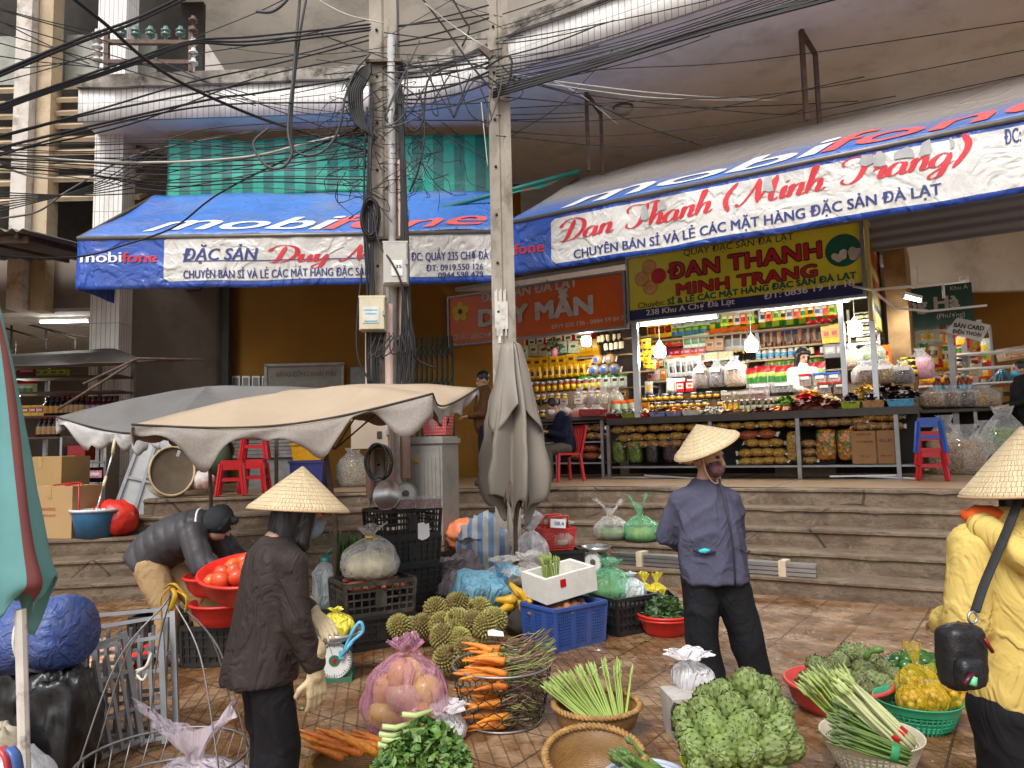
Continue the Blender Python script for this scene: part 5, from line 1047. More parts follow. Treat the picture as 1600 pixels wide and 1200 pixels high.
 # main cables, left side
for o in(0,6):cable([(-60,138+o,5.5),(110,66+o,6.2),(210,30+o,6.8),(300,-12+o,7.3),(420,-60+o,8)],.014,label='thick twin cable rising steeply over the louvred tower',group='twin cable over the tower')
for o in(0,5,9):cable([(-60,186+o,5.5),(60,143+o*.8,6),(215,90+o,6.9),(300,64+o*.5,7.3),(400,57+o*1.4,7.7),(580,38+o,8.1)],.012,label='stranded cable bundle crossing above the insulators to the thick pole',group='cable bundle above the insulators')
cable([(100,-14,5.5),(165,38,6),(230,95,6.6),(300,138,7.2),(400,182,7.9),(500,214,8.1),(575,236,8.15)],.016,label='single thick cable falling from the upper left to the thick pole')
cable([(-60,228,6),(150,172,6.9),(300,128,7.5),(430,100,8),(580,62,8.1)],.010);cable([(-60,245,6),(150,195,6.9),(330,155,7.6),(400,146,7.9),(580,118,8.1)],.013)
cable([(-60,252,6),(200,195,7.2),(400,122,8),(580,85,8.1)],.009);cable([(-40,255,6),(130,205,6.8),(330,165,7.6),(560,160,8.1)],.010)
cable([(-40,232,6.5),(60,246,7),(120,251,7.3),(200,254,7.6),(300,252,7.9),(400,243,8),(470,226,8.1),(530,212,8.1)],.013,m_cablew,'pale cable sagging in front of the tiled pillar to the thick pole')
cable([(-20,250,6.5),(54,276,7),(140,279,7.4),(195,276,7.6)],.011,m_cablew,'pale cable ending at the tiled pillar')
cable([(-20,394,7),(30,402,7.4),(125,401,8.2),(190,384,8.4),(270,356,8.4),(320,318,8.3),(350,298,8.3),(420,262,8.2),(560,200,8.1)],.012,label='black cable drooping across the left blue awning')
for a,b,c,d in((-20,8,158,52),(-20,28,400,150),(-20,45,400,165),(-20,62,180,112),(-20,22,140,100),(-20,85,150,105),(0,128,145,85),(20,108,145,90)):cable([(a,b,8.5),((a+c)/2,(b+d)/2+2,9.3),(c,d,10)],.007)
for k in range(13):
 y0=226+k*3.2+rnd.uniform(-2,2);y1=195+k*9+rnd.uniform(-6,6)
 cable([(-30,y0,6.5),(120,y0+rnd.uniform(-4,4)+k,7.2),(260,y0-8+k*3.6,7.8),(420,(y0+y1)/2+14-k*.5,8.1),(574,y1,8.15)],rnd.choice((.005,.006,.008)),m_cable if k%4 else m_cableg)
for k in range(7):cable([(-20,300+k*6,7),(150,305-k*3,7.5),(300,290-k*14,7.9),(574,235-k*8,8.1)],.006)
cable([(0,342,7.5),(60,330,7.6),(110,296,7.8),(220,240,8),(400,205,8.1)],.010,m_cableg);cable([(0,214,7.5),(150,176,7.8),(390,130,8)],.012)
# loops hanging at the thick pole
cable([(470,-20,7.9),(458,120,7.9),(450,200,7.9),(456,240,7.9),(440,262,7.9),(415,258,7.9),(396,225,7.9),(420,200,7.9)],.016,m_cableg,'grey cable loop hanging deepest in front of the green striped sheet')
cable([(482,-20,7.95),(468,60,7.95),(458,150,7.95),(456,222,7.95),(475,242,7.95),(505,236,7.95),(528,205,7.95),(540,150,7.95),(556,110,7.95),(578,84,8)],.013,m_cableg,'grey cable loop hanging left of the thick pole, upper right of two')
cable([(400,18,7.8),(425,18,7.8),(448,0,7.8),(460,-25,7.8)],.018,m_cableg,'short grey cable end curling at the top edge')
for k in range(7):o=k*3.4;cable([(580,100+o*.6,8.0-k*.012),(560+o*.5,112+o,8.0-k*.012),(545+o,145,7.95),(549+o*.9,180,7.95),(563+o*.6,200+o*.2,7.95),(585,212+o*.4,7.98)],.014,label='heavy black cable in the bundle bulging beside the thick pole',group='bulging cable bundle')
for k in range(6):
 c=(579+rnd.uniform(-3,3),341+rnd.uniform(-4,4));rx,ry=rnd.uniform(10,14),rnd.uniform(27,36)
 cable([(c[0]+rx*math.cos(a),c[1]+ry*math.sin(a),7.93-k*.01) for a in[i*2*PI/10 for i in range(11)]],.009,label='loop of the black cable coil hung on the thick pole below the awning edge',group='coil loops, upper');c=(592+rnd.uniform(-4,4),722);rx,ry=rnd.uniform(17,24),rnd.uniform(22,30)
 cable([(c[0]+rx*math.cos(a),c[1]+ry*math.sin(a),7.7-k*.01) for a in[i*2*PI/10 for i in range(11)]],.009,label='loop of the black cable coil under the beige switch box',group='coil loops, lower')
for k in range(11):
 x=573+rnd.uniform(-6,10);cable([(x+4,150+rnd.uniform(-20,50),7.98),(x,260,7.96),(x+rnd.uniform(-3,5),360,7.95),(x+rnd.uniform(0,7),460,7.97),(x+rnd.uniform(2,14),560,7.97),(x+rnd.uniform(5,20),640,7.97)],rnd.choice((.006,.009,.012)),label='black cable running down the left side of the thick pole',group='cables down the left of the pole')
 x=629+rnd.uniform(-6,6);cable([(x-4,128+rnd.uniform(-10,40),7.98),(x,250,8.0),(x+rnd.uniform(-2,8),380,8.0),(x+rnd.uniform(0,12),480,7.98),(x+rnd.uniform(-4,20),560,7.98),(x+rnd.uniform(-10,14),640,7.97)],rnd.choice((.006,.009,.012)),label='black cable running down the right side of the thick pole',group='cables down the right of the pole')
cable([(583,330,7.9),(592,380,7.86),(612,410,7.8),(628,446,7.8),(640,520,7.85),(650,560,7.9),(680,575,8.5)],.012,label='black cable crossing over the grey meter box');cable([(566,420,7.9),(558,500,7.9),(560,560,7.9),(580,600,7.9)],.012,label='black cable bowing out left of the cream meter box')
for k in range(5):cable([(590+k*6,520,7.86),(575+k*12,560-k*3,7.8),(590+k*11,548,7.82),(612+k*4,524,7.86)],.008,label='short cable loop below the meter boxes',group='cable loops below the boxes')
for k in range(60):
 x,y=rnd.choice((575,632))+rnd.uniform(-40,36),rnd.uniform(120,300);q=[(x,y,8.0)]
 for j in range(5):x+=rnd.uniform(-30,30);y+=rnd.uniform(-14,34);q.append((x,y,8.0+rnd.uniform(-.15,.15)))
 cable(q,rnd.choice((.003,.004,.005)),label='hair thin loose wire end at the thick pole',group='loose wire ends',n=5)
 # between the poles and to the right
for y0,y1,s_,r in((42,8,.01,.009),(40,22,.015,.009),(66,28,.02,.010),(72,45,.03,.008),(108,82,.03,.009),(122,98,.04,.012),(135,118,.05,.008),(150,112,.05,.012),(155,130,.06,.010),(160,160,.02,.007),(175,150,.04,.007)):cable([(622,y0,8.05),(764,y1,8.0)],r,sag=s_)
for q in([(622,128,8),(640,200,7.9),(660,190,7.9),(672,120,7.9),(730,100,8),(762,108,8)],[(655,140,7.9),(664,200,7.9),(655,260,7.9),(640,300,7.95)],[(760,105,7.95),(790,88,7.9),(800,98,7.9),(790,135,7.95),(762,120,7.95)],[(650,-15,8),(700,50,8),(735,100,8),(768,140,8)],[(700,-15,8),(725,30,8),(733,45,8),(722,72,8)]):cable(q,.011)
cable([(664,5,7.9),(710,42,8),(760,74,8),(830,112,8.6),(905,147,9.2),(965,194,10)],.007,m_cablew,'thin whitish wire passing the slim pole down to the ceiling lamp');cable([(480,-10,8),(540,22,8),(600,36,8)],.007,m_cablew,'thin yellowish wire at the top of the thick pole');cable([(752,160,7.9),(756,200,7.9),(762,260,7.9)],.005,m_cablew,'thin yellowish wire hanging beside the slim pole')
for k in range(6):cable([(770,148-k*2+(k%2)*6,8),(900,112-k*2.2+(k%2)*4,7.7),(1100,52-k*2.6+(k%3)*3,7.2),(1320,-8-k*2.5+(k%2)*5,6.7)],.013 if k<4 else.009,label='thick black cable in the heavy bundle sweeping under the canopy to the upper right',group='heavy bundle to the upper right')
for k in range(9):cable([(775,105+k*5,8),(900,82+k*4+rnd.uniform(-3,3),8),(1050,42+k*3+rnd.uniform(-3,3),8),(1250,-25+k*4,8)],.006,label='thin black cable fanning from the slim pole toward the upper right',group='thin cables fanning to the upper right')
for q in([(770,130,8.1),(950,108,8.6),(1180,94,8.8),(1620,30,8.6)],[(780,170,8.1),(1000,158,8.8),(1250,142,8.9),(1620,75,8.7)],[(780,188,8.1),(900,190,9),(1100,172,9.3),(1350,120,9)],[(780,205,8.1),(960,212,9),(1200,185,9.2),(1400,150,9)],[(775,118,8),(900,150,8.8),(1000,195,9.5),(1097,228,10)],[(800,120,8),(930,150,8.6),(1200,178,9.2),(1260,170,9.5)],[(790,152,8),(1000,168,9),(1200,165,9.4),(1340,158,9.8)],[(800,212,8.2),(880,160,9),(960,76,9.2)],[(775,180,8),(850,178,9),(915,176,10.4)],[(775,212,8),(1000,228,9),(1250,190,9),(1620,112,8.5)],[(640,175,8),(700,215,8.2),(762,250,8.2)],[(690,190,8),(730,222,8.2),(762,252,8.2)]):cable(q,.006,label='fine black wire strung under the canopy right of the slim pole',group='fine wires under the canopy')
for o in(0,8):cable([(800,116+o,8.2),(870,127+o*.8,8.6),(1000,143+o,9),(1100,151+o*.6,9.4),(1215,157,9.6)],.007,m_cablew,'white wire strung under the canopy','white wires under the canopy')
cable([(-10,12,8),(200,76,9),(400,160,8.4),(575,222,8.1)],.007);cable([(300,60,9.8),(400,20,8.5),(470,-14,8)],.006);cable([(300,85,9.8),(420,66,8.6),(578,30,8.1)],.007);cable([(305,105,9.8),(450,88,8.6),(578,55,8.1)],.007)
for k in range(26):
 a=(rnd.choice((600,625,775,785)),rnd.uniform(20,190),8);b=(a[0]+rnd.choice((-1,1))*rnd.uniform(120,420),a[1]+rnd.uniform(-90,60),rnd.uniform(7.6,9));cable([a,b],rnd.choice((.004,.006,.008)),rnd.choice((m_cable,m_cable,m_cableg)),sag=rnd.uniform(.005,.05))
for k in range(9):x=rnd.uniform(600,790);cable([(x,rnd.uniform(60,140),7.9),(x+rnd.uniform(-30,30),rnd.uniform(150,200),7.9),(x+rnd.uniform(-60,60),rnd.uniform(120,190),7.9),(x+rnd.uniform(-50,50),rnd.uniform(60,120),7.95)],.008,rnd.choice((m_cable,m_cableg)),'slack cable loop drooping between the two concrete poles','slack loops between the poles')
# insulator rack on the canopy
t=thing('insulator_rack','rusty steel rack with glass insulators on the canopy roof at left','rack',P(165,108,10.9));o0=t.location.copy()
def rp(px,py):return P(px,py,10.9)-o0
for y in(66,97):mb=MB();mb.bar(rp(163,y),rp(300,y+1),.07,.06);mb.build('beam',m_rust,t)
for x in(167,299):mb=MB();mb.bar(rp(x,50 if x<200 else 42),rp(x,112),.07,.06);mb.build('post',m_rust,t)
def insul(c,col,s=.07,n=2):
 mb=MB();pr=[(0,s*2.2),(s*.5,s*2.1),(s*.55,s*1.5)]
 for k in range(n):z=s*(1.3-k*.9);pr+=[(s,z),(s*1.0,z-s*.4),(s*.5,z-s*.5)]
 mb.lathe(pr+[(s*.3,-s)],12,c);mb.build('insulator',col,t)
glassy=M('green_glass',(.10,.20,.18),.12,coat=.5);porc=M('porcelain',(.62,.60,.56),.2)
for x in(190,212,235,259,282):insul(rp(x,56),glassy)
for y in(62,72,82,92,102):insul(rp(152,y),porc,.075,1)
for y in(40,56,74,90,106):insul(rp(302,y),porc if y%4 else m_rust,.07,1)
# small brackets on the slim pole
mb=MB();mb.bar(P(752,75,7.98),P(768,90,7.98),.06);tag(mb.build('pole_bracket',m_rust),'small rusty bracket on the slim pole','bracket')
# ---- corrugated lean-to roof and dark tarpaulins at left
def corr(u,v):x=-12.5+u*6.3;q=V((x,9.3+v*2.8,4.55+v*.35+.022*math.sin(x*42)-u*.12));return q
mb=MB();mb.grid(corr,260,4);o=obj('corrugated_roof',thicken(mb.mesh('corrugated_roof',M('dark_tin',(.16,.15,.14),.6,.3,dirt=(.07,.05,.04))),.01));tag(o,'dark corrugated lean-to roof left of the blue awning','roof')
mb=MB();mb.bar((-12,9.5,4.48),(-6.3,9.5,4.36),.05,.10);mb.bar((-6.4,9.4,4.4),(-6.4,12.0,4.7),.05,.08)
for x in(-11,-9,-7.3):mb.bar((x,9.3,4.45),(x,12.0,4.75),.05,.08)
tag(mb.build('roof_frame',m_rust),'dark steel frame carrying the corrugated lean-to roof','frame')
def tarp2(u,v):a=P(-60,575,9.6).lerp(P(322,560,10.2),u);b=P(-30,556,11.5).lerp(P(180,545,11.5),u);q=a.lerp(b,v);q.z-=.12*math.sin(PI*v)-.05*noise.noise(V((u*4,v*2,1)));return q
mb=MB();mb.grid(tarp2,30,10);o=obj('dark_tarpaulin',thicken(mb.mesh('dark_tarpaulin',M('dark_tarp',(.11,.095,.085),.7,dirt=(.2,.17,.14))),.006));tag(o,'dusty dark tarpaulin roof over the bottle stall at left','tarpaulin')
mb=MB();mb.tube([P(130,600,9.4),P(215,560,9.8),P(318,562,10.2)],.018,6);mb.tube([P(90,640,9.6),P(215,562,9.8)],.018,6);tag(mb.build('tarpaulin_pole',m_rust),'thin pole propping the dusty dark tarpaulin','pole')
t=thing('railing','thin black stair railing in the hall at left','railing',(-10,15,0))
for a,b in(((5,497),(75,515)),((5,512),(75,532)),((75,515),(120,530)),((80,517),(138,527))):mb=MB();mb.tube([P(*a,14)-V((-10,15,0)),P(*b,14)-V((-10,15,0))],.02,6);mb.build('rail',m_dark,t)
for x in(18,72,118):mb=MB();mb.tube([P(x,498+x*.25,14)-V((-10,15,0)),P(x,545,14)-V((-10,15,0))],.02,6);mb.build('post',m_dark,t)
# ---- bottle stall at left
Y0=11.2
t=thing('stall_shelf','dark metal shelves of bottles and boxes in the stall behind the teal cloth','shelf',P(100,700,Y0+.3));o0=t.location.copy()
zz=[P(100,y,Y0).z for y in(588,612,649,682)];xa,xb=P(20,650,Y0).x,P(190,650,Y0).x
for z in zz:mb=MB();mb.box((0,0,0),(xb-xa,.4,.03));mb.build('shelf_board',m_rust,t,V(((xa+xb)/2,Y0+.1,z-.016))-o0)
for x in(xa+.3,(xa+xb)/2+.3,xb):mb=MB();mb.box((0,0,0),(.05,.05,2.6));mb.build('post',m_steel,t,V((x,Y0+.33,1.75))-o0)
def lrow(name,label,cat,group,mesh,px0,px1,Y,n,z):
 for i in range(n):x=P(px0+(px1-px0)*(i+.5)/n,650,Y).x;tag(obj(name,mesh,None,(x,Y,z),(0,0,rnd.uniform(-.1,.1))),label,cat,group)
bb=[bottle(.30,.06,PK['dbrown'],PK['tan'],PK['dred'],.5),bottle(.28,.06,PK['black'],PK['gold'],PK['black'],.5)]
lrow('bottle','dark bottle with tan label on the upper shelf of the left stall','bottle','bottles of the left stall, upper',bb[0],95,133,Y0,5,zz[2]);lrow('bottle','dark bottle with gold label on the upper shelf of the left stall','bottle','gold label bottles of the left stall',bb[1],70,95,Y0,3,zz[2]);lrow('bottle','maroon bottle at the right end of the upper shelf','bottle','maroon bottles of the left stall',bottle(.28,.06,PK['wine'],PK['grey'],PK['dbrown'],.5),135,186,Y0,6,zz[2]);lrow('bottle','dark bottle with tan label on the lower shelf of the left stall','bottle','bottles of the left stall, lower',bb[0],60,92,Y0-.05,4,zz[3])
lrow('carton','lime green carton on the top board of the left stall','carton','lime cartons of the left stall',carton(.14,.11,.1,[PK['lime'],PK['pgreen'],PK['green']]),54,103,Y0,4,zz[0]);lrow('carton','yellow red carton behind the bulb of the left stall','carton','yellow red cartons',carton(.16,.16,.1,[PK['yellow'],PK['red'],PK['white']]),26,70,Y0,4,zz[2]);lrow('pouch','red and green pouch below the bulb of the left stall','pouch','red green pouches of the left stall',pouch(.2,.22,.08,[PK['pgreen'],PK['red'],PK['green'],PK['white']],seed=77),22,52,Y0-.05,3,zz[1]-.05);lrow('carton','maroon carton on the topmost board behind the teal cloth','carton','maroon cartons',carton(.2,.16,.1,[PK['wine'],PK['dred'],PK['pink']]),22,52,Y0,3,zz[0]+.0)
t=thing('crate_shelf','low grey shelf with red crates and tins behind the cardboard boxes','shelf',P(140,745,10.2));t.location.z=.575
for z in(.25,.55,.85):mb=MB();mb.box((0,0,z),(.6,.35,.025));mb.build('shelf_board',m_steel,t)
for x in(-.3,.3):mb=MB();mb.box((x,0,.6),(.03,.35,1.2));mb.build('post',m_steel,t)
for k,(x,z,c) in enumerate(((-.12,.87,'dred'),(.14,.57,'black'),(-.14,.57,'black'),(.12,.27,'red'),(-.16,.27,'black'))):o=obj('tin',carton(.24,.2,.25,[PK[c],PK['pink'] if c=='black' else PK[c],PK['white'] if c=='black' else PK[c]]),None,t.location+V((x,0,z-.01+.026)));tag(o,'black tin with pink print on the low grey shelf' if c=='black' else 'dark red crate on the top board of the low grey shelf' if c=='dred' else 'bright red crate at the foot of the low grey shelf','tin' if c=='black' else 'crate','black tins' if c=='black' else None)
# cardboard boxes, bucket and mop
cb=M('cardboard',(.42,.27,.13),.85,var=.08,vs=3,dirt=(.3,.18,.09),da=.3);cb2=M('cardboard_dark',(.36,.235,.10),.85,var=.08,vs=3)
def cbox(name,label,loc,d_,rz,mat,texts=(),tape=None):
 t=thing(name,label,'box',loc,rz);mb=MB();mb.box((0,0,d_[2]/2),d_);mb.build('carton',mat,t)
 mb=MB();mb.box((0,0,d_[2]+.002),(d_[0],.05,.004));mb.box((0,-d_[1]/2-.002,d_[2]-.07),(.05,.004,.14));mb.build('tape',M('brown_tape',(.40,.25,.09),.3),t)
 for s_,x,y,h_,w_,m_ in texts:lettering(t,s_,m_,lambda a,b:V((a,-d_[1]/2-.003,b)),x,y,h_,w_)
 return t
m_redpr=M('red_box_print',(.45,.08,.05),.7)
q=P(102,828,8.95);q.z=.57;cbox('cardboard_box','front cardboard box with small red print, beside the blue bucket',q,(.60,.5,.60),-.18,cb,(('HANOI FOOD',-.12,.32,.04,.2,m_redpr),('VIETNAM',-.12,.25,.03,.2,m_redpr)))
mb=MB();mb.tube([q+V((.1,-.2,.605)),q+V((.3,-.26,.62)),q+V((.31,-.262,.3)),q+V((.30,-.262,.05))],.01,5);mb.tube([q+V((-.1,-.1,.61)),q+V((.1,.1,.63)),q+V((.25,-.1,.61))],.01,5);tag(mb.build('red_strap',PK['red']),'red plastic strap lying over the front cardboard box','strap')
q=P(85,770,9.6);q.z=.57;cbox('cardboard_box','taller cardboard box standing behind the front one',q,(.6,.5,.95),-.15,cb2)
q=P(146,832,8.72);q.z=.575;t=thing('mop_bucket','blue oval mop bucket with white rim on the steps','bucket',q,.1)
mb=MB();mb.lathe([(.001,0),(.19,0),(.235,.25),(.245,.29)],24,sy=.75);mb.build('tub',M('blue_plastic',(.035,.14,.28),.4,dirt=(.1,.12,.14),da=.3),t)
mb=MB();mb.lathe([(.245,.29),(.27,.30),(.265,.325),(.23,.32),(.13,.30),(.001,.30)],24,sy=.75);mb.build('rim',M('pale_plastic',(.55,.57,.58),.4),t)
mb=MB();a,b=q+V((.03,0,.3)),P(180,694,9.2);mb.tube([a,a.lerp(b,.35)],.012,8);mb.tube([a.lerp(b,.35),a.lerp(b,.5)],.018,8,mi=1);mb.tube([a.lerp(b,.5),b],.012,8);mb.tube([a.lerp(b,.85),b+V((0,0,.1))],.02,8,mi=1);tag(mb.build('mop',[m_shiny,PK['cream']]),'mop with steel handle standing in the blue bucket','mop')
def lump(name,label,cat,c,r,mat,seed,amp=.18,fq=2.4,nu=28,nv=18,up=0,group=None,flat=True):
 mb=MB()
 def fn(d):
  v=1+amp*(1-2.2*abs(noise.noise(d*fq+V((seed,0,0)))))+amp*.5*noise.noise(d*fq*3+V((0,seed,0)))+up*max(0,d.z)**6
  return max(v,.3) if not(flat and d.z<-.75) else max(v,.3)*.75/abs(d.z)
 mb.ball((0,0,r[2]),r,nu,nv,fn=fn);z0=min(v.z for v in mb.v)
 for v in mb.v:v.z-=z0
 return tag(mb.build(name,mat,None,c),label,cat,group)
q=P(178,822,8.9);q.z=.57;lump('red_shopping_bag','crumpled red shopping bag with white lettering behind the blue bucket','bag',q,(.26,.2,.22),M('red_film',(.62,.03,.02),.3,bump=.02,bs=9),3,.12);t=bpy.data.objects['red_shopping_bag'];lettering(t,'life',m_wht,lambda a,b:V((a,-.235+.2*abs(a),b)),-.1,.27,.07,.18,bold=.04)
for k,(px,dx,tl) in enumerate(((205,0,.28),(238,.25,.24))):
 t=thing('metal_table','folded grey metal table top leaning by the steps','table',P(px,790,9.55+k*.1),0,'leaning table tops',(-.25,tl,.35));t.location.z=.6
 mb=MB();mb.box((0,0,.58),(.5,.03,1.1));mb.build('table_top',M('pale_metal',(.42,.43,.42),.4,.4,dirt=(.3,.3,.28)),t);mb=MB()
 for x in(-.25,.25):mb.box((x,-.03,.58),(.04,.04,1.14))
 mb.box((0,-.03,.6),(.5,.03,.03));mb.build('frame',m_steel,t)
for k,(px,y) in enumerate(((262,738),(269,737))):
 t=thing('winnowing_tray','round brown winnowing tray leaning at the platform edge, front one' if k else 'round brown winnowing tray leaning at the platform edge, rear one','tray',P(px,y,9.9-k*.08),0,None,(1.2,0,.35+.1*k))
 mb=MB();mb.lathe([(.001,0),(.30,0),(.34,.03)],30,sx=.8);mb.build('mat',M('dark_weave',(.10,.075,.05),.8,bump=.01,bs=80),t);mb=MB();mb.tube([(.34*.8*math.cos(a),.34*math.sin(a),.03) for a in[i*PI/16 for i in range(32)]],.016,6,closed=True);mb.build('rim',M('bamboo',(.42,.31,.17),.6,var=.2),t)
def stool(c,mat,label,h=.44,rz=0,group=None,holes=True):
 t=thing('plastic_stool',label,'stool',c,rz,group)
 mb=MB();mb.box((0,0,h-.02),(.27,.27,.04));mb.box((0,0,h-.055),(.285,.285,.03));mb.build('seat',mat,t)
 for sx in(-1,1):
  for sy in(-1,1):
   mb=MB();mb.bar((sx*.125,sy*.125,h-.05),(sx*.17,sy*.17,0),.065,.03,up=(sx,sy,0));mb.bar((sx*.125,sy*.125,h-.05),(sx*.17,sy*.17,0),.03,.065,up=(sx,sy,0));mb.build('leg',mat,t)
 for a in range(4):
  mb=MB();R_=Matrix.Rotation(a*PI/2,4,'Z');mb.mat=R_;mb.bar((-.14,-.147,h*.45),(.14,-.147,h*.45),.02,.045);mb.bar((-.13,-.138,h*.8),(.13,-.138,h*.8),.02,.07);mb.build('brace',mat,t)
 return t
redp=M('red_plastic',(.50,.018,.025),.32,var=.1);redb=M('red_basin',(.60,.025,.02),.35,var=.1,dirt=(.3,.02,.02),da=.3)
q=P(362,768,9.9);q.z=.96;stool(q,redp,'red plastic stool on the platform under the beige umbrella',.46,.3);q=P(398,757,10.5);q.z=.96;stool(q,redp,'red plastic stool half hidden behind the umbrella fringe',.46,.1);q2=q+V((0,0,.46));stool(q2,redp,'second red stool set on top of the half hidden one',.4,.2)
c=R(RS(1458,745,3.7),3.7,.96)
stool(c,redp,'red lower stool in the stack beside the counter',.42,RZ);stool(c+V((0,0,.20)),redp,'red middle stool in the stack beside the counter',.44,RZ);stool(c+V((0,0,.36)),M('blue_stool_plastic',(.03,.10,.42),.35),'blue plastic stool on top of the stack beside the counter',.46,RZ)
mb=MB();mb.box((0,0,.25),(.9,.5,.5));
for k in range(9):mb.box((0,0,.5+k*.055),(1.1-.05*math.sin(k),.6,.045))
q=P(430,735,11.6);q.z=.96;tag(mb.build('stacked_sheets',M('grey_foam',(.26,.26,.25),.7,var=.3,vs=9)),'stack of grey sheets on the platform behind the beige umbrella','stack');bpy.data.objects['stacked_sheets'].location=q
q=P(484,735,11.2);q.z=.96
for z,c_,d_,lb in((0,'navy',(.5,.4,.42),'dark blue crate at the bottom behind the beige umbrella'),(.425,'gold',(.46,.36,.26),'yellow basket crate stacked on the dark blue crate'),(.69,'red',(.42,.34,.10),'red lid on the yellow basket crate')):
 mb=MB();mb.box((0,0,d_[2]/2),d_,taper=.9);mb.box((0,0,d_[2]-.02),(d_[0]+.03,d_[1]+.03,.03));tag(mb.build('storage_crate',PK[c_],None,q+V((0,0,z))),lb,'crate')
q=P(552,735,11.6);q.z=.96;nutbag(0,0,0,.5,.6,m_seed,'big clear sack of pale stuff behind the thick pole',False,pos=q,rz=0)
lump('rice_sack','white and red printed sack beside the red stool','sack',P(316,764,10.0),(.16,.14,.13),M('white_sack',(.6,.56,.52),.7,dirt=(.5,.06,.05),da=.8,ds=6),8,.1);lump('yellow_sack','ochre yellow sack behind the winnowing trays','sack',P(298,750,10.6),(.22,.16,.4),M('ochre_sack',(.45,.27,.05),.6),9,.1);lump('green_bag','dull green bag behind the red stool','bag',P(332,745,10.5),(.22,.2,.3),M('dull_green',(.07,.11,.06),.6),10,.15)
# ---- market umbrellas
def square_umbrella(name,label,peak,corners,drop,mat,fringe_mat,pole_xy,poleh,scallop,seed,extra=None):
 c0=V((pole_xy[0],pole_xy[1],0));t=thing(name,label,'umbrella',c0);pk=peak-c0;cs=[c-c0 for c in corners]
 mb=MB();fb=MB()
 for i in range(4):
  a,b=cs[i],cs[(i+1)%4]
  def f(u,v):
   e=a.lerp(b,u);e=e-V((0,0,.14*math.sin(PI*u)))+(pk-e)*(.10*math.sin(PI*u));q=pk.lerp(e,v);q.z+=.10*math.sin(PI*v)*.35-.05*math.sin(PI*v)*math.sin(PI*u)+.012*noise.noise(q*3+V((seed,0,0)));return q
  mb.grid(f,18,12)
  def g(u,v):
   q=f(u,1);ln=drop*(.45+.55*abs(math.sin(u*PI*scallop)))*max(.12,.65+1.0*noise.noise(V((u*7,i*3,seed))));return q+V((0,0,-ln*v))+(b-a).cross(V((0,0,1))).normalized()*(-.03*math.sin(u*30+v*2)*v)
  fb.grid(g,54,4)
 obj('canopy',thicken(mb.mesh('canopy',mat),.004),t);obj('fringe',thicken(fb.mesh('fringe',fringe_mat),.0015),t)
 for i in range(4):
  a,b=cs[i],cs[(i+1)%4];mb=MB();mb.tube([(lambda e:e+(pk-e)*(.10*math.sin(PI*u/20))+V((0,0,.004)))(a.lerp(b,u/20)-V((0,0,.14*math.sin(PI*u/20)))) for u in range(21)],.008,5);mb.build('piping',M('dark_seam',(.06,.05,.045),.8),t)
 mb=MB();mb.tube([(0,0,0),(0,0,poleh*.5),pk+V((0,0,-.03))],.022,8);mb.build('pole',m_rust,t)
 for c in cs:mb=MB();mb.tube([pk*1+V((0,0,-.06)),c+V((0,0,-.02))],.010,5);mb.build('rib',m_rust,t);
 for c in cs:mb=MB();mb.tube([(0,0,pk.z-.5),(pk+V((0,0,-.06))).lerp(c,.5)],.008,5);mb.build('strut',m_rust,t)
 return t
m_beige=M('beige_canvas',(.43,.335,.24),.8,var=.08,vs=2,dirt=(.36,.26,.17),da=.5,ds=1.4);m_fr=M('grey_fringe',(.31,.28,.25),.85,var=.12,vs=60,dirt=(.24,.20,.17),da=.4,ds=5,bump=.003,bs=220)
m_greyc=M('grey_canvas',(.17,.163,.157),.8,var=.1,vs=2,dirt=(.14,.125,.11),da=.5)
Cb=G(524,1000);square_umbrella('market_umbrella','low beige square umbrella with scalloped grey fringe over the fruit crates',P(495,606,6.0),[P(206,664,5.2),P(676,616,4.9),P(748,606,6.7),P(345,640,7.2)],.23,m_beige,m_fr,(Cb.x,Cb.y),1.9,2.5,4)
Cg=V((P(330,760,8.1).x,8.1,0));square_umbrella('market_umbrella','low grey square umbrella with torn white fringe left of the beige one',P(325,604,8.1),[P(88,652,7.2),P(250,672,6.6),P(560,612,7.9),P(420,610,9.2)],.26,m_greyc,M('torn_white_fringe',(.45,.44,.43),.8,dirt=(.12,.11,.10),da=.95,ds=2.5),(Cg.x,Cg.y),1.9,2.5,11)
mb=MB();c=P(432,700,7.3);mb.tube([V((c.x,7.3,0)),V((c.x,7.3,1.75))],.02,8);tag(mb.build('prop_pole',m_rust),'bare rusty pole under the beige umbrella','pole')
# umbrella foot
t=thing('umbrella_foot','dirty flat board foot with rusty strut and tied wire holding the beige umbrella pole','stand',Cb)
mb=MB();mb.smooth=False;mb.prism([(-.2,-.14),(.25,-.12),(.34,-.02),(.3,.1),(-.1,.14),(-.24,.05)],.002,.05);mb.build('board',M('dirty_board',(.12,.085,.06),.8,bump=.02,bs=9),t);mb=MB();mb.tube([(.02,0,.30),(.30,-.05,.05)],.012,6);mb.build('strut',m_rust,t)
mb=MB()
for k in range(7):mb.tube([(.036*math.cos(a),.036*math.sin(a),.28+k*.012+.01*math.sin(a*2+k)) for a in[i*PI/5 for i in range(10)]],.006,4,closed=True)
mb.tube([(0.03,0,.34),(.06,-.03,.38),(.03,-.02,.3)],.006,4);mb.build('tie_wire',M('rust_wire',(.22,.09,.05),.7),t)
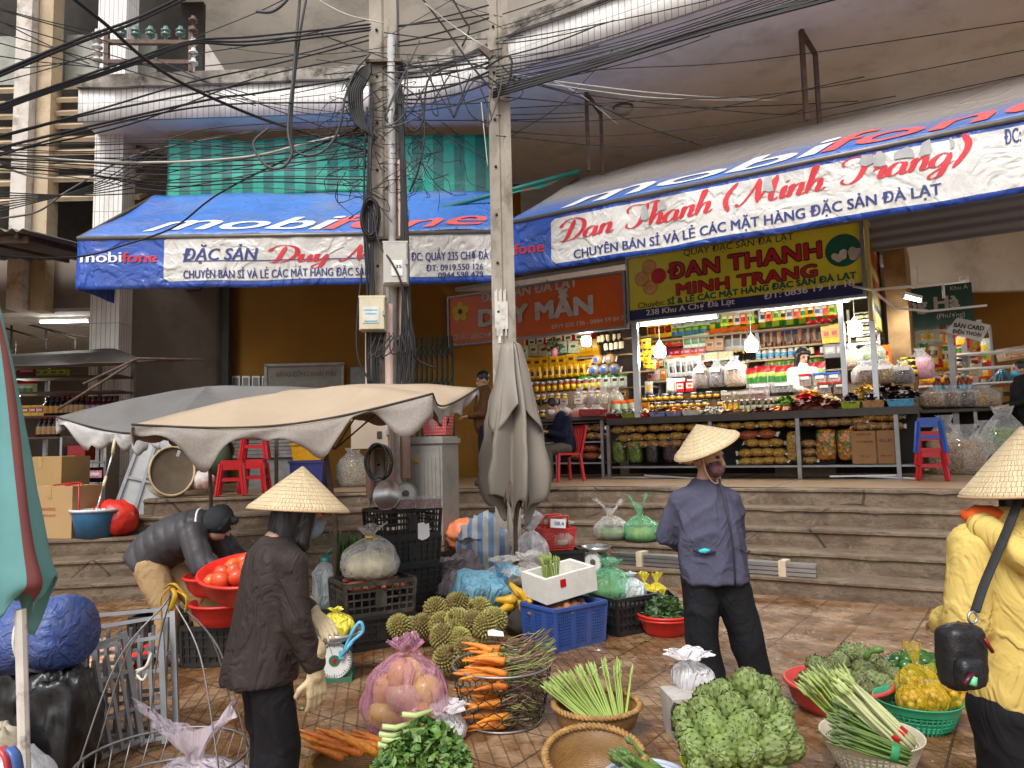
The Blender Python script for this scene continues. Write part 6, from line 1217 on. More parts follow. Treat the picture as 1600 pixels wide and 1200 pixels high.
# closed umbrellas
def closed_umbrella(name,label,base,ztop,prof,mat,seed,folds=7,foldamp=.28,polem=None,lean=(0,0),mat2=None,ragged=.06,poler=.02):
 t=thing(name,label,'umbrella',base);mb=MB();n=96;N=len(prof);P_=catmull([V((r,z,0)) for r,z in prof],6);vs=[]
 for i,p in enumerate(P_):
  v=i/(len(P_)-1)
  for k in range(n):
   a=2*PI*k/n;q=V((math.cos(a),math.sin(a),0));w_=foldamp*min(1,v*2.2)
   r=p.x*(1+w_*(1-2*abs(math.sin(a*folds/2+.7*noise.noise(V((math.cos(a)*1.5,v*1.6,seed)))+v*.6)))+.22*v*noise.noise(V((q.x*1.6,q.y*1.6,v*3+seed))))
   z=p.y-(ragged*(noise.noise(V((q.x*3,q.y*3,seed)))+.4*math.sin(a*folds)) if v>.8 else 0)*(v-.8)*5
   vs.append(V((r*q.x+lean[0]*v,r*q.y+lean[1]*v,z)))
 L=len(P_)
 mb.add(vs,[(i*n+k,i*n+(k+1)%n,(i+1)*n+(k+1)%n,(i+1)*n+k) for i in range(L-1) for k in range(n)],True)
 if mat2:
  for j in range(len(mb.f)):mb.mi[j]=1 if(j%n) in range(int(n*mat2[1]),int(n*mat2[2])) else 0
 me=mb.mesh('cover',[mat]+([mat2[0]] if mat2 else[]));obj('cover',thicken(me,.005),t)
 mb=MB();mb.tube([(0,0,0),(0,0,ztop-.05)],poler,8);mb.build('pole',polem or m_rust,t);return t
b=P(813,945,7.0);b.z=0
def closed_flap(t,prof,mat,seed):
 for a0,a1 in((3.3,4.9),(5.3,6.9)):
  pr=catmull([V((r,z,0)) for r,z in prof],5);L=len(pr)-1
  def f(u,v):
   p=pr[min(L,int(v*L+.5))];a=a0+(a1-a0)*u;r=p.x*(1+.12*math.sin(u*9+seed)*v+.10*noise.noise(V((u*3,v*3,seed+a0))));return V((r*math.cos(a),r*math.sin(a),p.y+.5*v*v*v*(abs(u-.45)-.25)))
  mb=MB();mb.grid(f,30,20);obj('flap',thicken(mb.mesh('flap',mat),.006),t)
gcan=M('grey_vinyl',(.235,.205,.172),.5,var=.1,vs=2,dirt=(.22,.19,.15),da=.45,ds=2)
gu=closed_umbrella('closed_umbrella','closed grey umbrella hanging in folds in front of the slim pole',b+V((-.03,0,0)),2.5,[(.02,2.50),(.08,2.45),(.12,2.2),(.165,1.9),(.20,1.6),(.235,1.3),(.23,1.05),(.20,.95)],gcan,5,6,.5,ragged=.22)
closed_flap(gu,[(.03,2.51),(.10,2.45),(.155,2.2),(.21,1.95),(.255,1.75)],gcan,17)
mb=MB()
for k in range(14):a=rnd.uniform(0,6.3);mb.tube([(.14*math.cos(a),.14*math.sin(a)-.02,1.2),(.17*math.cos(a),.17*math.sin(a)-.03,1.02),(.13*math.cos(a),.13*math.sin(a),.9+rnd.uniform(0,.1))],.008,5)
mb.build('rib',m_rust,gu)
b=P(50,1200,2.5);b.z=0
closed_umbrella('closed_umbrella','closed teal and maroon umbrella at the left edge, on a peeling white pole',b+V((-.215,0,0)),2.1,[(.015,2.12),(.05,2.0),(.10,1.75),(.145,1.45),(.19,1.2),(.225,1.08),(.21,1.0)],M('teal_canvas',(.16,.40,.40),.6,var=.08,dirt=(.09,.28,.27),da=.5,ds=2),3,6,.16,M('peeling_white_paint',(.66,.62,.56),.6,dirt=(.1,.06,.04),da=1,ds=9),(0,0),(M('maroon_canvas',(.20,.055,.05),.6,var=.12),.965,.999),.16,.02)
mb=MB();mb.smooth=False;mb.tube([P(32,952,2.47)*1,V((P(44,1200,2.47).x+.02,2.47,0))],.018,8);tag(mb.build('white_post',MATS['peeling_white_paint']),'peeling white post beside the black bag at left','post')
# ================================================================ market goods on the ground
def crate(name,label,c,rz,d,mat,group=None,bars=5,vb=9,solid=False,tilt=None):
 w_,dp,h=d;mb=MB()
 mb.box((0,0,.012),(w_*.96,dp*.96,.02))
 for(x0,y0,x1,y1) in((-w_/2,-dp/2,w_/2,-dp/2),(w_/2,-dp/2,w_/2,dp/2),(w_/2,dp/2,-w_/2,dp/2),(-w_/2,dp/2,-w_/2,-dp/2)):
  k=.95;a0,a1,b0,b1=V((x0*k,y0*k,.02)),V((x1*k,y1*k,.02)),V((x0,y0,h)),V((x1,y1,h))
  for j in range(bars):
   t=j/(bars-1);mb.bar(a0.lerp(b0,t),a1.lerp(b1,t),.022 if j in(0,bars-1) else.010,.03 if j in(0,bars-1) else.014)
  n=vb if abs(x1-x0)>abs(y1-y0) else int(vb*dp/w_)
  for j in range(n+1):
   t=j/n;wd=.03 if j in(0,n) else.008;mb.bar(a0.lerp(a1,t),b0.lerp(b1,t),wd,.014,up=(y1-y0,x0-x1,0))
  m_=.5;mb.bar(a0.lerp(a1,.42).lerp(b0.lerp(b1,.42),.5),a0.lerp(a1,.58).lerp(b0.lerp(b1,.58),.5),.018,h*.55)
  mb.slab(a0*.985+V((0,0,0)),a1*.985,b1*.985,b0*.985,.004) if solid else None
 return tag(mb.build(name,mat,None,c,tilt or(0,0,rz)),label,'crate',group)
blk=M('black_plastic',(.014,.014,.015),.42,var=.3,vs=20,dirt=(.06,.05,.04),da=.5)
def at0(px,py,Y,z=0):q=P(px,py,Y);return V((q.x,Y,z))
c1=at0(628,950,6.75);rzc=.62
for k in range(4):crate('black_crate',['bottom black crate of the tall stack by the grey cabinet','black crate second from the bottom of the tall stack','black crate third from the bottom of the tall stack','topmost black crate of the tall stack with a white tag'][k],c1+V((.01*(k%2),0,.245*k)),rzc+(.05,-.04,.03,0)[k],(.56,.42,.24),blk,solid=k<3)
mb=MB();mb.smooth=False;mb.prism([(-.06,-.06),(-.02,-.08),(.03,-.07),(.06,-.05),(.055,.06),(.02,.05),(0,.07),(-.06,.065)],0,.003);q=c1+V((.215,-.155,.86));tag(mb.build('white_tag',m_whitep,None,P(662,829,6.35),(PI/2,0,.75)),'torn white paper tag on the topmost black crate','tag')
def scatter(name,label,cat,group,meshes,c,rx,ry,n,z,hump=.1,rot=None,sc=(.85,1.1),rz=0,flatr=False):
 for i in range(n):
  a,q=i*2.4,math.sqrt((i+.5)/n);x,y=rx*q*math.cos(a),ry*q*math.sin(a)
  p=Matrix.Rotation(rz,3,'Z')@V((x,y,0));zz=z+hump*(1-q*q)
  r_=(rnd.uniform(0,6.3),rnd.uniform(0,6.3),rnd.uniform(0,6.3)) if rot is None else rot(i)
  tag(obj(name,meshes[i%len(meshes)],None,V(c)+p+V((0,0,zz)),r_,rnd.uniform(*sc)),label,cat,group)
berry=[MB().ball((0,0,0),(.018,.018,.024),8,6).mesh('strawberry',M('strawberry_red',(.34,.012,.012),.4,rnd_obj=.25))]
scatter('strawberry','dark red strawberry heaped in the topmost black crate','strawberry','strawberries in the top crate',berry,c1,.24,.17,70,.955,.045,rz=rzc)
for px,py,lb in((638,793,'clear punnet packed with red strawberries on the tall crate stack'),(668,796,'second clear punnet with paler berries on the tall crate stack')):
 t=thing('punnet',lb,'punnet',at0(px,py,6.5,1.0),.5);mb=MB();mb.box((0,0,.04),(.20,.13,.07));mb.build('fruit',chips_mat('berry_fill','8a1414','4a0a0a',30),t);mb=MB();mb.box((0,0,.05),(.22,.15,.10));mb.build('box',m_clear,t)
def dial_scale(name,label,c,rz,pan_tilt=0,sc=1,detached=False,z0=0,pan=True):
 t=thing(name,label,'scale',c,rz,None,None,sc)
 gm=M('scale_green',(.02,.16,.09),.5,dirt=(.1,.09,.06),da=.5)
 mb=MB();mb.box((0,0,.015),(.20,.22,.03));mb.smooth=True
 mb.prism([(-.10,-.09),(.10,-.09),(.085,.08),(-.085,.08)],.03,.20);mb.build('body',gm,t)
 mb=MB();mb.mat=Matrix.Translation((0,-.10,.125))@Matrix.Rotation(PI/2,4,'X');mb.lathe([(.001,0),(.098,0)],32);mb.build('dial',M('dial_white',(.72,.73,.70),.3,var=.03),t)
 mb=MB();mb.mat=Matrix.Translation((0,-.10,.125))@Matrix.Rotation(PI/2,4,'X');mb.lathe([(.001,.004),(.032,.004)],20,mi=0);mb.lathe([(.001,.006),(.014,.006)],12,mi=1);mb.build('hub',[gm,PK['red']],t)
 mb=MB();mb.mat=Matrix.Translation((0,-.10,.125))@Matrix.Rotation(PI/2,4,'X')
 for k in range(40):a=k*PI/20;r0=.075 if k%5==0 else.084;mb.bar((r0*math.cos(a),r0*math.sin(a),.003),(.093*math.cos(a),.093*math.sin(a),.003),.003,.001)
 mb.build('graduation',m_paint_bl,t);mb=MB();mb.mat=Matrix.Translation((0,-.105,.125));mb.bar((0,-.002,0),(-.025,-.002,.075),.005,.002);mb.tube([(.1*math.cos(a),0,.1*math.sin(a)) for a in[i*PI/14 for i in range(28)]],.006,6,closed=True);mb.build('needle',m_steel,t)
 if pan:
  mb=MB();mb.mat=Matrix.Translation((0,0,.23));mb.lathe([(.001,.0),(.12,.0),(.15,.045),(.156,.047),(.12,-.006),(.001,-.006)],24);mb.lathe([(.03,-.04),(.04,0)],10);mb.build('pan',m_shiny,t)
 return t
dial_scale('dial_scale','green dial scale standing on the topmost black crate',at0(633,775,6.75,.99),.2,pan=False)
mb=MB();mb.lathe([(.001,0),(.10,0),(.125,.035),(.13,.037),(.128,.03),(.1,-.005),(.001,-.005)],26);q=P(607,774,6.45);tag(mb.build('steel_pan',m_shiny,None,q,(1.35,0,-.25)),'loose steel scale pan propped upright on the berries','pan')
c2=at0(582,988,5.95);rz2=.55
crate('black_crate','lower black crate under the sweet potatoes',c2,rz2,(.55,.40,.24),blk,solid=True);crate('black_crate','dusty black crate full of sweet potatoes behind the umbrella foot',c2+V((0,0,.245)),rz2-.03,(.56,.41,.25),M('dusty_black_plastic',(.03,.026,.022),.55,dirt=(.13,.10,.07),da=.7,ds=6))
crate('black_crate','black crate lying between the sweet potatoes and the tall stack',at0(655,962,6.3),.7,(.5,.38,.24),blk,solid=True)
def root_mesh(seed,L,r,mat):
 mb=MB();pts,rs=[],[]
 for i in range(9):t=i/8;pts.append(V(((t-.5)*L,.02*math.sin(t*4+seed),.012*math.sin(t*5+seed*2))));rs.append(max(.004,r*math.sin(PI*min(1,.06+t*.92))**.7*(1+.18*noise.noise(V((t*5,seed,0))))))
 mb.tube(pts,rs,9);return mb.mesh('sweet_potato',mat)
m_sp=M('sweet_potato_skin',(.30,.105,.055),.75,var=.25,vs=12,dirt=(.16,.09,.05),rnd_obj=.25,bump=.004);m_sp2=M('purple_potato_skin',(.16,.085,.065),.8,var=.25,vs=12,dirt=(.24,.16,.10),rnd_obj=.2,bump=.004)
spm=[root_mesh(k,.20+.03*(k%3),.032,m_sp) for k in range(3)];spm2=[root_mesh(k+5,.22,.034,m_sp2) for k in range(3)]
lie=lambda i:(rnd.uniform(-.2,.2),rnd.uniform(-.25,.25),rnd.uniform(0,6.3))
scatter('sweet_potato','reddish sweet potato in the dusty black crate','sweet potato','sweet potatoes in the black crate',spm,c2+V((0,0,.245)),.22,.15,24,.19,.06,lie,rz=rz2)
def bag(name,label,c,w_,h_,mat,seed,inner=None,inner_mat=None,neck=.22,flare=.10,group=None,squash=1.0,rz=0,cat='bag',folds=.22,rot=None,tie=None,handles=False):
 """tied or open carrier bag: bulging body, gathered neck, flaring mouth"""
 t=thing(name,label,cat,c,rz,group,rot);mb=MB();r=w_/2;hn=h_*(1-neck)
 prof=catmull([V((r*.62,0,0)),V((r*.94,h_*.10,0)),V((r,h_*.34,0)),V((r*.82,hn*.72,0)),V((r*.40,hn*.93,0)),V((r*.14,hn,0)),V((r*.16+flare*.4,hn+(h_-hn)*.45,0)),V((r*.2+flare,h_,0))],5)
 prof=[(.001,.001)]+[(max(.004,p.x),max(.001,p.y)) for p in prof];N=len(prof)
 def wob(a,v):
  q=V((math.cos(a),math.sin(a),0));g=max(0,v-.45)/.55
  return folds*(.35+g)*(noise.noise(V((q.x*2.2,q.y*2.2,v*3+seed)))+.4*g*math.sin(a*11+seed+v*3))+.08*(1-abs(noise.noise(V((q.x*5,q.y*5,v*7+seed))))*2)
 mb.lathe(prof,48,wob=wob,sy=squash);
 lx,ly=rnd.uniform(-.12,.12),rnd.uniform(-.1,.1)
 for v in mb.v:
  k=max(0,v.z/h_-.5)*2;a=math.atan2(v.y,v.x)
  if handles:v.x*=1+.9*k;v.y*=1-.55*k;v.z+=h_*.24*k*(abs(math.cos(a))**3-.75)+.03*k*noise.noise(V((v.x*20,v.y*9,seed)))
  v.x+=lx*(v.z/h_)**2*w_+.05*w_*noise.noise(V((0,seed,v.z*9)));v.y+=ly*(v.z/h_)**2*w_;v.z+=.10*h_*k*noise.noise(V((math.cos(a)*1.5,math.sin(a)*1.5,seed*3)))
 obj('film',mb.mesh('film',mat),t)
 if inner_mat:
  mb=MB();mb.lathe([(.001,.006),(r*.6,.008),(r*.86,h_*.12),(r*.9,h_*.30),(r*.66,hn*.6*inner),(.001,hn*.8*inner)],30,wob=lambda a,v:.12*noise.noise(V((math.cos(a)*2.2,math.sin(a)*2.2,v*5+seed))),sy=squash);mb.build('contents',inner_mat,t)
 if tie:mb=MB();mb.tube([(r*.16*math.cos(a),r*.16*math.sin(a)*squash,hn) for a in[i*PI/6 for i in range(12)]],.008,5,closed=True);mb.build('tie',tie,t)
 return t
f_clear=film('bag_clear',(.70,.68,.64),.20);f_white=film('bag_white',(.80,.78,.80),.55);f_green=film('bag_green',(.16,.50,.26),.30);f_pink=film('bag_pink',(.80,.36,.52),.24);f_blue=film('bag_blue',(.16,.46,.68),.62);f_pale=film('bag_pale',(.62,.72,.72),.5);f_smoke=film('bag_smoke',(.30,.25,.26),.55);f_yel=film('bag_yellow',(.75,.62,.04),.55);f_lilac=film('bag_lilac',(.78,.68,.76),.42)
m_pale_fill=M('pale_fill',(.42,.34,.22),.7,var=.4,vs=6);m_greenfill=M('green_fill',(.12,.22,.06),.6,var=.4,vs=9)
t=bag('clear_bag','big tied translucent bag with yellow strip on the sweet potatoes',c2+V((-.02,.02,.50)),.44,.40,f_clear,3,.9,M('yellowish_fill',(.42,.36,.20),.6,var=.45,vs=7),.2,.06,folds=.2,tie=PK['yellow'])
# green beans, water jug
mb=MB()
for k in range(46):
 a=rnd.uniform(-.14,.14);y=rnd.uniform(-.06,.06);mb.tube(catmull([(a*.5,y,rnd.uniform(0,.08)),(a*.8+rnd.uniform(-.03,.03),y,.2),(a*1.4+rnd.uniform(-.05,.05),y-.02,.36+rnd.uniform(-.06,.05))],4),.008,5)
tag(mb.build('long_beans',M('bean_green',(.06,.13,.025),.5,var=.4,vs=9),None,at0(540,872,6.3,.42),(.1,.25,.2)),'bundle of dark green long beans beside the translucent bag','beans');crate('black_crate','black crate under the long beans behind the umbrella pole',at0(538,940,6.4),.3,(.4,.3,.4),blk,solid=True)
t=thing('water_jug','clear plastic water jug with teal cap behind the conical hat','jug',at0(508,930,6.1,.25));mb=MB();mb.lathe([(.001,0),(.10,0),(.105,.1),(.10,.2),(.105,.28),(.06,.34),(.03,.36),(.03,.38)],20);mb.build('bottle',film('jug_film',(.55,.65,.66),.35),t);mb=MB();mb.lathe([(.036,.37),(.036,.40),(.001,.40)],12);mb.tube([(.03,0,.39),(.08,0,.43),(.06,0,.47),(.0,0,.41)],.008,5);mb.build('cap',PK['teal'],t);crate('black_crate','black crate under the water jug',at0(508,965,6.1),.1,(.34,.3,.25),blk,solid=True)
# grey telecom cabinet
q=at0(678,845,8.55,.385);t=thing('telecom_cabinet','grey ribbed steel street cabinet standing on the steps between the poles','cabinet',q,-.42)
mcab=M('cabinet_grey',(.30,.285,.26),.6,.1,var=.1,vs=2,dirt=(.15,.13,.10),da=.6,ds=3)
mb=MB();mb.box((0,0,.6),(.46,.38,1.2));mb.build('body',mcab,t);mb=MB();mb.box((0,0,1.215),(.50,.42,.06));mb.box((0,0,1.25),(.46,.38,.03));mb.build('roof',mcab,t)
mb=MB();mb.box((.0,-.196,.6),(.41,.016,1.1))
for k in range(7):mb.box((-.15+k*.05,-.208,.55),(.014,.012,.95))
mb.build('door',mcab,t);mb=MB();mb.box((-.16,-.215,.5),(.03,.03,.10));mb.bar((-.16,-.23,.5),(-.12,-.24,.42),.015);mb.build('handle',m_dark,t);mb=MB();mb.box((-.1,-.21,1.0),(.09,.006,.05));mb.build('plate',PK['gold'],t)
mb=MB();mb.box((0,0,.06),(.5,.42,.12));mb.build('plinth',MSTEP,t)
def basket(name,label,c,w_,d_,h_,mat,rz=0,handle=True,sc=1,card=None):
 t=thing(name,label,'basket',c,rz);mb=MB();mb.box((0,0,.008),(w_*.84,d_*.84,.014))
 for(x0,y0,x1,y1) in((-w_/2,-d_/2,w_/2,-d_/2),(w_/2,-d_/2,w_/2,d_/2),(w_/2,d_/2,-w_/2,d_/2),(-w_/2,d_/2,-w_/2,-d_/2)):
  k=.86;a0,a1,b0,b1=V((x0*k,y0*k,.01)),V((x1*k,y1*k,.01)),V((x0,y0,h_)),V((x1,y1,h_));L=(b1-b0).length;n=int(L/.028)
  for j in range(n+1):mb.bar(a0.lerp(a1,j/n),b0.lerp(b1,j/n),.011,.006,up=(y1-y0,x0-x1,0))
  for j in range(9):t_=j/8;mb.bar(a0.lerp(b0,t_),a1.lerp(b1,t_),.008,.011 if j<7 else.024)
  mb.bar(b0,b1,.022,.018)
 mb.build('tub',mat,t)
 if handle:
  for y,lean in((-d_*.3,-.35),(d_*.3,.2)):
   mb=MB();hh=.13;mb.tube([(-w_*.3,y,h_),(-w_*.28,y+lean*hh,h_+hh),(-w_*.1,y+lean*hh,h_+hh),(w_*.1,y+lean*hh,h_+hh),(w_*.28,y+lean*hh,h_+hh),(w_*.3,y,h_)],.012,6);mb.build('handle',mat,t)
 return t
redk=M('red_basket_plastic',(.62,.045,.04),.35);pinkk=M('faded_red_plastic',(.60,.12,.12),.4)
basket('plastic_basket','faded red basket on top of the grey cabinet',at0(685,692,8.5,1.665),.30,.24,.30,pinkk,-.3,False);bag('clear_bag','crumpled clear bag in the basket on the grey cabinet',at0(684,690,8.5,1.70),.22,.34,f_clear,8)
basket('plastic_basket','bright red basket with tall handles on the steps behind the styrofoam box',at0(868,852,7.9,.43),.36,.28,.22,redk,.25);bag('clear_bag','clear bag spilling over the bright red basket with tall handles',at0(874,846,7.9,.46),.3,.26,f_clear,12,.8,m_pale_fill)
mb=MB();mb.box((0,0,0),(.16,.005,.09));o=tag(mb.build('price_card',m_whitep,None,P(872,818,7.7),(-.3,.1,.2)),'white price card in the bright red basket','card');lettering(o,'58.4',m_navy,lambda a,b:V((a,-.006,b)),-.04,-.02,.04,.1,bold=.02)
crate('black_crate','black crate under the bright red basket',at0(868,895,7.9),.2,(.5,.4,.42),blk,solid=True)
crate('black_crate','low black crate with broad handles in front of the bright red basket',at0(878,905,6.9),.12,(.56,.38,.30),blk);heap=lump('meat_pack','pinkish packed goods in the low black crate','pack',at0(880,900,6.9,.05),(.22,.14,.12),M('pinkish_fill',(.42,.22,.16),.5,var=.4,vs=9),4)
t=dial_scale('dial_scale','dirty green scale with silver pan at the end of the pipes',at0(932,868,7.8,.19),-.5)
basket('plastic_basket','red basket with square handle lying by the durians',at0(722,950,6.0,.0),.36,.24,.20,redk,-.15)
bag('clear_bag','grey smoky bag heaped on the foot of the steps',at0(730,880,7.6,.2),.36,.40,f_smoke,5,.8,M('dark_fill',(.10,.07,.06),.6,var=.5,vs=8));bag('clear_bag','dusty clear bag left of the blue wrapped parcel',at0(706,925,6.9,.1),.44,.40,f_smoke,6,.85,M('dark_fill',(.10,.07,.06),.6,var=.5,vs=8));crate('black_crate','black crate under the dusty clear bag',at0(706,945,6.95),.1,(.4,.3,.10),blk,solid=True)
lump('orange_bag','bright orange plastic bag on the steps beside the grey cabinet','bag',at0(728,835,8.4,.38),(.20,.16,.17),M('orange_film',(.72,.22,.10),.35,bump=.03,bs=8),7,.2);lump('black_bag','small black bag behind the striped sack','bag',at0(768,805,8.2,.57),(.14,.12,.12),blk,2,.25)
lump('striped_sack','crumpled blue, white and red striped sack against the slim pole','sack',at0(756,865,7.7,.19),(.22,.17,.28),stripe_mat('sack_stripes','b9b4b0','6f8fb5',.11,dirt=.25),21,.32,2.0)
lump('striped_sack','pale sack with red and blue stripes in front of the slim pole','sack',at0(790,935,6.5,.0),(.24,.18,.2),stripe_mat('sack_stripes_red','c4b8ad','7d95b4',.17,dirt=.3),33,.14);bag('clear_bag','clear bag of peanuts lying on the pale striped sack',at0(796,905,6.5,.33),.42,.22,f_clear,15,.95,chips_mat('peanut_fill','c99a63','9a6a38',14));bag('clear_bag','second clear bag of peanuts behind the umbrella pole',at0(822,900,6.7,.26),.3,.3,f_clear,25,.95,chips_mat('peanut_fill','c99a63','9a6a38',14))
t=thing('blue_parcel','boxy parcel wrapped in blue plastic in front of the slim pole','parcel',at0(742,920,6.3,.2),0,None,(.5,.15,.5));mb=MB();mb.box((0,0,.12),(.36,.24,.24));me=mb.mesh('wrap',m_dark)
mb=MB();mb.ball((0,0,.13),(.25,.18,.17),26,18,fn=lambda d:(1/max(abs(d.x),abs(d.y),abs(d.z)))**.8*(1+.10*noise.noise(d*3))*.86);mb.build('wrap',film('parcel_film',(.22,.50,.66),.95,.22),t);mb=MB();mb.lathe([(.02,0),(.06,.04),(.10,.12)],20,(.2,.05,.22),wob=lambda a,v:.3*math.sin(a*6));mb.build('knot',f_blue,t);mb=MB();mb.box((0,0,0),(.3,.3,.2));crate('black_crate','black crate under the blue wrapped parcel',at0(742,950,6.35),.4,(.42,.34,.19),blk,solid=True)
bag('white_bag','white open bag between the slim pole and the red basket',at0(830,872,7.6,.3),.34,.52,f_white,9,.6,m_pale_fill,.3,.08);crate('black_crate','black crate under the white open bag',at0(830,890,7.65),.1,(.36,.3,.29),blk,solid=True)
bag('clear_bag','clear carrier bag of leaves standing on the steps, left of the green bag',at0(957,842,8.95,.385),.40,.46,f_clear,14,.6,m_greenfill,.38,.05,squash=.7,handles=True);bag('green_bag','translucent green carrier bag standing on the steps',at0(1003,843,8.75,.385),.40,.52,f_green,18,.62,M('lime_fill',(.30,.42,.14),.6,var=.3,vs=9),.42,.02,squash=.7,handles=True)
for k in range(9):
 y,z=(k%3)*.045,(k//3)*.042;a=R(3.3,.10+y,.215+z);b=R(1.15+.03*(k%3),.16+y,.215+z);a.z=b.z=.215+z
 mb=MB();mb.bar(b,a,.034,.034);tag(mb.build('metal_pipe',m_shiny),'long bright metal pipe in the bundle lying on the lowest step','pipe','bundle of metal pipes')
for s_ in(1.5,2.2,3.0):mb=MB();q=R(s_,.145+(3.3-s_)*.028,.26);mb.box(q,(.07,.17,.16),rz=RZ-.1);tag(mb.build('tape_wrap',M('masking_tape',(.55,.46,.33),.7)),'beige tape wrapped round the bundle of metal pipes','tape','tape wraps on the pipes')
# blue crate with potatoes and styrofoam box
cbl=at0(882,985,5.85);rzb=.66;bluep=M('blue_crate_plastic',(.035,.085,.30),.4,dirt=(.09,.09,.12),da=.5)
w_,d_,h_=.52,.40,.30;t=thing('blue_crate','blue perforated crate of sweet potatoes under the styrofoam box','crate',cbl,rzb);mb=MB();mb.box((0,0,.01),(w_*.92,d_*.92,.02))
for(x0,y0,x1,y1) in((-w_/2,-d_/2,w_/2,-d_/2),(w_/2,-d_/2,w_/2,d_/2),(w_/2,d_/2,-w_/2,d_/2),(-w_/2,d_/2,-w_/2,-d_/2)):
 k=.92;a0,a1,b0,b1=V((x0*k,y0*k,.01)),V((x1*k,y1*k,.01)),V((x0,y0,h_)),V((x1,y1,h_));L=(b1-b0).length;n=int(L/.02)
 for j in range(n+1):
  t_=j/n;big=min(abs(t_-q) for q in(0,.31,.36,.64,.69,1))<.025;mb.bar(a0.lerp(a1,t_),b0.lerp(b1,t_),.026 if big else.007,.012,up=(y1-y0,x0-x1,0))
 for j in range(14):t_=j/13;mb.bar(a0.lerp(b0,t_),a1.lerp(b1,t_),.008,.03 if j in(0,12,13) else.007)
 mb.bar(b0,b1,.03,.02)
mb.build('tub',bluep,t);lettering(t,'SM',M('red_marker',(.45,.03,.03),.6),lambda a,b:V((w_/2+.012,a,b)),-.06,.18,.09,.13,bold=.01)
mb=MB();mb.box((0,0,.1),(.44,.33,.17));mb.build('filling',m_dark,t)
scatter('sweet_potato','brownish sweet potato in the blue crate','sweet potato','sweet potatoes in the blue crate',spm2+spm[:1],cbl,.21,.15,24,.23,.06,lie,rz=rzb)
sty=M('styrofoam',(.74,.72,.66),.8,var=.05,vs=20,bump=.004,bs=120,dirt=(.5,.45,.38),da=.4);q=cbl+V((-.02,.08,.36));t=thing('styrofoam_box','white styrofoam box tilted on the blue crate','box',q,0,None,(.06,-.12,rzb-.12));w_,d_,h_,th=.48,.34,.19,.035
mb=MB();mb.box((0,0,.015),(w_,d_,.03))
for c_,dd in(((-w_/2+th/2,0,h_/2+.015),(th,d_,h_-.03)),((w_/2-th/2,0,h_/2+.015),(th,d_,h_-.03)),((0,-d_/2+th/2,h_/2+.015),(w_-2*th,th,h_-.03)),((0,d_/2-th/2,h_/2+.015),(w_-2*th,th,h_-.03))):mb.box(c_,dd)
mb.build('tub',sty,t);mb=MB();mb.box((-.08,-d_/2-.002,.13),(.05,.005,.06));mb.build('red_label',PK['red'],t)
def stalk_mesh(L,r,mats,seed):
 mb=MB();b=.04*math.sin(seed);mb.tube(catmull([(0,0,0),(b*.4,.0,L*.5),(b,.01,L*.97)],4),[r*(1-.3*i/8) for i in range(9)],6,mi=0)
 mb.lathe([(r*.8,0),(r*1.25,L*.06),(r*.9,L*.14),(.001,L*.2)],6,(b*.8,.005,L*.84),mi=1)
 for k in range(5):a=k*2.4;z=L*(.84+.03*k);mb.ball((b*.8+r*math.cos(a),.005+r*math.sin(a),z),(r*.5,r*.5,r*1.5),5,4,mi=1)
 return mb.mesh('asparagus_stalk',mats)
asp_g=[M('asparagus_green',(.30,.40,.08),.45,var=.2,rnd_obj=.18),M('asparagus_tip',(.36,.44,.14),.5,var=.25,rnd_obj=.15)];asp_d=[M('asparagus_dark',(.13,.22,.05),.45,var=.25,rnd_obj=.2),M('asparagus_darktip',(.12,.17,.06),.5)];asp_w=[M('asparagus_pale',(.50,.52,.26),.45,var=.15,rnd_obj=.15),asp_g[1]]
ST=[stalk_mesh(.30,.0052,asp_g,k) for k in range(4)];STD=[stalk_mesh(.30,.006,asp_d,k) for k in range(3)];STW=[stalk_mesh(.32,.008,asp_w,k) for k in range(3)]
def stalks(label,group,meshes,c,n,rx,ry,dirv,spread,cat='asparagus',L=1):
 d0=V(dirv).normalized()
 for i in range(n):
  a,q=i*2.4,math.sqrt((i+.5)/n);off=V((rx*q*math.cos(a),ry*q*math.sin(a),rnd.uniform(-.015,.015)));dr=(d0+V((off.x,off.y,0))*spread+V((rnd.uniform(-.06,.06),rnd.uniform(-.06,.06),0))).normalized()
  o=obj('asparagus_stalk',meshes[i%len(meshes)],None,V(c)+off,dr.to_track_quat('Z','Y').to_euler(),L*rnd.uniform(.9,1.08));tag(o,label,cat,group)
stalks('thin green asparagus stalk standing in the styrofoam box','asparagus in the styrofoam box',ST,q+V((-.06,.0,.05)),34,.06,.05,(-.2,-.2,1),1.2,L=.85)
crate('black_crate','black crate under the tied green bag, right of the blue crate',at0(975,965,6.2),.55,(.42,.34,.28),blk);bag('green_bag','tied pale green bag bulging out of the black crate beside the blue crate',at0(951,925,6.35,.22),.40,.32,f_green,31,.85,m_greenfill,.18,.05);bag('clear_bag','pale bluish bag slumped beside the tied green bag',at0(984,930,6.3,.22),.26,.22,f_pale,35,.85,m_pale_fill,.15,.03)
mb=MB();mb.box((0,0,.11),(.38,.30,.2));tag(mb.build('carton_filling',m_dark,None,at0(975,965,6.2,.012),(0,0,.55)),'dark packed goods filling the black crate beside the blue crate','goods')
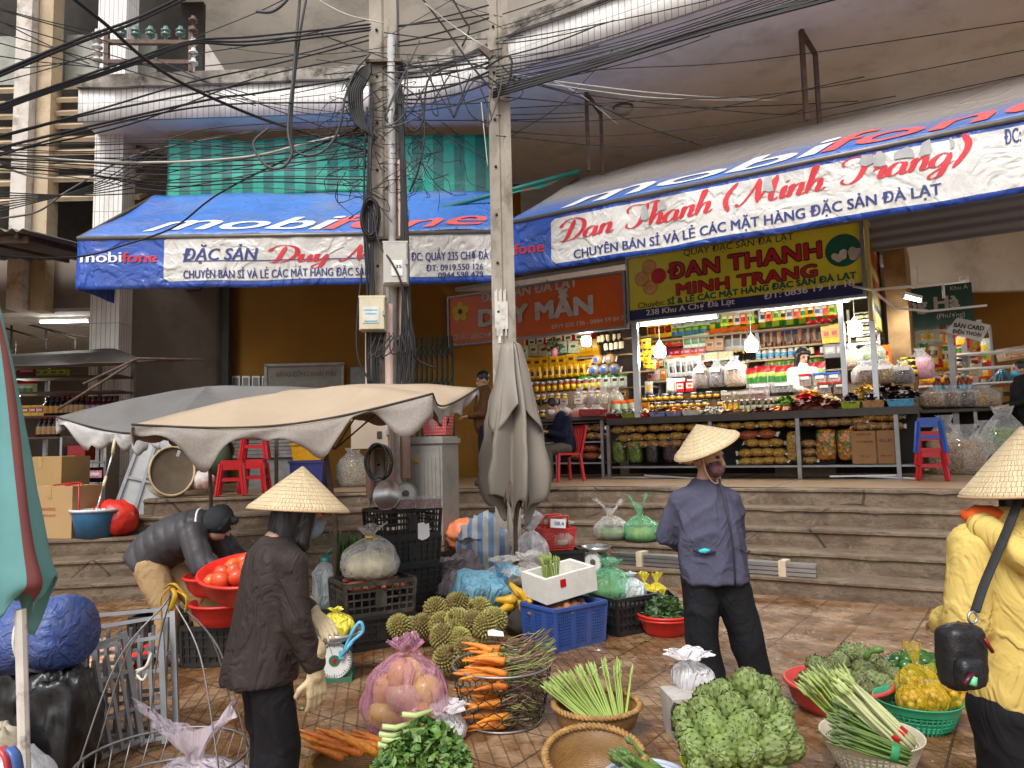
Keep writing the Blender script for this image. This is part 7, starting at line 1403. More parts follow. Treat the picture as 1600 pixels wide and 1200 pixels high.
def basin(name,label,c,r,h,mat,n=40,sx=1,tilt=None,rimr=.012,holes=False,foot=.7):
 mb=MB();mb.lathe([(.001,.004),(r*foot,.0),(r*(foot+.16),h*.35),(r*.97,h),(r*1.04,h*1.0),(r*1.045,h*.95),(r*1.0,h*.92),(r*(foot+.19),h*.33),(r*foot,-.004+.001)],n,sx=sx);mb.tube([(r*1.03*math.cos(a)*sx,r*1.03*math.sin(a),h*.985) for a in[i*2*PI/n for i in range(n)]],rimr,6,closed=True)
 return tag(mb.build(name,mat,None,c,tilt or(0,0,0)),label,'basin')
def leafpile(name,label,c,r,h,n,mats,size,cat='greens',stalk=None,kind='stuff',sy=1):
 mb=MB();mb.smooth=False
 for k in range(n):
  a,q=rnd.uniform(0,6.3),math.sqrt(rnd.random());z=h*(1-q**2.2)*rnd.uniform(.35,1.0)+.01;c_=V((r*q*math.cos(a),r*q*math.sin(a)*sy,z))
  d=V((rnd.uniform(-1,1)+math.cos(a)*q,rnd.uniform(-1,1)+math.sin(a)*q,rnd.uniform(-.3,.9))).normalized();s_=size*rnd.uniform(.6,1.3);x=d.cross(V((rnd.uniform(-1,1),rnd.uniform(-1,1),.5))).normalized();y=d.cross(x)
  m_=k%len(mats)
  mb.add([c_-d*s_,c_-d*s_*.2+x*s_*.5,c_+d*s_*.5+x*s_*.38+y*s_*.12,c_+d*s_,c_+d*s_*.5-x*s_*.38+y*s_*.12,c_-d*s_*.2-x*s_*.5,c_+y*s_*-.1],[(0,1,6),(1,2,6),(2,3,6),(3,4,6),(4,5,6),(5,0,6)],False,m_)
 return tag(mb.build(name,mats,None,c),label,cat,None,kind)
lf=[M('leaf_dark',(.035,.085,.02),.5,var=.3,vs=30,isl=.4),M('leaf_mid',(.07,.16,.03),.45,var=.3,vs=30,isl=.4),M('leaf_pale',(.15,.24,.07),.5,var=.3,vs=30)]
q=at0(1038,948,6.05);basin('red_basin','red basin of leafy greens behind the woman in the navy jacket',q,.20,.13,redb);basin('red_basin','second red basin nested under the leafy greens',q+V((0,0,.02)),.205,.135,redb);leafpile('leafy_greens','loose dark leafy greens heaped in the red basin',q+V((0,0,.10)),.19,.20,520,[lf[0],lf[1],M('leaf_grey',(.12,.17,.09),.5)],.035)
for px,py in((1008,912),(1025,902)):bag('yellow_bag','small knotted yellow net bag behind the leafy greens',at0(px,py+25,6.5,.2),.16,.20,f_yel,px,.8,PK['gold'],.4,.03,'small yellow bags behind the greens');
crate('black_crate','black crate under the small yellow bags',at0(1016,945,6.55),0,(.4,.3,.2),blk,solid=True)
sq=[(lambda mb:mb.lathe([(.001,0),(.03,.01),(.045,.05),(.03,.10),(.024,.14),(.02,.17),(.001,.18)],12,wob=lambda a,v:.08*math.sin(a*5)).mesh('squash',M('squash_yellow',(.66,.38,.02),.4,var=.2)))(MB())]
scatter('squash','small yellow squash heaped left of the blue crate','squash','yellow squashes',sq,at0(822,950,6.05,.22),.11,.10,12,.02,.08);lump('dark_sack','dark sack under the yellow squashes','sack',at0(820,955,6.1),(.15,.13,.12),m_dark,3)
# durians
def durian_mesh(seed,mat):
 mb=MB();mb.smooth=False;n=190;rr=rnd.uniform(.95,1.08);base=lambda d:.082*(1+.05*noise.noise(d*2+V((seed,0,0))))*(1.12 if abs(d.z)>.7 else 1)
 mb.ball((0,0,0),.08,14,10,fn=lambda d:base(d)/.082*.98,mi=1)
 for i in range(n):
  z=1-2*(i+.5)/n;r=math.sqrt(1-z*z);a=i*2.39996;d=V((r*math.cos(a),r*math.sin(a),z));b=base(d);x=d.orthogonal().normalized();y=d.cross(x);w_=.0105
  p=d*b*.97;mb.add([p+x*w_,p+y*w_,p-x*w_,p-y*w_,d*(b+.017)],[(0,1,4),(1,2,4),(2,3,4),(3,0,4)],False,0)
 mb.tube([(0,0,.085),(.005,0,.125)],.012,7,mi=1);return mb.mesh('durian',mat)
m_dur=M('durian_spike',(.30,.27,.075),.6,var=.3,vs=18,rnd_obj=.22,isl=.3,dirt=(.20,.12,.04),da=.6,ds=9);m_dur2=M('durian_skin',(.13,.085,.03),.8,rnd_obj=.2)
DM=[durian_mesh(k,[m_dur,m_dur2]) for k in range(4)]
q=at0(743,1003,5.45);t=thing('winnowing_tray','round flat bamboo tray under the durians with white paper on it','tray',q);mb=MB();mb.lathe([(.001,.012),(.22,.012),(.26,.045),(.27,.05),(.265,.03),(.22,.002),(.001,.002)],36);mb.build('mat',M('bamboo_mat',(.30,.21,.11),.7,var=.3,vs=20),t);mb=MB();mb.tube([(.265*math.cos(a),.265*math.sin(a),.05) for a in[i*PI/18 for i in range(36)]],.014,6,closed=True);mb.build('rim',M('bamboo',(.42,.31,.17),.6,var=.2),t)
mb=MB();mb.smooth=False;mb.prism([(-.05,-.03),(.06,-.04),(.07,.02),(0,.05),(-.04,.03)],0,.004);tag(mb.build('paper_scrap',m_whitep,None,P(772,990,5.2),(.3,.1,.3)),'white paper scrap on the edge of the durian tray','paper')
for px,py,Y,z in((623,978,5.75,.09),(661,977,5.75,.09),(681,951,5.8,.22),(713,944,5.75,.25),(750,952,5.65,.21),(772,968,5.5,.15),(690,975,5.6,.10),(716,970,5.5,.16),(741,974,5.45,.15),(706,985,5.45,.13),(757,978,5.4,.12),(692,996,5.2,.10),(717,1001,5.2,.10),(729,1017,5.05,.09),(697,1031,4.95,.09),(642,982,5.85,.08)):
 fresh=px==697;o=obj('durian',DM[px%4],None,P(px,py,Y),(rnd.uniform(0,6),rnd.uniform(0,6),rnd.uniform(0,6)),1.0);tag(o,'yellowest durian, nearest of the heap' if fresh else 'spiky olive durian in the heap on the bamboo tray' if px>665 else 'spiky brown durian on the ground by the black crate','durian',None if fresh else 'durians on the tray' if px>665 else 'durians by the crate')
mb=MB();mb.smooth=False;mb.prism([(-.04,-.02),(.04,-.025),(.045,.02),(-.035,.022)],.003,.005);tag(mb.build('paper_scrap',m_whitep,None,G(629,1022),(0,0,.3)),'small white ticket lying on the wet paving','paper')
# bender's corner: crates, basins, tomatoes
for px,lb in((262,'black crate at the feet of the bending person, left one'),(345,'black crate under the lower red basin')):crate('black_crate',lb,at0(px,985,5.9 if px<300 else 5.55),.05,(.44,.34,.27),blk,solid=True)
q=at0(352,955,5.5,.285);basin('red_basin','lower red basin with a cardboard sheet on the black crate',q,.24,.15,redb);mb=MB();mb.box((0,0,.15),(.36,.02,.26));tag(mb.build('cardboard_sheet',cb,None,q+V((.03,-.03,.03)),(-.4,0,.1)),'cardboard sheet standing in the lower red basin','cardboard');basin('red_basin','middle red basin stacked behind the tomato basin',at0(342,905,5.45,.50),.23,.13,redb)
q=at0(396,893,4.95,.585);basin('red_basin','bright red basin of tomatoes held by the bending person',q,.32,.17,M('bright_red_basin',(.72,.03,.02),.32),tilt=(.2,0,0))
tm=[(lambda mb:mb.ball((0,0,0),(.045,.045,.038),14,10,fn=lambda d:1-.12*max(0,d.z)**8).mesh('tomato',M('tomato_red',(.70,.13,.03),.25,var=.25,vs=8,rnd_obj=.2)))(MB())]
scatter('tomato','orange red tomato in the bright red basin','tomato','tomatoes in the basin',tm,q+V((-.02,-.02,0)),.24,.20,26,.09,.11,sc=(1.1,1.45))
scatter('tomato','small dark tomato in the middle red basin','tomato','tomatoes in the middle basin',[berry[0]],at0(335,900,5.4,.56),.16,.12,24,.04,.03,sc=(1.3,1.6))
# metal frames, tarpaulin roll, black bag, sack, wire pannier
for k,(px,py,Y,tilt,w_,h_) in enumerate(((166,1165,3.80,(-.16,-.12,.9),.36,.58),(196,1150,3.92,(-.22,-.10,.25),.38,.55),(214,1145,4.02,(-.24,-.12,.15),.40,.64),(190,1140,4.12,(-.2,-.05,.1),.42,.66))):
 t=thing('folding_rack','folded grey steel tube rack leaning in the stack beside the black bag','rack',at0(px,py,Y),0,'stacked steel frames',tilt);mb=MB()
 for x in(-w_/2,w_/2):mb.bar((x,0,0),(x,0,h_),.028,.028)
 for z in(.03,h_*.33,h_*.66,h_-.02):mb.bar((-w_/2,0,z),(w_/2,0,z),.026,.02)
 mb.build('frame',m_steel,t);mb=MB()
 for j in range(6):x=-w_/2+w_*(j+1)/7;mb.bar((x,-.02,.03),(x,-.02,h_*.85),.016,.01)
 mb.build('slats',m_steel,t)
mb=MB();mb.tube(catmull([P(213,1048,3.7),P(232,1040,3.68),P(236,1022,3.7),P(228,1042,3.66),P(214,1052,3.7),P(225,1062,3.68),P(236,1030,3.7)],5),.007,5);tag(mb.build('knotted_rope',m_cablew),'white rope knotted round the steel racks','rope')
q0=P(-60,1005,3.75);q1=P(122,985,3.6);t=thing('tarpaulin_roll','thick blue tarpaulin roll lying on the black bag at left','roll',q0);mb=MB();pts=[V((0,0,0)).lerp(q1-q0,i/14) for i in range(15)]
vs=[];ax=(q1-q0).normalized();e1=ax.cross(V((0,0,1))).normalized();e2=e1.cross(ax);nn=32
for i,p in enumerate(pts):
 for k in range(nn):a=2*PI*k/nn;r=.168*(1+.07*noise.noise(V((math.cos(a)*1.5,math.sin(a)*1.5,i*.35)))+.10*(1-2*abs(noise.noise(V((math.cos(a)*2.6,math.sin(a)*2.6,i*.25+4)))))*.5)*(1-.07*max(math.exp(-(i-4)**2),math.exp(-(i-10)**2)))*(1 if i<13 else.97 if i==13 else.86);vs.append(p+e1*r*math.cos(a)+e2*r*math.sin(a))
mb.add(vs,[(i*nn+k,i*nn+(k+1)%nn,(i+1)*nn+(k+1)%nn,(i+1)*nn+k) for i in range(14) for k in range(nn)]+[tuple(range(14*nn,15*nn))]);mb.build('sheet',M('blue_tarp',(.045,.085,.27),.45,var=.2,vs=4,dirt=(.16,.17,.28),da=.5),t)
tn=MATS['blue_tarp'].node_tree;bumpn(tn,nd(tn,'ShaderNodeMath',{0:crease(tn,obco(tn),5,1.5),1:crease(tn,obco(tn),11,1)},operation='ADD').outputs[0],tn.nodes['Principled BSDF'],.004)
for i in(4,10):mb=MB();mb.tube([pts[i]+e1*.166*math.cos(a)+e2*.166*math.sin(a) for a in[k*PI/16 for k in range(32)]],.008,6,closed=True);mb.build('tie_rope',m_cablew,t)
def blackbag(c,w_,d_,h_,label,seed):
 mb=MB();mb.ball((0,0,h_/2),(w_/2,d_/2,h_/2),48,36,fn=lambda d:(1/max(abs(d.x),abs(d.y),abs(d.z)))**.7*(1+.17*(1-2.4*abs(noise.noise(V((d.x*3.2,d.y*3.2,d.z*.9+seed)))))+.06*noise.noise(d*6)-.10*d.z)*.86)
 z0=min(v.z for v in mb.v)
 for v in mb.v:v.z-=z0
 tag(mb.build('black_bag',M('black_film',(.012,.012,.013),.32,bump=.006,bs=9),None,c),label,'bag')
blackbag(at0(92,1190,3.55),.30,.32,.52,'tall glossy black plastic bag under the blue roll',2);blackbag(at0(22,1180,3.75),.34,.3,.5,'second black plastic bag behind the white post',5);lump('clear_sack','pale bag at the left edge behind the white post','bag',at0(4,1120,3.3),(.10,.10,.18),M('mixed_pale',(.35,.30,.22),.5,var=.5,vs=9),4)
mb=MB();lump('white_sack','white woven sack with red and blue band in the lower left corner','sack',at0(-5,1330,2.62),(.20,.2,.27),M('woven_white',(.62,.62,.64),.6,var=.1,vs=12,bump=.01,bs=20),13,.12)
for o_,mt in((0,'red'),(.05,'blue')):
 mb=MB();mb.tube(catmull([P(2+o_*260,1168,2.36),P(12+o_*260,1182,2.35),P(17+o_*260,1210,2.35)],5),.018,6,flat=.3);mb.build('band',gl('band_'+mt,{'red':'c0454a','blue':'4a6aa8'}[mt]),bpy.data.objects['white_sack']).location=-V(bpy.data.objects['white_sack'].location)
pc=at0(255,1250,3.2);t=thing('wire_pannier','grey wire carrying basket with tall hoop handles tied with yellow ribbon','pannier',pc);wz=M('galvanized_wire',(.34,.33,.32),.4,.7)
rr=.335
for z,r in((.25,rr),(.12,rr*.95),(.015,rr*.8)):mb=MB();mb.tube([(r*math.cos(a),r*math.sin(a),z) for a in[i*PI/20 for i in range(40)]],.006,5,closed=True);mb.build('ring',wz,t)
mb=MB()
for k in range(26):a=k*2*PI/26;mb.tube([(rr*math.cos(a),rr*math.sin(a),.25),(rr*.95*math.cos(a+.12),rr*.95*math.sin(a+.12),.12),(rr*.8*math.cos(a),rr*.8*math.sin(a),.015)],.003,4)
mb.build('mesh',wz,t);apx=P(268,922,3.25)-pc
for a in(2.9,2.2,.9,.2,-.5,-2.4):mb=MB();e=V((rr*math.cos(a),rr*math.sin(a),.25));mb.tube(catmull([e,e.lerp(apx,.62)+V((e.x,e.y,0))*.22,apx.lerp(e,.08)+V((0,0,.0)),apx],6),.0036,5);mb.build('hoop',wz,t)
yr=M('yellow_ribbon',(.72,.42,.02),.5)
for a,b,c_ in(((-.03,0,.01),(.02,-.02,.03),(.06,-.01,-.02)),((.0,-.01,.02),(-.035,-.02,-.03),(-.03,-.02,-.11)),((.01,-.01,.01),(.03,-.03,-.02),(.01,-.03,-.08)),((.03,-.01,.0),(.075,-.02,-.03),(.07,-.02,-.09))):mb=MB();mb.tube(catmull([apx+V(a),apx+V(b),apx+V(c_)],5),.011,6,flat=.3);mb.build('ribbon',yr,t)
bag('lilac_bag','whitish lilac carrier bag slumped in the wire pannier',at0(310,1225,3.15,.02),.42,.44,f_lilac,41,None,None,.42,.06,squash=.8,handles=True)
bag('tomato_bag','clear bag of orange cherry tomatoes behind the steel frames',at0(164,1000,5.2,.02),.34,.24,f_clear,44,None,None,.1,.02);scatter('cherry_tomato','orange cherry tomato in the clear bag behind the steel frames','tomato','cherry tomatoes in the bag',[(lambda mb:mb.ball((0,0,0),.018,8,6).mesh('cherry_tomato',M('cherry_orange',(.70,.25,.02),.3,rnd_obj=.25)))(MB())],at0(163,1000,5.2,.03),.12,.10,42,.05,.09);basin('red_basin','flat red basin behind the steel frames',at0(178,1010,5.5),.26,.08,redb)
# scale with yellow bag
q=G(520,1066)+V((0,.1,0));t=dial_scale('dial_scale','green dial scale with big white face beside the woman in the brown jacket',q,.12,sc=1.12);bag('yellow_bag','translucent yellow bag on the pan of the big white scale',q+V((0,0,.28)),.25,.17,film('bag_yellow_thin',(.80,.72,.08),.75),51,.9,PK['yellow'],.15,.02)
mb=MB();mb.tube(catmull([(.0,0,0),(.05,0,.06),(.12,0,.12),(.1,0,.18),(.04,0,.1),(0,0,0)],5),.012,6);mb.tube([(-.02,0,-.03),(.05,0,.06)],.014,6);mb.box((-.02,0,-.02),(.03,.02,.05));tag(mb.build('blue_tongs',M('sky_blue_plastic',(.12,.42,.62),.35),None,q+V((.08,-.12,.2)),(0,0,.2)),'sky blue plastic tongs hooked on the big white scale','tongs')
# pink bag, celery, carrot tray
q=G(626,1163)+V((0,.2,0));t=bag('pink_bag','large tied pink bag of yellow fruit in the foreground',q,.45,.47,f_pink,61,None,None,.13,.05,folds=.14)
for k,(x,y,z,c_) in enumerate(((-.10,-.06,.10,0),(.08,-.08,.10,1),(.0,.08,.12,2),(-.09,-.03,.22,1),(.10,-.02,.21,0),(.0,-.09,.20,2),(.02,.05,.27,0),(-.02,-.05,.29,1))):
 mb=MB();mb.ball((x,y,z),(.10,.08,.075),16,10,rot=Matrix.Rotation(k*.7,3,'Y'),fn=lambda d:1+.12*noise.noise(d*2.5+V((k,0,0))));mb.build('fruit_pack',M(('yellow_pack','orange_pack','peach_pack')[c_],((.75,.50,.06),(.72,.36,.07),(.68,.42,.22))[c_],.3,coat=.5),t)
bag('white_bag','white plastic bag peeking out behind the celery',G(690,1178)+V((0,.2,0)),.22,.16,f_white,62)
q=G(640,1200,.22);q.z=.17;leafpile('celery_leaves','large bunch of bright green celery leaves at the bottom edge',q+V((.05,.02,.03)),.20,.19,1300,lf[1:]+[M('leaf_bright',(.11,.22,.03),.42,var=.3,vs=30)],.026,'celery',sy=1.1)
for px,py,dx in((597,1135,-1),(592,1147,-1),(590,1163,-1),(600,1172,-1),(628,1116,-.1),(596,1155,-1)):
 a=P(px,py,q.y-.02);mb=MB();mb.tube([a,a+V((.05,.02,-.015)),a+V((.12,.04,.0))],[.011,.013,.008],8);tag(mb.build('celery_stalk',M('celery_stalk',(.45,.55,.22),.4,var=.15)),'pale celery stalk sticking out of the green bunch','celery','celery stalks')
wick=M('wicker',(.40,.22,.07),.6,var=.3,vs=18,bump=.01,bs=90)
def weave_mat():
 m,t,b=newmat('woven_bamboo');co=obco(t);sx=nd(t,'ShaderNodeSeparateXYZ',{0:co});an=nd(t,'ShaderNodeMath',{0:sx.outputs[1],1:sx.outputs[0]},operation='ARCTAN2').outputs[0]
 cv=nd(t,'ShaderNodeCombineXYZ',{0:nd(t,'ShaderNodeMath',{0:an,1:10.0},operation='MULTIPLY').outputs[0],1:nd(t,'ShaderNodeMath',{0:sx.outputs[2],1:90.0},operation='MULTIPLY').outputs[0]}).outputs[0]
 br=nd(t,'ShaderNodeTexBrick',{'Vector':cv,'Scale':1,'Color1':(.46,.25,.075,1),'Color2':(.33,.165,.05,1),'Mortar':(.09,.04,.012,1),'Mortar Size':.07,'Mortar Smooth':.6,'Brick Width':.8,'Row Height':.5});c=mixc(t,ramp(t,noi(t,co,7,5),[(.4,0.0),(.7,.6)]),br.outputs['Color'],(.20,.10,.03));t.links.new(c,b.inputs['Base Color']);b.inputs['Roughness'].default_value=.45
 bumpn(t,nd(t,'ShaderNodeMath',{0:1.0,1:br.outputs['Fac']},operation='SUBTRACT').outputs[0],b,.006);return m
wv=weave_mat()
def wicker(label,c,r,h,tilt=None,sx=1,foot=.62):
 t=thing('wicker_bowl',label,'bowl',c,0,None,tilt);mb=MB();mb.lathe([(.001,.008),(r*foot,.006),(r*.86,h*.42),(r*.98,h),(r*1.02,h),(r*.90,h*.40),(r*(foot+.02),0),(.001,0)],48,sx=sx);mb.build('bowl',wv,t)
 mb=MB()
 for k in range(2):mb.tube([((r*1.0+.010*math.sin(i*1.6+k*PI))*math.cos(i*2*PI/120)*sx,(r*1.0+.010*math.sin(i*1.6+k*PI))*math.sin(i*2*PI/120),h+.008*math.cos(i*1.6+k*PI)) for i in range(120)],.010,5,closed=True)
 mb.build('rim',wick,t);return t
q=G(935,1150)+V((0,.04,0));wicker('brown wicker bowl holding a fan of green asparagus',q,.225,.15);
for i in range(95):
 u=(i%32)/31-.5;ly=(i//32)*.035;base=q+V((.16*u+.05,-.10+ly,.07));d=V((u*1.25-.42+rnd.uniform(-.05,.05),.55+rnd.uniform(-.06,.06),.62+.1*rnd.random())).normalized()
 tag(obj('asparagus_stalk',ST[i%4],None,base,d.to_track_quat('Z','Y').to_euler(),rnd.uniform(1.0,1.12)),'light green asparagus stalk fanned in the brown wicker bowl','asparagus','asparagus in the wicker bowl')
q=G(930,1240)+V((0,.02,0));wicker('empty brown wicker bowl tilted toward the viewer',q,.215,.17,(.22,0,0))
q=G(1012,1262)+V((0,.0,0));basin('white_basin','pale bluish basin at the bottom edge with leafy stalks',q,.17,.12,M('pale_blue_plastic',(.50,.56,.68),.35));
for i in range(16):d=V((-.8+rnd.uniform(-.3,.3),.2,.35+rnd.uniform(-.2,.2))).normalized();tag(obj('broccoli_stalk',STD[i%3],None,q+V((.05+rnd.uniform(-.04,.04),rnd.uniform(-.05,.08),.12)),d.to_track_quat('Z','Y').to_euler(),(1.9,1.9,.62)),'green vegetable stalk in the pale basin at the bottom edge','vegetable','green stalks in the pale basin')
q=G(560,1230,0)+V((0,.05,0));wicker('shallow bamboo tray of carrots at the bottom edge',q,.23,.10,None)
def carrot_mesh(seed,L=.20):
 mb=MB();pts=catmull([(0,0,0),(L*.5,.008*math.sin(seed),.006),(L,.012*math.cos(seed),0)],5);n=len(pts);mb.tube(pts,[.021*(1-.82*(i/(n-1))**1.3)*(1+.06*noise.noise(V((i,seed,0)))) for i in range(n)],10,mi=0);mb.tube([(-.004,0,0),(-.03,.002,.003)],[.011,.008],7,mi=1);return mb.mesh('carrot',[M('carrot_orange',(.78,.24,.025),.45,var=.2,vs=14,rnd_obj=.14,dirt=(.30,.12,.04),da=.6,ds=16,bump=.003,bs=60,stretch=(3,1,1)),M('carrot_stub',(.17,.20,.05),.6)])
CM=[carrot_mesh(k,.19+.02*(k%3)) for k in range(4)]
for k in range(16):tag(obj('carrot',CM[k%4],None,q+V((-.05+.022*k-.1,.06+rnd.uniform(-.05,.05),.10+.012*(k%3))),(rnd.uniform(-.2,.2),rnd.uniform(-.5,-.25),4.0+rnd.uniform(-.2,.2)+PI/2*.0-.8)),'orange carrot in the shallow bamboo tray','carrot','carrots in the bamboo tray')
# wire basket of carrots
q=G(785,1150)+V((0,.22,0));t=thing('wire_basket','round chicken wire basket packed with carrots and their stems','basket',q);H_=.31
def wr(z):return.20+.075*(z/H_)**.6
for z in(0.01,H_):mb=MB();mb.tube([(wr(z)*math.cos(a),wr(z)*math.sin(a),z) for a in[i*PI/24 for i in range(48)]],.0065,6,closed=True);mb.build('ring',wz,t)
mb=MB();nh,nl=18,5;dark=M('dark_wire',(.05,.04,.035),.5,.5)
for j in range(nl):
 z0,z1,z2=H_*j/nl,H_*(j+.55)/nl,H_*(j+1)/nl
 for k in range(nh):
  a=(k+.5*(j%2))*2*PI/nh;da=PI/nh;c_=lambda aa,z:V((wr(z)*math.cos(aa),wr(z)*math.sin(aa),z))
  mb.tube([c_(a,z0),c_(a,z1)],.0028,4);mb.tube([c_(a,z1),c_(a+da,z2)],.0028,4);mb.tube([c_(a,z1),c_(a-da,z2)],.0028,4)
mb.build('wire_mesh',dark,t)
for k in range(40):
 z=rnd.uniform(.03,H_+.06) if k<24 else H_+rnd.uniform(-.03,.07);a=rnd.uniform(1.5,5.0);r=wr(min(z,H_))*(.80 if z<H_ else rnd.uniform(.2,.8));x,y=r*math.cos(a),r*math.sin(a)
 tag(obj('carrot',CM[k%4],None,q+V((x*.35+.02,y*.8-.02,z)),(rnd.uniform(-.2,.2),rnd.uniform(-.25,.2),PI+rnd.uniform(-.5,.5))),'orange carrot with leafy stub in the round wire basket','carrot','carrots in the wire basket')
mb=MB()
for k in range(300):
 z=rnd.uniform(.02,H_+.08);y=rnd.uniform(-.22,.2);x0=rnd.uniform(-.02,.06);L=rnd.uniform(.12,.30);lim=math.sqrt(max(.004,(wr(min(z,H_))*.95)**2-y*y));x1=min(x0+L,lim if z<H_-.02 else.30);ym=y+rnd.uniform(-.05,.05)
 mb.tube(catmull([(x0,y,z),((x0+x1)/2,(y+ym)/2,z+rnd.uniform(-.02,.03)),(x1,max(-.24,ym),z+rnd.uniform(-.03,.05)+(.04 if z>H_ else 0))],3),rnd.uniform(.0022,.0042),4,mi=k%4)
mb.build('stems',[M('stem_green',(.16,.20,.06),.6),M('stem_purple',(.20,.07,.08),.6),M('stem_brown',(.12,.09,.05),.7),M('stem_straw',(.33,.28,.12),.7)],t)['kind']='stuff'
# artichokes
def arti_mesh(seed,mats):
 mb=MB();mb.smooth=True;mb.ball((0,0,0),(.051,.051,.058),14,10,mi=1);R_=rnd.uniform(.95,1.05)
 for j in range(8):
  th=2.45-j*.31;nb=8 if j<5 else 6
  for k in range(nb):
   ph=(k+.5*(j%2))*2*PI/nb+seed;d=V((math.sin(th)*math.cos(ph),math.sin(th)*math.sin(ph),math.cos(th)*1.15));up=V((-math.cos(th)*math.cos(ph),-math.cos(th)*math.sin(ph),math.sin(th))).normalized();s_=V((-math.sin(ph),math.cos(ph),0));r=.058*R_-j*.0006
   b=d*r*.86;w_=.0195 if j<5 else.014;L=.046 if j<6 else.036;o_=d.normalized()
   vs=[b-up*L*.5-s_*w_*.7,b-up*L*.5+s_*w_*.7,b+up*L*.15+s_*w_+o_*.008-o_*.004,b+up*L*.15-s_*w_+o_*.004,b+up*L*.2+o_*.011,b+up*L*.92-o_*(.001 if j<5 else.004),b-up*L*.5+o_*.002]
   mb.add(vs,[(0,6,4,3),(6,1,2,4),(3,4,5),(4,2,5)],False,0);mb.add([vs[5]-up*.007-s_*.0035+o_*.001,vs[5]-up*.007+s_*.0035+o_*.001,vs[5]+up*.005+o_*.001],[(0,1,2)],False,2)
 mb.tube([(0,0,-.05),(.004,0,-.10)],.014,8,mi=1);return mb.mesh('artichoke',mats)
ar_g=[M('artichoke_green',(.19,.26,.075),.5,var=.2,vs=22,rnd_obj=.12,isl=.16),M('artichoke_core',(.055,.075,.02),.7),M('bract_tip',(.05,.03,.02),.7)];ar_d=[M('artichoke_dark',(.15,.18,.065),.55,var=.25,vs=18,rnd_obj=.25,isl=.16,dirt=(.13,.075,.06),da=.6,ds=12),ar_g[1],ar_g[2]]
AG=[arti_mesh(k*1.3,ar_g) for k in range(3)];AD_=[arti_mesh(k*1.7+.4,ar_d) for k in range(3)]
def lattice_bowl(name,label,c,r,h,mat,n=44,rows=6,foot=.66,solidtop=.72):
 mb=MB();pr=lambda t_:r*(foot+(1-foot)*t_**.7)
 mb.lathe([(.001,.003),(r*foot,.003),(r*foot,-.001+.001),(.001,0)],30)
 for k in range(n):a=2*PI*k/n;mb.tube([(pr(t_)*math.cos(a),pr(t_)*math.sin(a),h*t_) for t_ in(0,.25,.5,solidtop)],.0052,4)
 for j in range(rows+1):t_=solidtop*j/rows;mb.tube([(pr(t_)*math.cos(a),pr(t_)*math.sin(a),h*t_+.002) for a in[i*2*PI/n for i in range(n)]],.0045,4,closed=True)
 mb.lathe([(pr(solidtop),h*solidtop-.004),(r,h*.96),(r*1.04,h),(r*1.05,h*.97),(r*1.01,h*.92),(pr(solidtop)+.006,h*solidtop-.004)],n)
 return tag(mb.build(name,mat,None,c),label,'basket')
q=G(1152,1262)+V((0,.08,0));lattice_bowl('plastic_basket','lime plastic basket under the pyramid of big green artichokes',q,.20,.16,M('lime_plastic',(.42,.55,.03),.35))
for px,py,Y in((1099,1112,3.12),(1144,1105,3.12),(1190,1103,3.15),(1168,1067,3.22),(1128,1088,3.25),(1195,1080,3.28),(1075,1124,3.2),(1216,1112,3.25),(1110,1133,3.02),(1165,1133,3.02),(1218,1140,3.1),(1085,1163,3.02),(1125,1175,2.96),(1168,1175,2.96),(1205,1170,2.98),(1146,1150,3.0),(1230,1165,3.1),(1078,1145,3.12),(1150,1083,3.3),(1107,1095,3.3),(1190,1150,3.05),(1100,1195,3.0),(1200,1200,3.0)):
 d=(V((px-1152,0,1150-py))*.01+V((0,-.55,.45))).normalized();tag(obj('artichoke',AG[px%3],None,P(px,py,Y),d.to_track_quat('Z','Y').to_euler(),rnd.uniform(1.08,1.2)),'big green artichoke in the pyramid on the lime basket','artichoke','artichokes on the lime basket')
bag('white_bag','crumpled white bag behind the artichoke pyramid',G(1104,1165,.0)+V((0,.25,.2)),.22,.19,f_white,71,.7,M('white_fill',(.6,.58,.58),.6));t=thing('tote_bag','pale printed tote bag behind the artichoke pyramid','bag',G(1110,1180)+V((0,.25,0)),.1);mb=MB();mb.box((0,0,.11),(.32,.22,.22),taper=.9);mb.build('body',M('tote_cloth',(.48,.45,.42),.7,dirt=(.3,.2,.15),da=.6,ds=5),t);mb=MB();mb.tube(catmull([(-.15,-.12,.21),(-.17,-.13,.17),(-.17,-.13,.08)],4),.008,5);mb.build('handle',m_dark,t)
q=G(1326,1118)+V((0,.12,0));basin('red_basin','wide red basin heaped with small artichokes',q,.275,.15,M('faded_red_basin',(.55,.06,.05),.4,dirt=(.4,.1,.08),da=.4),foot=.72)
for i,(px,py) in enumerate(((1262,1062),(1288,1048),(1325,1020),(1362,1030),(1300,1040),(1270,1072),(1295,1078),(1320,1057),(1352,1050),(1380,1045),(1398,1058),(1345,1045),(1378,1068),(1392,1078),(1357,1082),(1330,1088),(1310,1035),(1345,1022),(1275,1040),(1340,1065),(1362,1062),(1310,1062))):
 Y=q.y-.18+(1100-py)*.0052;d=V((rnd.uniform(-.6,.6),rnd.uniform(-.9,0),rnd.uniform(.2,1))).normalized();tag(obj('artichoke',AD_[i%3],None,P(px,py,Y),d.to_track_quat('Z','Y').to_euler(),rnd.uniform(.9,1.05)),'small dull green artichoke in the wide red basin','artichoke','artichokes in the red basin')
mb=MB();mb.tube(catmull([P(1352,1028,q.y),P(1362,1018,q.y-.03),P(1380,1014,q.y-.05)],5),[.016+.004*math.sin(i) for i in range(11)],8);tag(mb.build('artichoke_stalk',lf[1]),'bent green stalk sticking out of the wide red basin','vegetable')
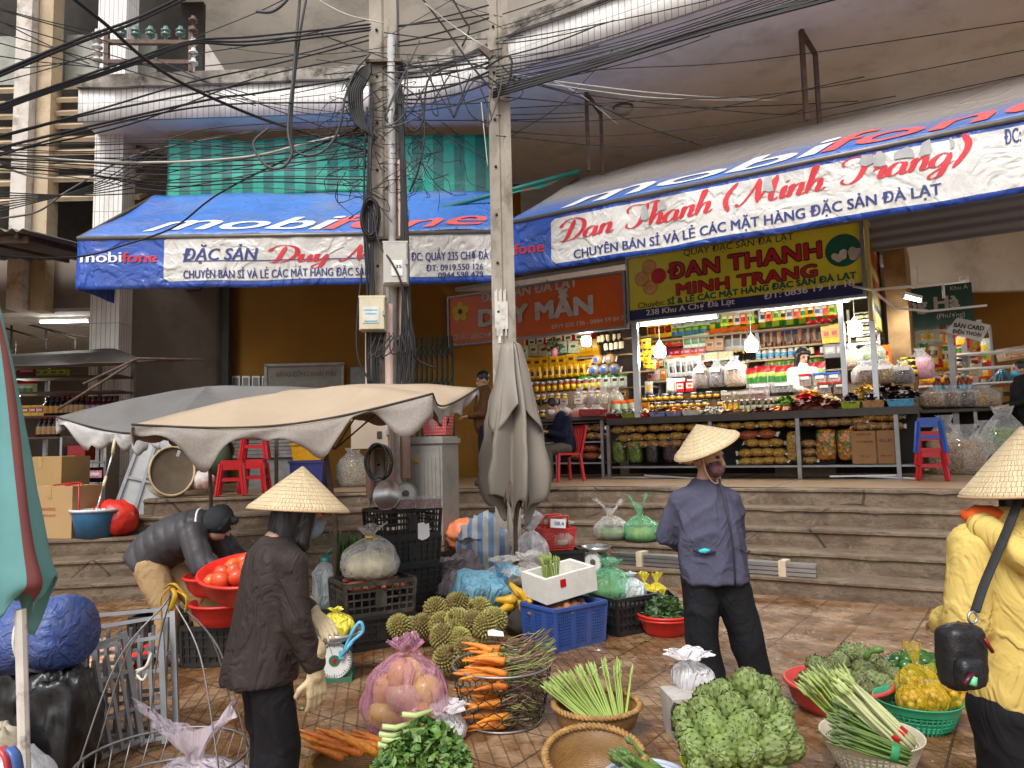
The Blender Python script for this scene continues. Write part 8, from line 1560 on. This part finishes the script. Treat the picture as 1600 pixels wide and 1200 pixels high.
q=G(1392,1225)+V((0,.16,0));lattice_bowl('plastic_basket','cream plastic colander full of asparagus bundles',q,.215,.16,M('cream_plastic',(.66,.60,.44),.4),46,6)
def bundle(label,c,d,n,r,meshes,band,spread,L=1.0):
 t=thing('asparagus_bundle',label,'asparagus',c,0,None,V(d).normalized().to_track_quat('Z','Y').to_euler())
 for i in range(n):a,k=i*2.4,r*math.sqrt((i+.5)/n);dr=V((k*math.cos(a)*spread,k*math.sin(a)*spread,1)).normalized();obj('stalk',meshes[i%len(meshes)],t,(k*math.cos(a),k*math.sin(a),rnd.uniform(-.01,.01)),dr.to_track_quat('Z','Y').to_euler(),L*rnd.uniform(.92,1.06))
 if band:mb=MB();mb.lathe([(r*1.15,.04),(r*1.18,.045),(r*1.18,.065),(r*1.15,.07)],20);mb.build('band',band,t)
bundle('thick pale asparagus bundle with red rubber band in the cream colander',P(1422,1168,3.08),(-.62,.5,.62),30,.038,STW,PK['red'],1.5,1.05);bundle('thin light green asparagus bundle fanning at the left of the cream colander',P(1352,1150,3.2),(-.62,.35,.75),34,.035,ST,None,4.5,1.0);bundle('light green asparagus bundle upright at the back of the cream colander',P(1368,1150,3.32),(-.35,.55,.75),30,.035,ST,None,3.5,.98)
bundle('dark green asparagus bundle lying at the front of the cream colander',P(1418,1182,3.02),(-.95,.22,.28),26,.032,STD,M('green_band',(.03,.3,.12),.5),2.0,.9);bundle('dark green asparagus bundle across the middle of the cream colander',P(1408,1162,3.14),(-.9,.3,.42),26,.032,STD,None,2.2,.92)
q=G(1460,1152)+V((0,.14,0));lattice_bowl('plastic_basket','green plastic colander with yellow net bags of kumquats',q,.205,.15,M('green_plastic',(.03,.33,.17),.38),44,5)
km=[(lambda mb:mb.ball((0,0,0),(.018,.018,.022),9,7).mesh('kumquat',M('kumquat_orange',(.48,.25,.03),.35,rnd_obj=.3)))(MB())];net=film('yellow_net',(.80,.55,.02),.2,.3)
for px,py,s_,lb in((1446,1108,1.25,'largest yellow net bag of kumquats, knotted tall'),(1492,1112,1.05,'yellow net bag of kumquats beside the black handbag'),(1416,1122,.8,'small yellow net bag at the left of the green colander'),(1447,1128,.9,'flat yellow net bag at the front of the green colander')):
 c_=V((P(px,py,q.y).x,q.y+(.05 if py<1110 else-.06 if s_<1 else 0),.10));bag('net_bag',lb,c_,.17*s_,.25*s_,net,px,None,None,.34,.02);scatter('kumquat','greenish orange kumquat inside a yellow net bag','kumquat','kumquats in net bags',km,c_,.062*s_,.06*s_,16 if s_>1 else 10,.03,.08*s_)
q=G(1462,1092)+V((0,.16,0));basin('teal_basin','teal and blue basin of green bell peppers behind the net bags',q,.23,.12,M('teal_plastic',(.03,.30,.36),.38));basin('blue_basin','blue basin nested under the bell peppers',q+V((0,0,-.0))*1,.215,.10,M('mid_blue_plastic',(.03,.12,.36),.38),foot=.6)
pp=[(lambda mb:mb.ball((0,0,0),(.045,.045,.05),20,12,fn=lambda d:(1+.10*math.cos(4*math.atan2(d.y,d.x))*(1-abs(d.z)))*(1-.25*max(0,d.z)**6),mi=0).tube([(0,0,.035),(.004,0,.06)],.007,6,mi=1).mesh('bell_pepper',[m_,lf[2]]))(MB()) for m_ in(M('pepper_green',(.03,.10,.015),.2,rnd_obj=.3),M('pepper_red',(.60,.05,.015),.2))]
scatter('bell_pepper','glossy dark green bell pepper in the teal basin','pepper','green bell peppers',pp[:1],q,.17,.15,22,.12,.07);tag(obj('bell_pepper',pp[1],None,P(1434,1046,q.y-.05),(.5,.2,0),1.15),'red bell pepper at the left among the green ones','pepper')
mb=MB();mb.smooth=False
for k in range(420):
 x,y=rnd.uniform(-3.2,3.6),rnd.uniform(2.9,7.4);s_=rnd.uniform(.004,.014);a=rnd.uniform(0,6.3);c_=V((x,y,.003));u_=V((math.cos(a),math.sin(a),.1))*s_;w_=V((-math.sin(a),math.cos(a),0))*s_*rnd.uniform(.3,.8)
 mb.add([c_-u_,c_+w_+V((0,0,.004)),c_+u_,c_-w_],[(0,1,2,3)],False,rnd.choice((0,0,1,2,3)))
tag(mb.build('litter',[M('straw_bit',(.36,.28,.14),.8),lf[1],M('mud_bit',(.08,.05,.03),.8),M('pale_bit',(.55,.52,.46),.7)]),'tiny crumbs of leaf, straw and paper trodden into the wet paving','litter',None,'stuff')
# leaf scraps on the paving
for i,(px,py) in enumerate(((338,1120),(330,1142),(1010,1003),(1280,1145),(1040,1040),(860,1012),(905,1008),(934,1018),(600,1050),(470,1110))):
 mb=MB();mb.smooth=False
 for k in range(7):a=rnd.uniform(0,6.3);d=V((math.cos(a),math.sin(a),.1))*rnd.uniform(.012,.03);n_=V((-d.y,d.x,0))*.35;mb.add([V((0,0,.004)),d*.5+n_+V((0,0,.01)),d+V((0,0,.008)),d*.5-n_+V((0,0,.006))],[(0,1,2,3)],False)
 tag(mb.build('leaf_scrap',lf[1+i%2] if px not in(905,934) else PK['white'],None,G(px,py),(0,0,i)),'scrap of trampled leaf on the wet paving' if px not in(905,934) else 'pale paper crumb on the wet paving','scrap','leaf scraps' if px not in(905,934) else 'paper crumbs')
 # ================================================================ people
m_skin=M('skin',(.47,.27,.18),.5,var=.08,vs=20,sub=.08);m_hair=M('black_hair',(.010,.009,.009),.38,var=.3,vs=40,stretch=(8,8,1));m_eye=M('eye_dark',(.015,.01,.01),.2)
def cloth(name,col,fold=.012,rough=.8,bs=6,**k):
 if name in MATS:return MATS[name]
 m=M(name,col,rough,var=.05,vs=3,**k);t=m.node_tree;co=mapped(t,obco(t),(1,1,.75));b=t.nodes['Principled BSDF'];b.inputs['Specular IOR Level'].default_value=.15
 h=nd(t,'ShaderNodeMath',{0:crease(t,co,4.5,1.6),1:nd(t,'ShaderNodeMath',{0:crease(t,co,10,1.0),1:.15},operation='MULTIPLY').outputs[0]},operation='ADD').outputs[0]
 bumpn(t,h,b,fold*.45);return m
def hat_mat():
 m,t,b=newmat('palm_leaf_hat');co=obco(t);sx=nd(t,'ShaderNodeSeparateXYZ',{0:co});an=nd(t,'ShaderNodeMath',{0:sx.outputs[1],1:sx.outputs[0]},operation='ARCTAN2').outputs[0]
 cv=nd(t,'ShaderNodeCombineXYZ',{0:nd(t,'ShaderNodeMath',{0:an,1:7.0},operation='MULTIPLY').outputs[0],1:nd(t,'ShaderNodeMath',{0:sx.outputs[2],1:60.0},operation='MULTIPLY').outputs[0]}).outputs[0]
 br=nd(t,'ShaderNodeTexBrick',{'Vector':cv,'Scale':1,'Color1':(.80,.64,.40,1),'Color2':(.70,.545,.33,1),'Mortar':(.46,.33,.17,1),'Mortar Size':.035,'Mortar Smooth':1.0,'Brick Width':.55,'Row Height':.95},offset=.3)
 st=noi(t,nd(t,'ShaderNodeCombineXYZ',{0:nd(t,'ShaderNodeMath',{0:an,1:30.0},operation='MULTIPLY').outputs[0],1:nd(t,'ShaderNodeMath',{0:sx.outputs[2],1:8.0},operation='MULTIPLY').outputs[0]}).outputs[0],1.5,5)
 c=mixc(t,ramp(t,st,[(.35,.45),(.65,0.0)]),br.outputs['Color'],(.44,.30,.15));t.links.new(c,b.inputs['Base Color']);b.inputs['Roughness'].default_value=.5
 bumpn(t,nd(t,'ShaderNodeMath',{0:st,1:br.outputs['Fac']},operation='SUBTRACT').outputs[0],b,.004);return m
m_hat=hat_mat()
def hat(t,c,r,h,tilt):
 mb=MB();mb.lathe([(.002,h),(r*.06,h*.955),(r*.5,h*.53),(r*.8,h*.22),(r*.97,.012),(r,.0)],56);me=thicken(mb.mesh('conical_hat',m_hat),.005);o=obj('conical_hat',me,t,c,tilt)
 mb=MB();mb.tube([(r*math.cos(a),r*math.sin(a),0) for a in[i*PI/28 for i in range(56)]],.0045,5,closed=True);mb.build('rim',M('hat_rim',(.48,.33,.18),.6),o);return o
def head(mb,c,yaw,s=1.0,pitch=0):
 R_=Matrix.Rotation(yaw,3,'Z')@Matrix.Rotation(pitch,3,'X');c=V(c);q=lambda x,y,z:c+R_@V((x*s,y*s,z*s))
 mb.ball(q(0,.01,.03),(.075*s,.092*s,.10*s),16,12,rot=R_);mb.ball(q(0,-.025,-.045),(.056*s,.062*s,.065*s),14,10,rot=R_)
 capsule(mb,q(0,-.088,.02),.010*s,q(0,-.103,-.018),.014*s,8)
 for x in(-1,1):mb.ball(q(.076*x,.012,-.005),(.012*s,.022*s,.032*s),8,6,rot=R_);capsule(mb,q(.014*x,-.083,.042),.008*s,q(.05*x,-.07,.044),.007*s,6)
 capsule(mb,q(-.018,-.086,-.055),.009*s,q(.018,-.086,-.055),.009*s,6);return q
def hand(mb,w,d,palm,s=1.0,curl=.6):
 """five unequal bent fingers and a thumb off the side of the palm; d along the fingers, palm = palm normal"""
 w,d,n=V(w),V(d).normalized(),V(palm).normalized();x=d.cross(n).normalized()
 for k in range(4):u=(k-1.5)*.02*s;capsule(mb,w+x*u*.7,.014*s,w+d*.075*s+x*u,.0125*s,8)
 for k,L in enumerate((.066,.078,.073,.055)):
  p=w+d*.08*s+x*(k-1.5)*.021*s;dd=d
  for j,f in enumerate((.45,.32,.23)):dd=(dd+n*curl*(.35+.25*j)).normalized();e=p+dd*L*f*s;capsule(mb,p,.0098*s*(1-.12*j),e,.0092*s*(1-.14*j),8);p=e
 p=w+d*.022*s-x*.026*s;e=p+(d*.55-x*.75+n*.35)*.045*s;capsule(mb,p,.013*s,e,.011*s,8);capsule(mb,e,.011*s,e+(d*.85-x*.25+n*.4)*.032*s,.009*s,8)
def person(label,loc,rz,J,jm,pm,jr=1.0,group=None,vox=.012,hd=(0,0),hs=1.0,torso=None,legs=None,shoes=None,sleeves=None,hairm=None,hairlen=.0,fold=.012,name='person',mask=None,bare=(),fs=7,hands=True,seed=0):
 """J: neck, head, shL, elL, haL, shR, elR, haR, hipL, knL, ftL, hipR, knR, ftR, pelvis (metres, own frame, -y faces front)"""
 t=thing(name,label,'person',loc,rz,group);J={k:V(v) for k,v in J.items()}
 mb=MB();q=head(mb,J['head'],hd[0],hs,hd[1]);capsule(mb,J['head']+V((0,.01,-.05)),.048*hs,J['neck'],.055*hs)
 limb(mb,[(J['neck'],.06),(J['pelvis'].lerp(J['neck'],.5),.10),(J['pelvis'],.10)])
 for s_ in 'LR':
  limb(mb,[(J['neck']+V((0,0,-.03)),.045),(J['sh'+s_],.045),(J['el'+s_],.036),(J['ha'+s_],.026)]);limb(mb,[(J['pelvis'],.08),(J['hip'+s_],.07),(J['kn'+s_],.05),(J['ft'+s_]+V((0,0,.07)),.036)])
  d=(J['ha'+s_]-J['el'+s_]).normalized();hand(mb,J['ha'+s_],d,V((0,0,-1)).cross(d).cross(d)*-1 if abs(d.z)<.9 else V((0,-1,0)),hs,.7) if hands else None
 obj('body',fuse(mb,max(.007,vox*.7),m_skin,'body',3),t)
 mb=MB();limbs_=sleeves or(.07,.058,.045)
 loft(mb,torso) if torso else limb(mb,[(J['neck'],.10),(J['pelvis'].lerp(J['neck'],.55),.17*jr),(J['pelvis'],.175*jr)])
 for s_ in 'LR':
  if s_ in bare:continue
  limb(mb,[(J['neck']+(J['sh'+s_]-J['neck'])*.4+V((0,0,-.03)),.07*jr),(J['sh'+s_],limbs_[0]*jr),(J['el'+s_],limbs_[1]*jr),(J['el'+s_].lerp(J['ha'+s_],.88),limbs_[2]*jr)])
 obj('jacket',fuse(mb,vox,jm,'jacket',5,fold,fs,seed,(1,1,.7)),t)
 mb=MB();lr=legs or(.105,.085,.07)
 for s_ in 'LR':limb(mb,[(J['pelvis'],lr[0]),(J['hip'+s_],lr[0]),(J['kn'+s_],lr[1]),(J['ft'+s_]+V((0,0,.09)),lr[2])])
 obj('trousers',fuse(mb,vox,pm,'trousers',4,fold*.8,fs,seed+3,(1,1,.6)),t)
 for s_ in 'LR':
  mb=MB();f=J['ft'+s_];dr=Matrix.Rotation(J.get('fy'+s_,V((0,0,0))).x,3,'Z')@V((0,-1,0));capsule(mb,f+V((0,0,.05))+dr*-.03,.045,f+V((0,0,.035))+dr*.14,.036);capsule(mb,f+V((0,0,.09)),.042,f+V((0,0,.05)),.045)
  me=fuse(mb,.01,shoes or m_paint_bl,'shoe',3)
  for v in me.vertices:v.co.z=max(v.co.z,.002+f.z)
  obj('shoe',me,t)
 for x in(-1,1):mb=MB();mb.ball(q(.031*x,-.079,.022),(.013*hs,.008*hs,.008*hs),8,6);mb.build('eye',m_eye,t)
 if hairm:
  mb=MB();R_=Matrix.Rotation(hd[0],3,'Z');mb.ball(q(0,.022,.05),(.085*hs,.095*hs,.095*hs),18,12,rot=R_,fn=lambda d:1+.03*noise.noise(d*6))
  if hairlen:capsule(mb,q(0,.05,.03),.085*hs,q(0,.05,-hairlen),.075*hs);[capsule(mb,q(.07*x,.0,.05),.035*hs,q(.072*x,-.01,-hairlen*.8),.028*hs) for x in(-1,1)];capsule(mb,q(-.05,-.06,.085),.03*hs,q(.05,-.06,.085),.03*hs)
  obj('hair',fuse(mb,.01,hairm,'hair',3,.006,30,0,(1,1,.2)),t)
 if mask:mb=MB();mb.ball(q(0,-.045,-.045),(.064*hs,.062*hs,.055*hs),16,10,rot=Matrix.Rotation(hd[0],3,'Z'));[mb.bar(q(.06*x,-.05,-.03),q(.08*x,.01,.01),.006) for x in(-1,1)];mb.build('mask',mask,t)
 return t,q
def JJ(**k):return k
# -- woman in navy jacket, standing, hands clasped behind her back
c=G(1145,1094)
navy=cloth('navy_fleece',(.076,.076,.118),.008,.9,9,dirt=(.11,.10,.15),da=.2)
J=JJ(head=(-.09,-.01,1.405),neck=(-.105,.01,1.26),shL=(.05,.02,1.165),elL=(.105,.12,.96),haL=(-.03,.20,.86),shR=(-.25,.02,1.16),elR=(-.335,.10,.95),haR=(-.14,.2,.84),hipL=(.0,0,.70),knL=(.09,-.02,.38),ftL=(.15,-.02,0),hipR=(-.16,0,.70),knR=(-.17,-.02,.37),ftR=(-.13,-.02,0),pelvis=(-.08,0,.76),fyL=(.6,0,0),fyR=(-.2,0,0))
t,q=person('woman in navy zip jacket and conical hat, patterned mask, hands behind her back',c,0,J,navy,cloth('black_trousers',(.012,.012,.014),.006,.75),hd=(.85,.12),hs=1.04,fold=.017,vox=.011,fs=5.5,seed=4,torso=[((-.095,.02,1.285),.072,.07),((-.10,.02,1.245),.10,.085),((-.10,.02,1.20),.135,.10),((-.10,.01,1.08),.180,.135),((-.09,0,.95),.195,.145),((-.08,0,.80),.20,.16),((-.075,0,.685),.205,.165)],sleeves=(.064,.062,.05),legs=(.115,.10,.088),mask=M('patterned_mask',(.14,.07,.075),.8,var=.9,vs=26))
hat(t,q(-.0,.01,.075),.205,.145,(.14,-.42,0))
mb=MB();mb.tube(catmull([q(-.085,.0,.06),q(-.07,-.03,-.06),q(-.02,-.06,-.125),q(.05,-.05,-.09),q(.08,-.0,.05)],5),.017,6,flat=.3);mb.build('chin_strap',M('pink_strap',(.55,.33,.25),.8),t)
mb=MB();mb.tube(catmull([(-.035,-.055,1.29),(-.02,-.145,1.08),(-.005,-.165,.9),(.0,-.160,.69)],6),.006,5);mb.build('zip',M('dark_zip',(.02,.02,.03),.5),t)
for x0,x1 in((-.225,-.105),(.05,.095)):mb=MB();mb.tube([(x0,-.128,.885),((x0+x1)/2,-.155,.872),(x1,-.160,.88)],.007,5);mb.build('pocket',M('dark_zip',(.02,.02,.03),.5),t)
mb=MB();mb.ball((-.165,-.148,.885),(.035,.012,.015),10,6,fn=lambda d:1+.3*noise.noise(d*4));mb.build('cyan_cloth',M('cyan_cloth',(.05,.5,.55),.7),t)
# -- woman in brown jacket, seen from behind, turned to the right
c=G(420,1272);c.y=3.12;c.x=P(424,1000,3.12).x
brown=cloth('brown_raincoat',(.040,.030,.028),.010,.55,5,dirt=(.075,.06,.055),da=.4)
J=JJ(head=(.03,-.14,1.235),neck=(.02,-.03,1.13),shL=(-.135,-.03,1.05),elL=(-.19,-.04,.83),haL=(-.175,-.12,.64),shR=(.17,-.02,1.05),elR=(.19,-.06,.86),haR=(-.01,-.17,.82),hipL=(-.075,.03,.62),knL=(-.08,-.01,.34),ftL=(-.09,.03,0),hipR=(.085,.03,.62),knR=(.085,-.03,.34),ftR=(.09,-.02,0),pelvis=(0,.03,.68))
yaw=PI-.95
t,q=person('woman in long brown jacket and conical hat seen from behind, wearing a cream glove',c,yaw,J,brown,cloth('black_trousers',(.012,.012,.014),.006,.75),hd=(0,.25),fold=.015,vox=.012,fs=4.2,seed=9,hands=False,torso=[((.01,-.03,1.15),.07,.065),((.01,0,1.09),.13,.085),((0,.01,.98),.155,.11),((0,.03,.80),.16,.125),((0,.04,.68),.172,.14),((0,.045,.585),.18,.15)],sleeves=(.066,.062,.052),legs=(.088,.088,.085),hairm=m_hair,hairlen=.16,mask=M('blue_mask',(.25,.36,.5),.8))
hat(t,V((.02,-.12,1.255)),.212,.185,(.10,.02,0))
glm=M('cream_glove',(.58,.46,.28),.55,var=.12,vs=9,bump=.004,bs=30)
for s_,d,pl in(('L',(.03,-.08,-1),(1,.2,.1)),('R',(-1,-.1,-.3),(0,0,-1))):
 mb=MB();w_=V(J['ha'+s_]);d=V(d).normalized();limb(mb,[(w_-d*.07,.050),(w_,.036),(w_+d*.03,.032)]);hand(mb,w_+d*.02,d,pl,1.1,.6);obj('glove',fuse(mb,.0055,glm,'glove',2,.002,20),t)
 # -- woman in yellow hoodie at the right edge, back to the camera
c=P(1618,1000,2.42);c.z=0
yel=cloth('yellow_fleece',(.64,.47,.14),.012,.9,5)
J=JJ(head=(.03,-.02,1.335),neck=(0,0,1.21),shL=(-.18,.0,1.15),elL=(-.225,.03,.92),haL=(-.16,-.22,.86),shR=(.19,.0,1.15),elR=(.24,.02,.92),haR=(.18,-.16,.80),hipL=(-.09,0,.64),knL=(-.085,0,.36),ftL=(-.08,0,0),hipR=(.09,0,.64),knR=(.085,0,.36),ftR=(.09,0,0),pelvis=(0,0,.70))
mir={k:(-v[0],v[1],v[2]) for k,v in J.items()}
t,q=person('woman in yellow hoodie and conical hat at the right edge, black shoulder bag',c,PI,mir,yel,cloth('black_trousers',(.012,.012,.014),.006,.75),hd=(.15,.1),fold=.014,vox=.012,fs=4.5,seed=2,torso=[((0,0,1.27),.085,.085),((0,.01,1.20),.15,.105),((0,.0,1.08),.195,.13),((0,.0,.92),.19,.14),((0,.0,.78),.20,.15),((0,0,.69),.205,.155),((0,0,.645),.185,.145)],sleeves=(.070,.064,.052),legs=(.125,.11,.095),hairm=m_hair,hairlen=.12)
hat(t,V((-.02,.01,1.318)),.205,.215,(.04,.05,0))
mb=MB();limb(mb,[((-.15,.02,1.21),.05),((-.11,.12,1.14),.05),((0,.155,1.06),.052),((.11,.12,1.14),.05),((.15,.02,1.21),.05)]);limb(mb,[((-.10,.09,1.15),.045),((0,.13,1.08),.05),((.10,.09,1.15),.045)]);obj('hood',fuse(mb,.012,yel,'hood',5,.01,7,5),t)
mb=MB();mb.ball((.12,-.02,1.245),(.07,.06,.035),12,8,fn=lambda d:1+.3*noise.noise(d*3));mb.build('scarf',M('orange_scarf',(.75,.12,.02),.7),t)
hb=P(1502,1025,2.2);t=thing('handbag','small black nylon shoulder bag hanging at the hip of the woman in yellow','bag',hb,.25)
mb=MB();mb.ball((0,0,.0),(.075,.05,.105),30,22,fn=lambda d:(1/max(abs(d.x),abs(d.y),abs(d.z)))**.62*(1+.05*noise.noise(d*4))*.9);mb.build('body',M('black_nylon',(.012,.012,.014),.4,bump=.008,bs=25),t)
mb=MB();mb.ball((-.03,-.055,-.03),(.045,.025,.05),16,12,fn=lambda d:(1/max(abs(d.x),abs(d.y),abs(d.z)))**.6*.9);mb.build('front_pocket',MATS['black_nylon'],t)
mb=MB();mb.tube([(.03,-.055,.06),(.055,-.055,.02)],.006,5);mb.build('zip',PK['dred'],t);mb=MB();mb.tube([(-.05,-.085,-.02),(-.085,-.09,-.045)],.008,6);mb.tube([(-.05,-.085,-.03),(-.06,-.09,-.05)],.012,6,mi=1);mb.build('tag',[PK['wine'],M('mint_tag',(.15,.6,.3),.4)],t)
mb=MB();mb.tube([(.05+.016*math.cos(a),0,.105+.016*math.sin(a)) for a in[i*PI/8 for i in range(16)]],.004,5,closed=True);mb.build('ring',m_shiny,t)
st=catmull([(.06,.0,.12),(.12,.02,.19),(.19,.03,.28),(.26,.04,.37),(.34,.06,.47),(.40,.10,.53)],8);mb=MB();mb.tube(st,.0145,8,flat=.25);mb.build('strap',M('strap_webbing',(.03,.03,.032),.7,bump=.004,bs=90),t)
# -- bending person at left
c=G(292,1034)
J=JJ(head=(.235,-.04,.985),neck=(.13,-.02,1.00),shL=(.10,-.18,.93),elL=(.21,-.24,.72),haL=(.38,-.22,.66),shR=(.10,.16,.93),elR=(.24,.2,.74),haR=(.40,.12,.68),hipL=(-.24,-.09,.70),knL=(-.10,-.11,.40),ftL=(-.11,-.09,0),hipR=(-.24,.09,.70),knR=(.05,.10,.42),ftR=(.09,.08,0),pelvis=(-.27,0,.76),fyL=(1.3,0,0),fyR=(1.3,0,0))
rot=lambda a:Matrix.Rotation(a,3,'Y')
puff=M('grey_puffer',(.045,.042,.048),.55,var=.2,vs=4)
tan=cloth('tan_trousers',(.40,.27,.14),.008,.8)
t,q=person('person in dark puffer jacket, tan trousers and brown boots, bent over the tomato basin',c,.0,J,puff,tan,hd=(2.1,.7),fold=.006,vox=.013,seed=6,hands=True,torso=[((.16,-.02,.99),.10,.12,rot(1.35)),((.06,-.02,.95),.15,.20,rot(1.25)),((-.10,-.01,.89),.165,.20,rot(1.1)),((-.24,0,.80),.165,.19,rot(.9)),((-.33,0,.70),.15,.18,rot(.7))],sleeves=(.085,.075,.055),legs=(.12,.092,.075),shoes=M('brown_boot',(.045,.018,.018),.4),hairm=M('dark_cap',(.03,.033,.036),.9,var=.2),hairlen=.02)
mb=MB();mb.ball(q(0,.02,.03),(.098,.112,.112),20,14,fn=lambda d:1+.04*noise.noise(d*4));mb.build('cap',MATS['dark_cap'],t)
jk=[o for o in t.children if o.name.startswith('jacket')][0]
for v in jk.data.vertices:
 s_=(v.co.x*.93+v.co.z*.36)/.085;v.co+=v.normal*.014*abs(math.sin(s_*PI))**.6
for s_ in 'LR':mb=MB();f=V(J['ft'+s_]);limb(mb,[(f+V((0,0,.27)),.062),(f+V((0,0,.12)),.054),(f+V((0,0,.06)),.05)]);obj('boot_shaft',fuse(mb,.01,MATS['brown_boot'],'boot_shaft',3,.004,10),t)
mb=MB();mb.tube(catmull([(.13,-.2,.99),(.10,-.1,1.085),(.09,.02,1.10),(.11,.14,1.03)],5),.008,5);mb.build('white_piping',m_whitep,t)
# -- seated man, saleswoman and two passers-by on the platform
c=G(882,752,.958);HO=V((0,0,0))
J=JJ(head=(-.08,-.13,1.17),neck=(0,-.03,1.02),shL=(.17,0,.96),elL=(.2,-.1,.72),haL=(.06,-.30,.78),shR=(-.17,0,.96),elR=(-.2,-.1,.72),haR=(-.05,-.30,.76),hipL=(.09,0,.52),knL=(.12,-.36,.50),ftL=(.13,-.32,0),hipR=(-.09,0,.52),knR=(-.12,-.40,.50),ftR=(-.12,-.42,0),pelvis=(0,.03,.54))
t,q=person('seated man in dark navy shirt and white mask looking at his phone',c,-1.15,J,cloth('dark_navy',(.012,.015,.035),.006),cloth('grey_brown_trousers',(.09,.075,.065),.006),hd=(0,.45),hs=1.1,hairm=m_hair,mask=m_whitep,shoes=PK['tan'],fold=.008,vox=.014)
mb=MB();mb.box((0,-.33,.83),(.07,.02,.13),rot=Matrix.Rotation(-.6,3,'X'));mb.build('phone',m_paint_bl,t);mb=MB();mb.tube([V(J['haL'])+V((.03*math.cos(a),.02,.03*math.sin(a))) for a in[i*PI/6 for i in range(12)]],.008,5,closed=True);mb.build('watch',PK['gold'],t)
t=thing('plastic_chair','red plastic chair with backrest under the seated man','chair',c,-1.15);mb=MB();mb.box((0,.0,.43),(.42,.42,.03));mb.build('seat',redp,t);mb=MB()
for k in range(7):mb.bar((-.16+k*.054,.20,.44),(-.17+k*.057,.29,.86),.03,.014)
mb.bar((-.21,.20,.44),(-.21,.30,.86),.035);mb.bar((.21,.20,.44),(.21,.30,.86),.035);mb.bar((-.22,.30,.86),(.22,.30,.86),.05,.03);mb.build('backrest',redp,t)
for x in(-.19,.19):
 for y in(-.19,.19):mb=MB();mb.bar((x,y,.42),(x*1.18,y*1.2,0),.05,.035);mb.build('leg',redp,t)
stand=JJ(head=(0,-.02,1.55),neck=(0,0,1.40),shL=(.18,0,1.33),elL=(.22,-.03,1.05),haL=(.12,-.25,1.02),shR=(-.18,0,1.33),elR=(-.22,-.03,1.05),haR=(-.1,-.25,1.02),hipL=(.09,0,.84),knL=(.09,-.02,.45),ftL=(.1,0,0),hipR=(-.09,0,.84),knR=(-.09,-.02,.45),ftR=(-.1,0,0),pelvis=(0,0,.9))
s_,z_=RD(1253,557,5.0);base=R(s_,5.0,z_-1.57)
person('saleswoman with black fringe in a white jacket behind the snack counter',base,RZ+.5,stand,cloth('white_jacket',(.66,.63,.57),.006),cloth('black_trousers',(.012,.012,.014),.006),hd=(.25,.3),hs=1.12,hairm=m_hair,hairlen=.16,vox=.015)
mb=MB();hh=base.z-.957;mb.box((0,0,hh/2),(.9,.6,hh));tag(mb.build('wooden_platform',M('stand_board',(.30,.22,.14),.6),None,V((base.x,base.y,.957)),(0,0,RZ)),'wooden platform the saleswoman stands on behind the counter','platform')
c=P(757,615,11.0);c.z=.958
person('man in brown jacket half hidden behind the closed grey umbrella',c,-1.5,stand,cloth('rust_jacket',(.10,.045,.02),.006),cloth('black_trousers',(.012,.012,.014),.006),hs=1.05,hairm=m_hair,vox=.016,hd=(0,.3))
s_,z_=RD(1598,625,6.0);person('passer-by in black coat at the right end of the aisle',R(s_,6.0,.958),RZ-1.2,stand,cloth('black_coat',(.012,.013,.014),.006),cloth('black_trousers',(.012,.012,.014),.006),hs=1.05,hairm=m_hair,vox=.016,mask=PK['sky'])
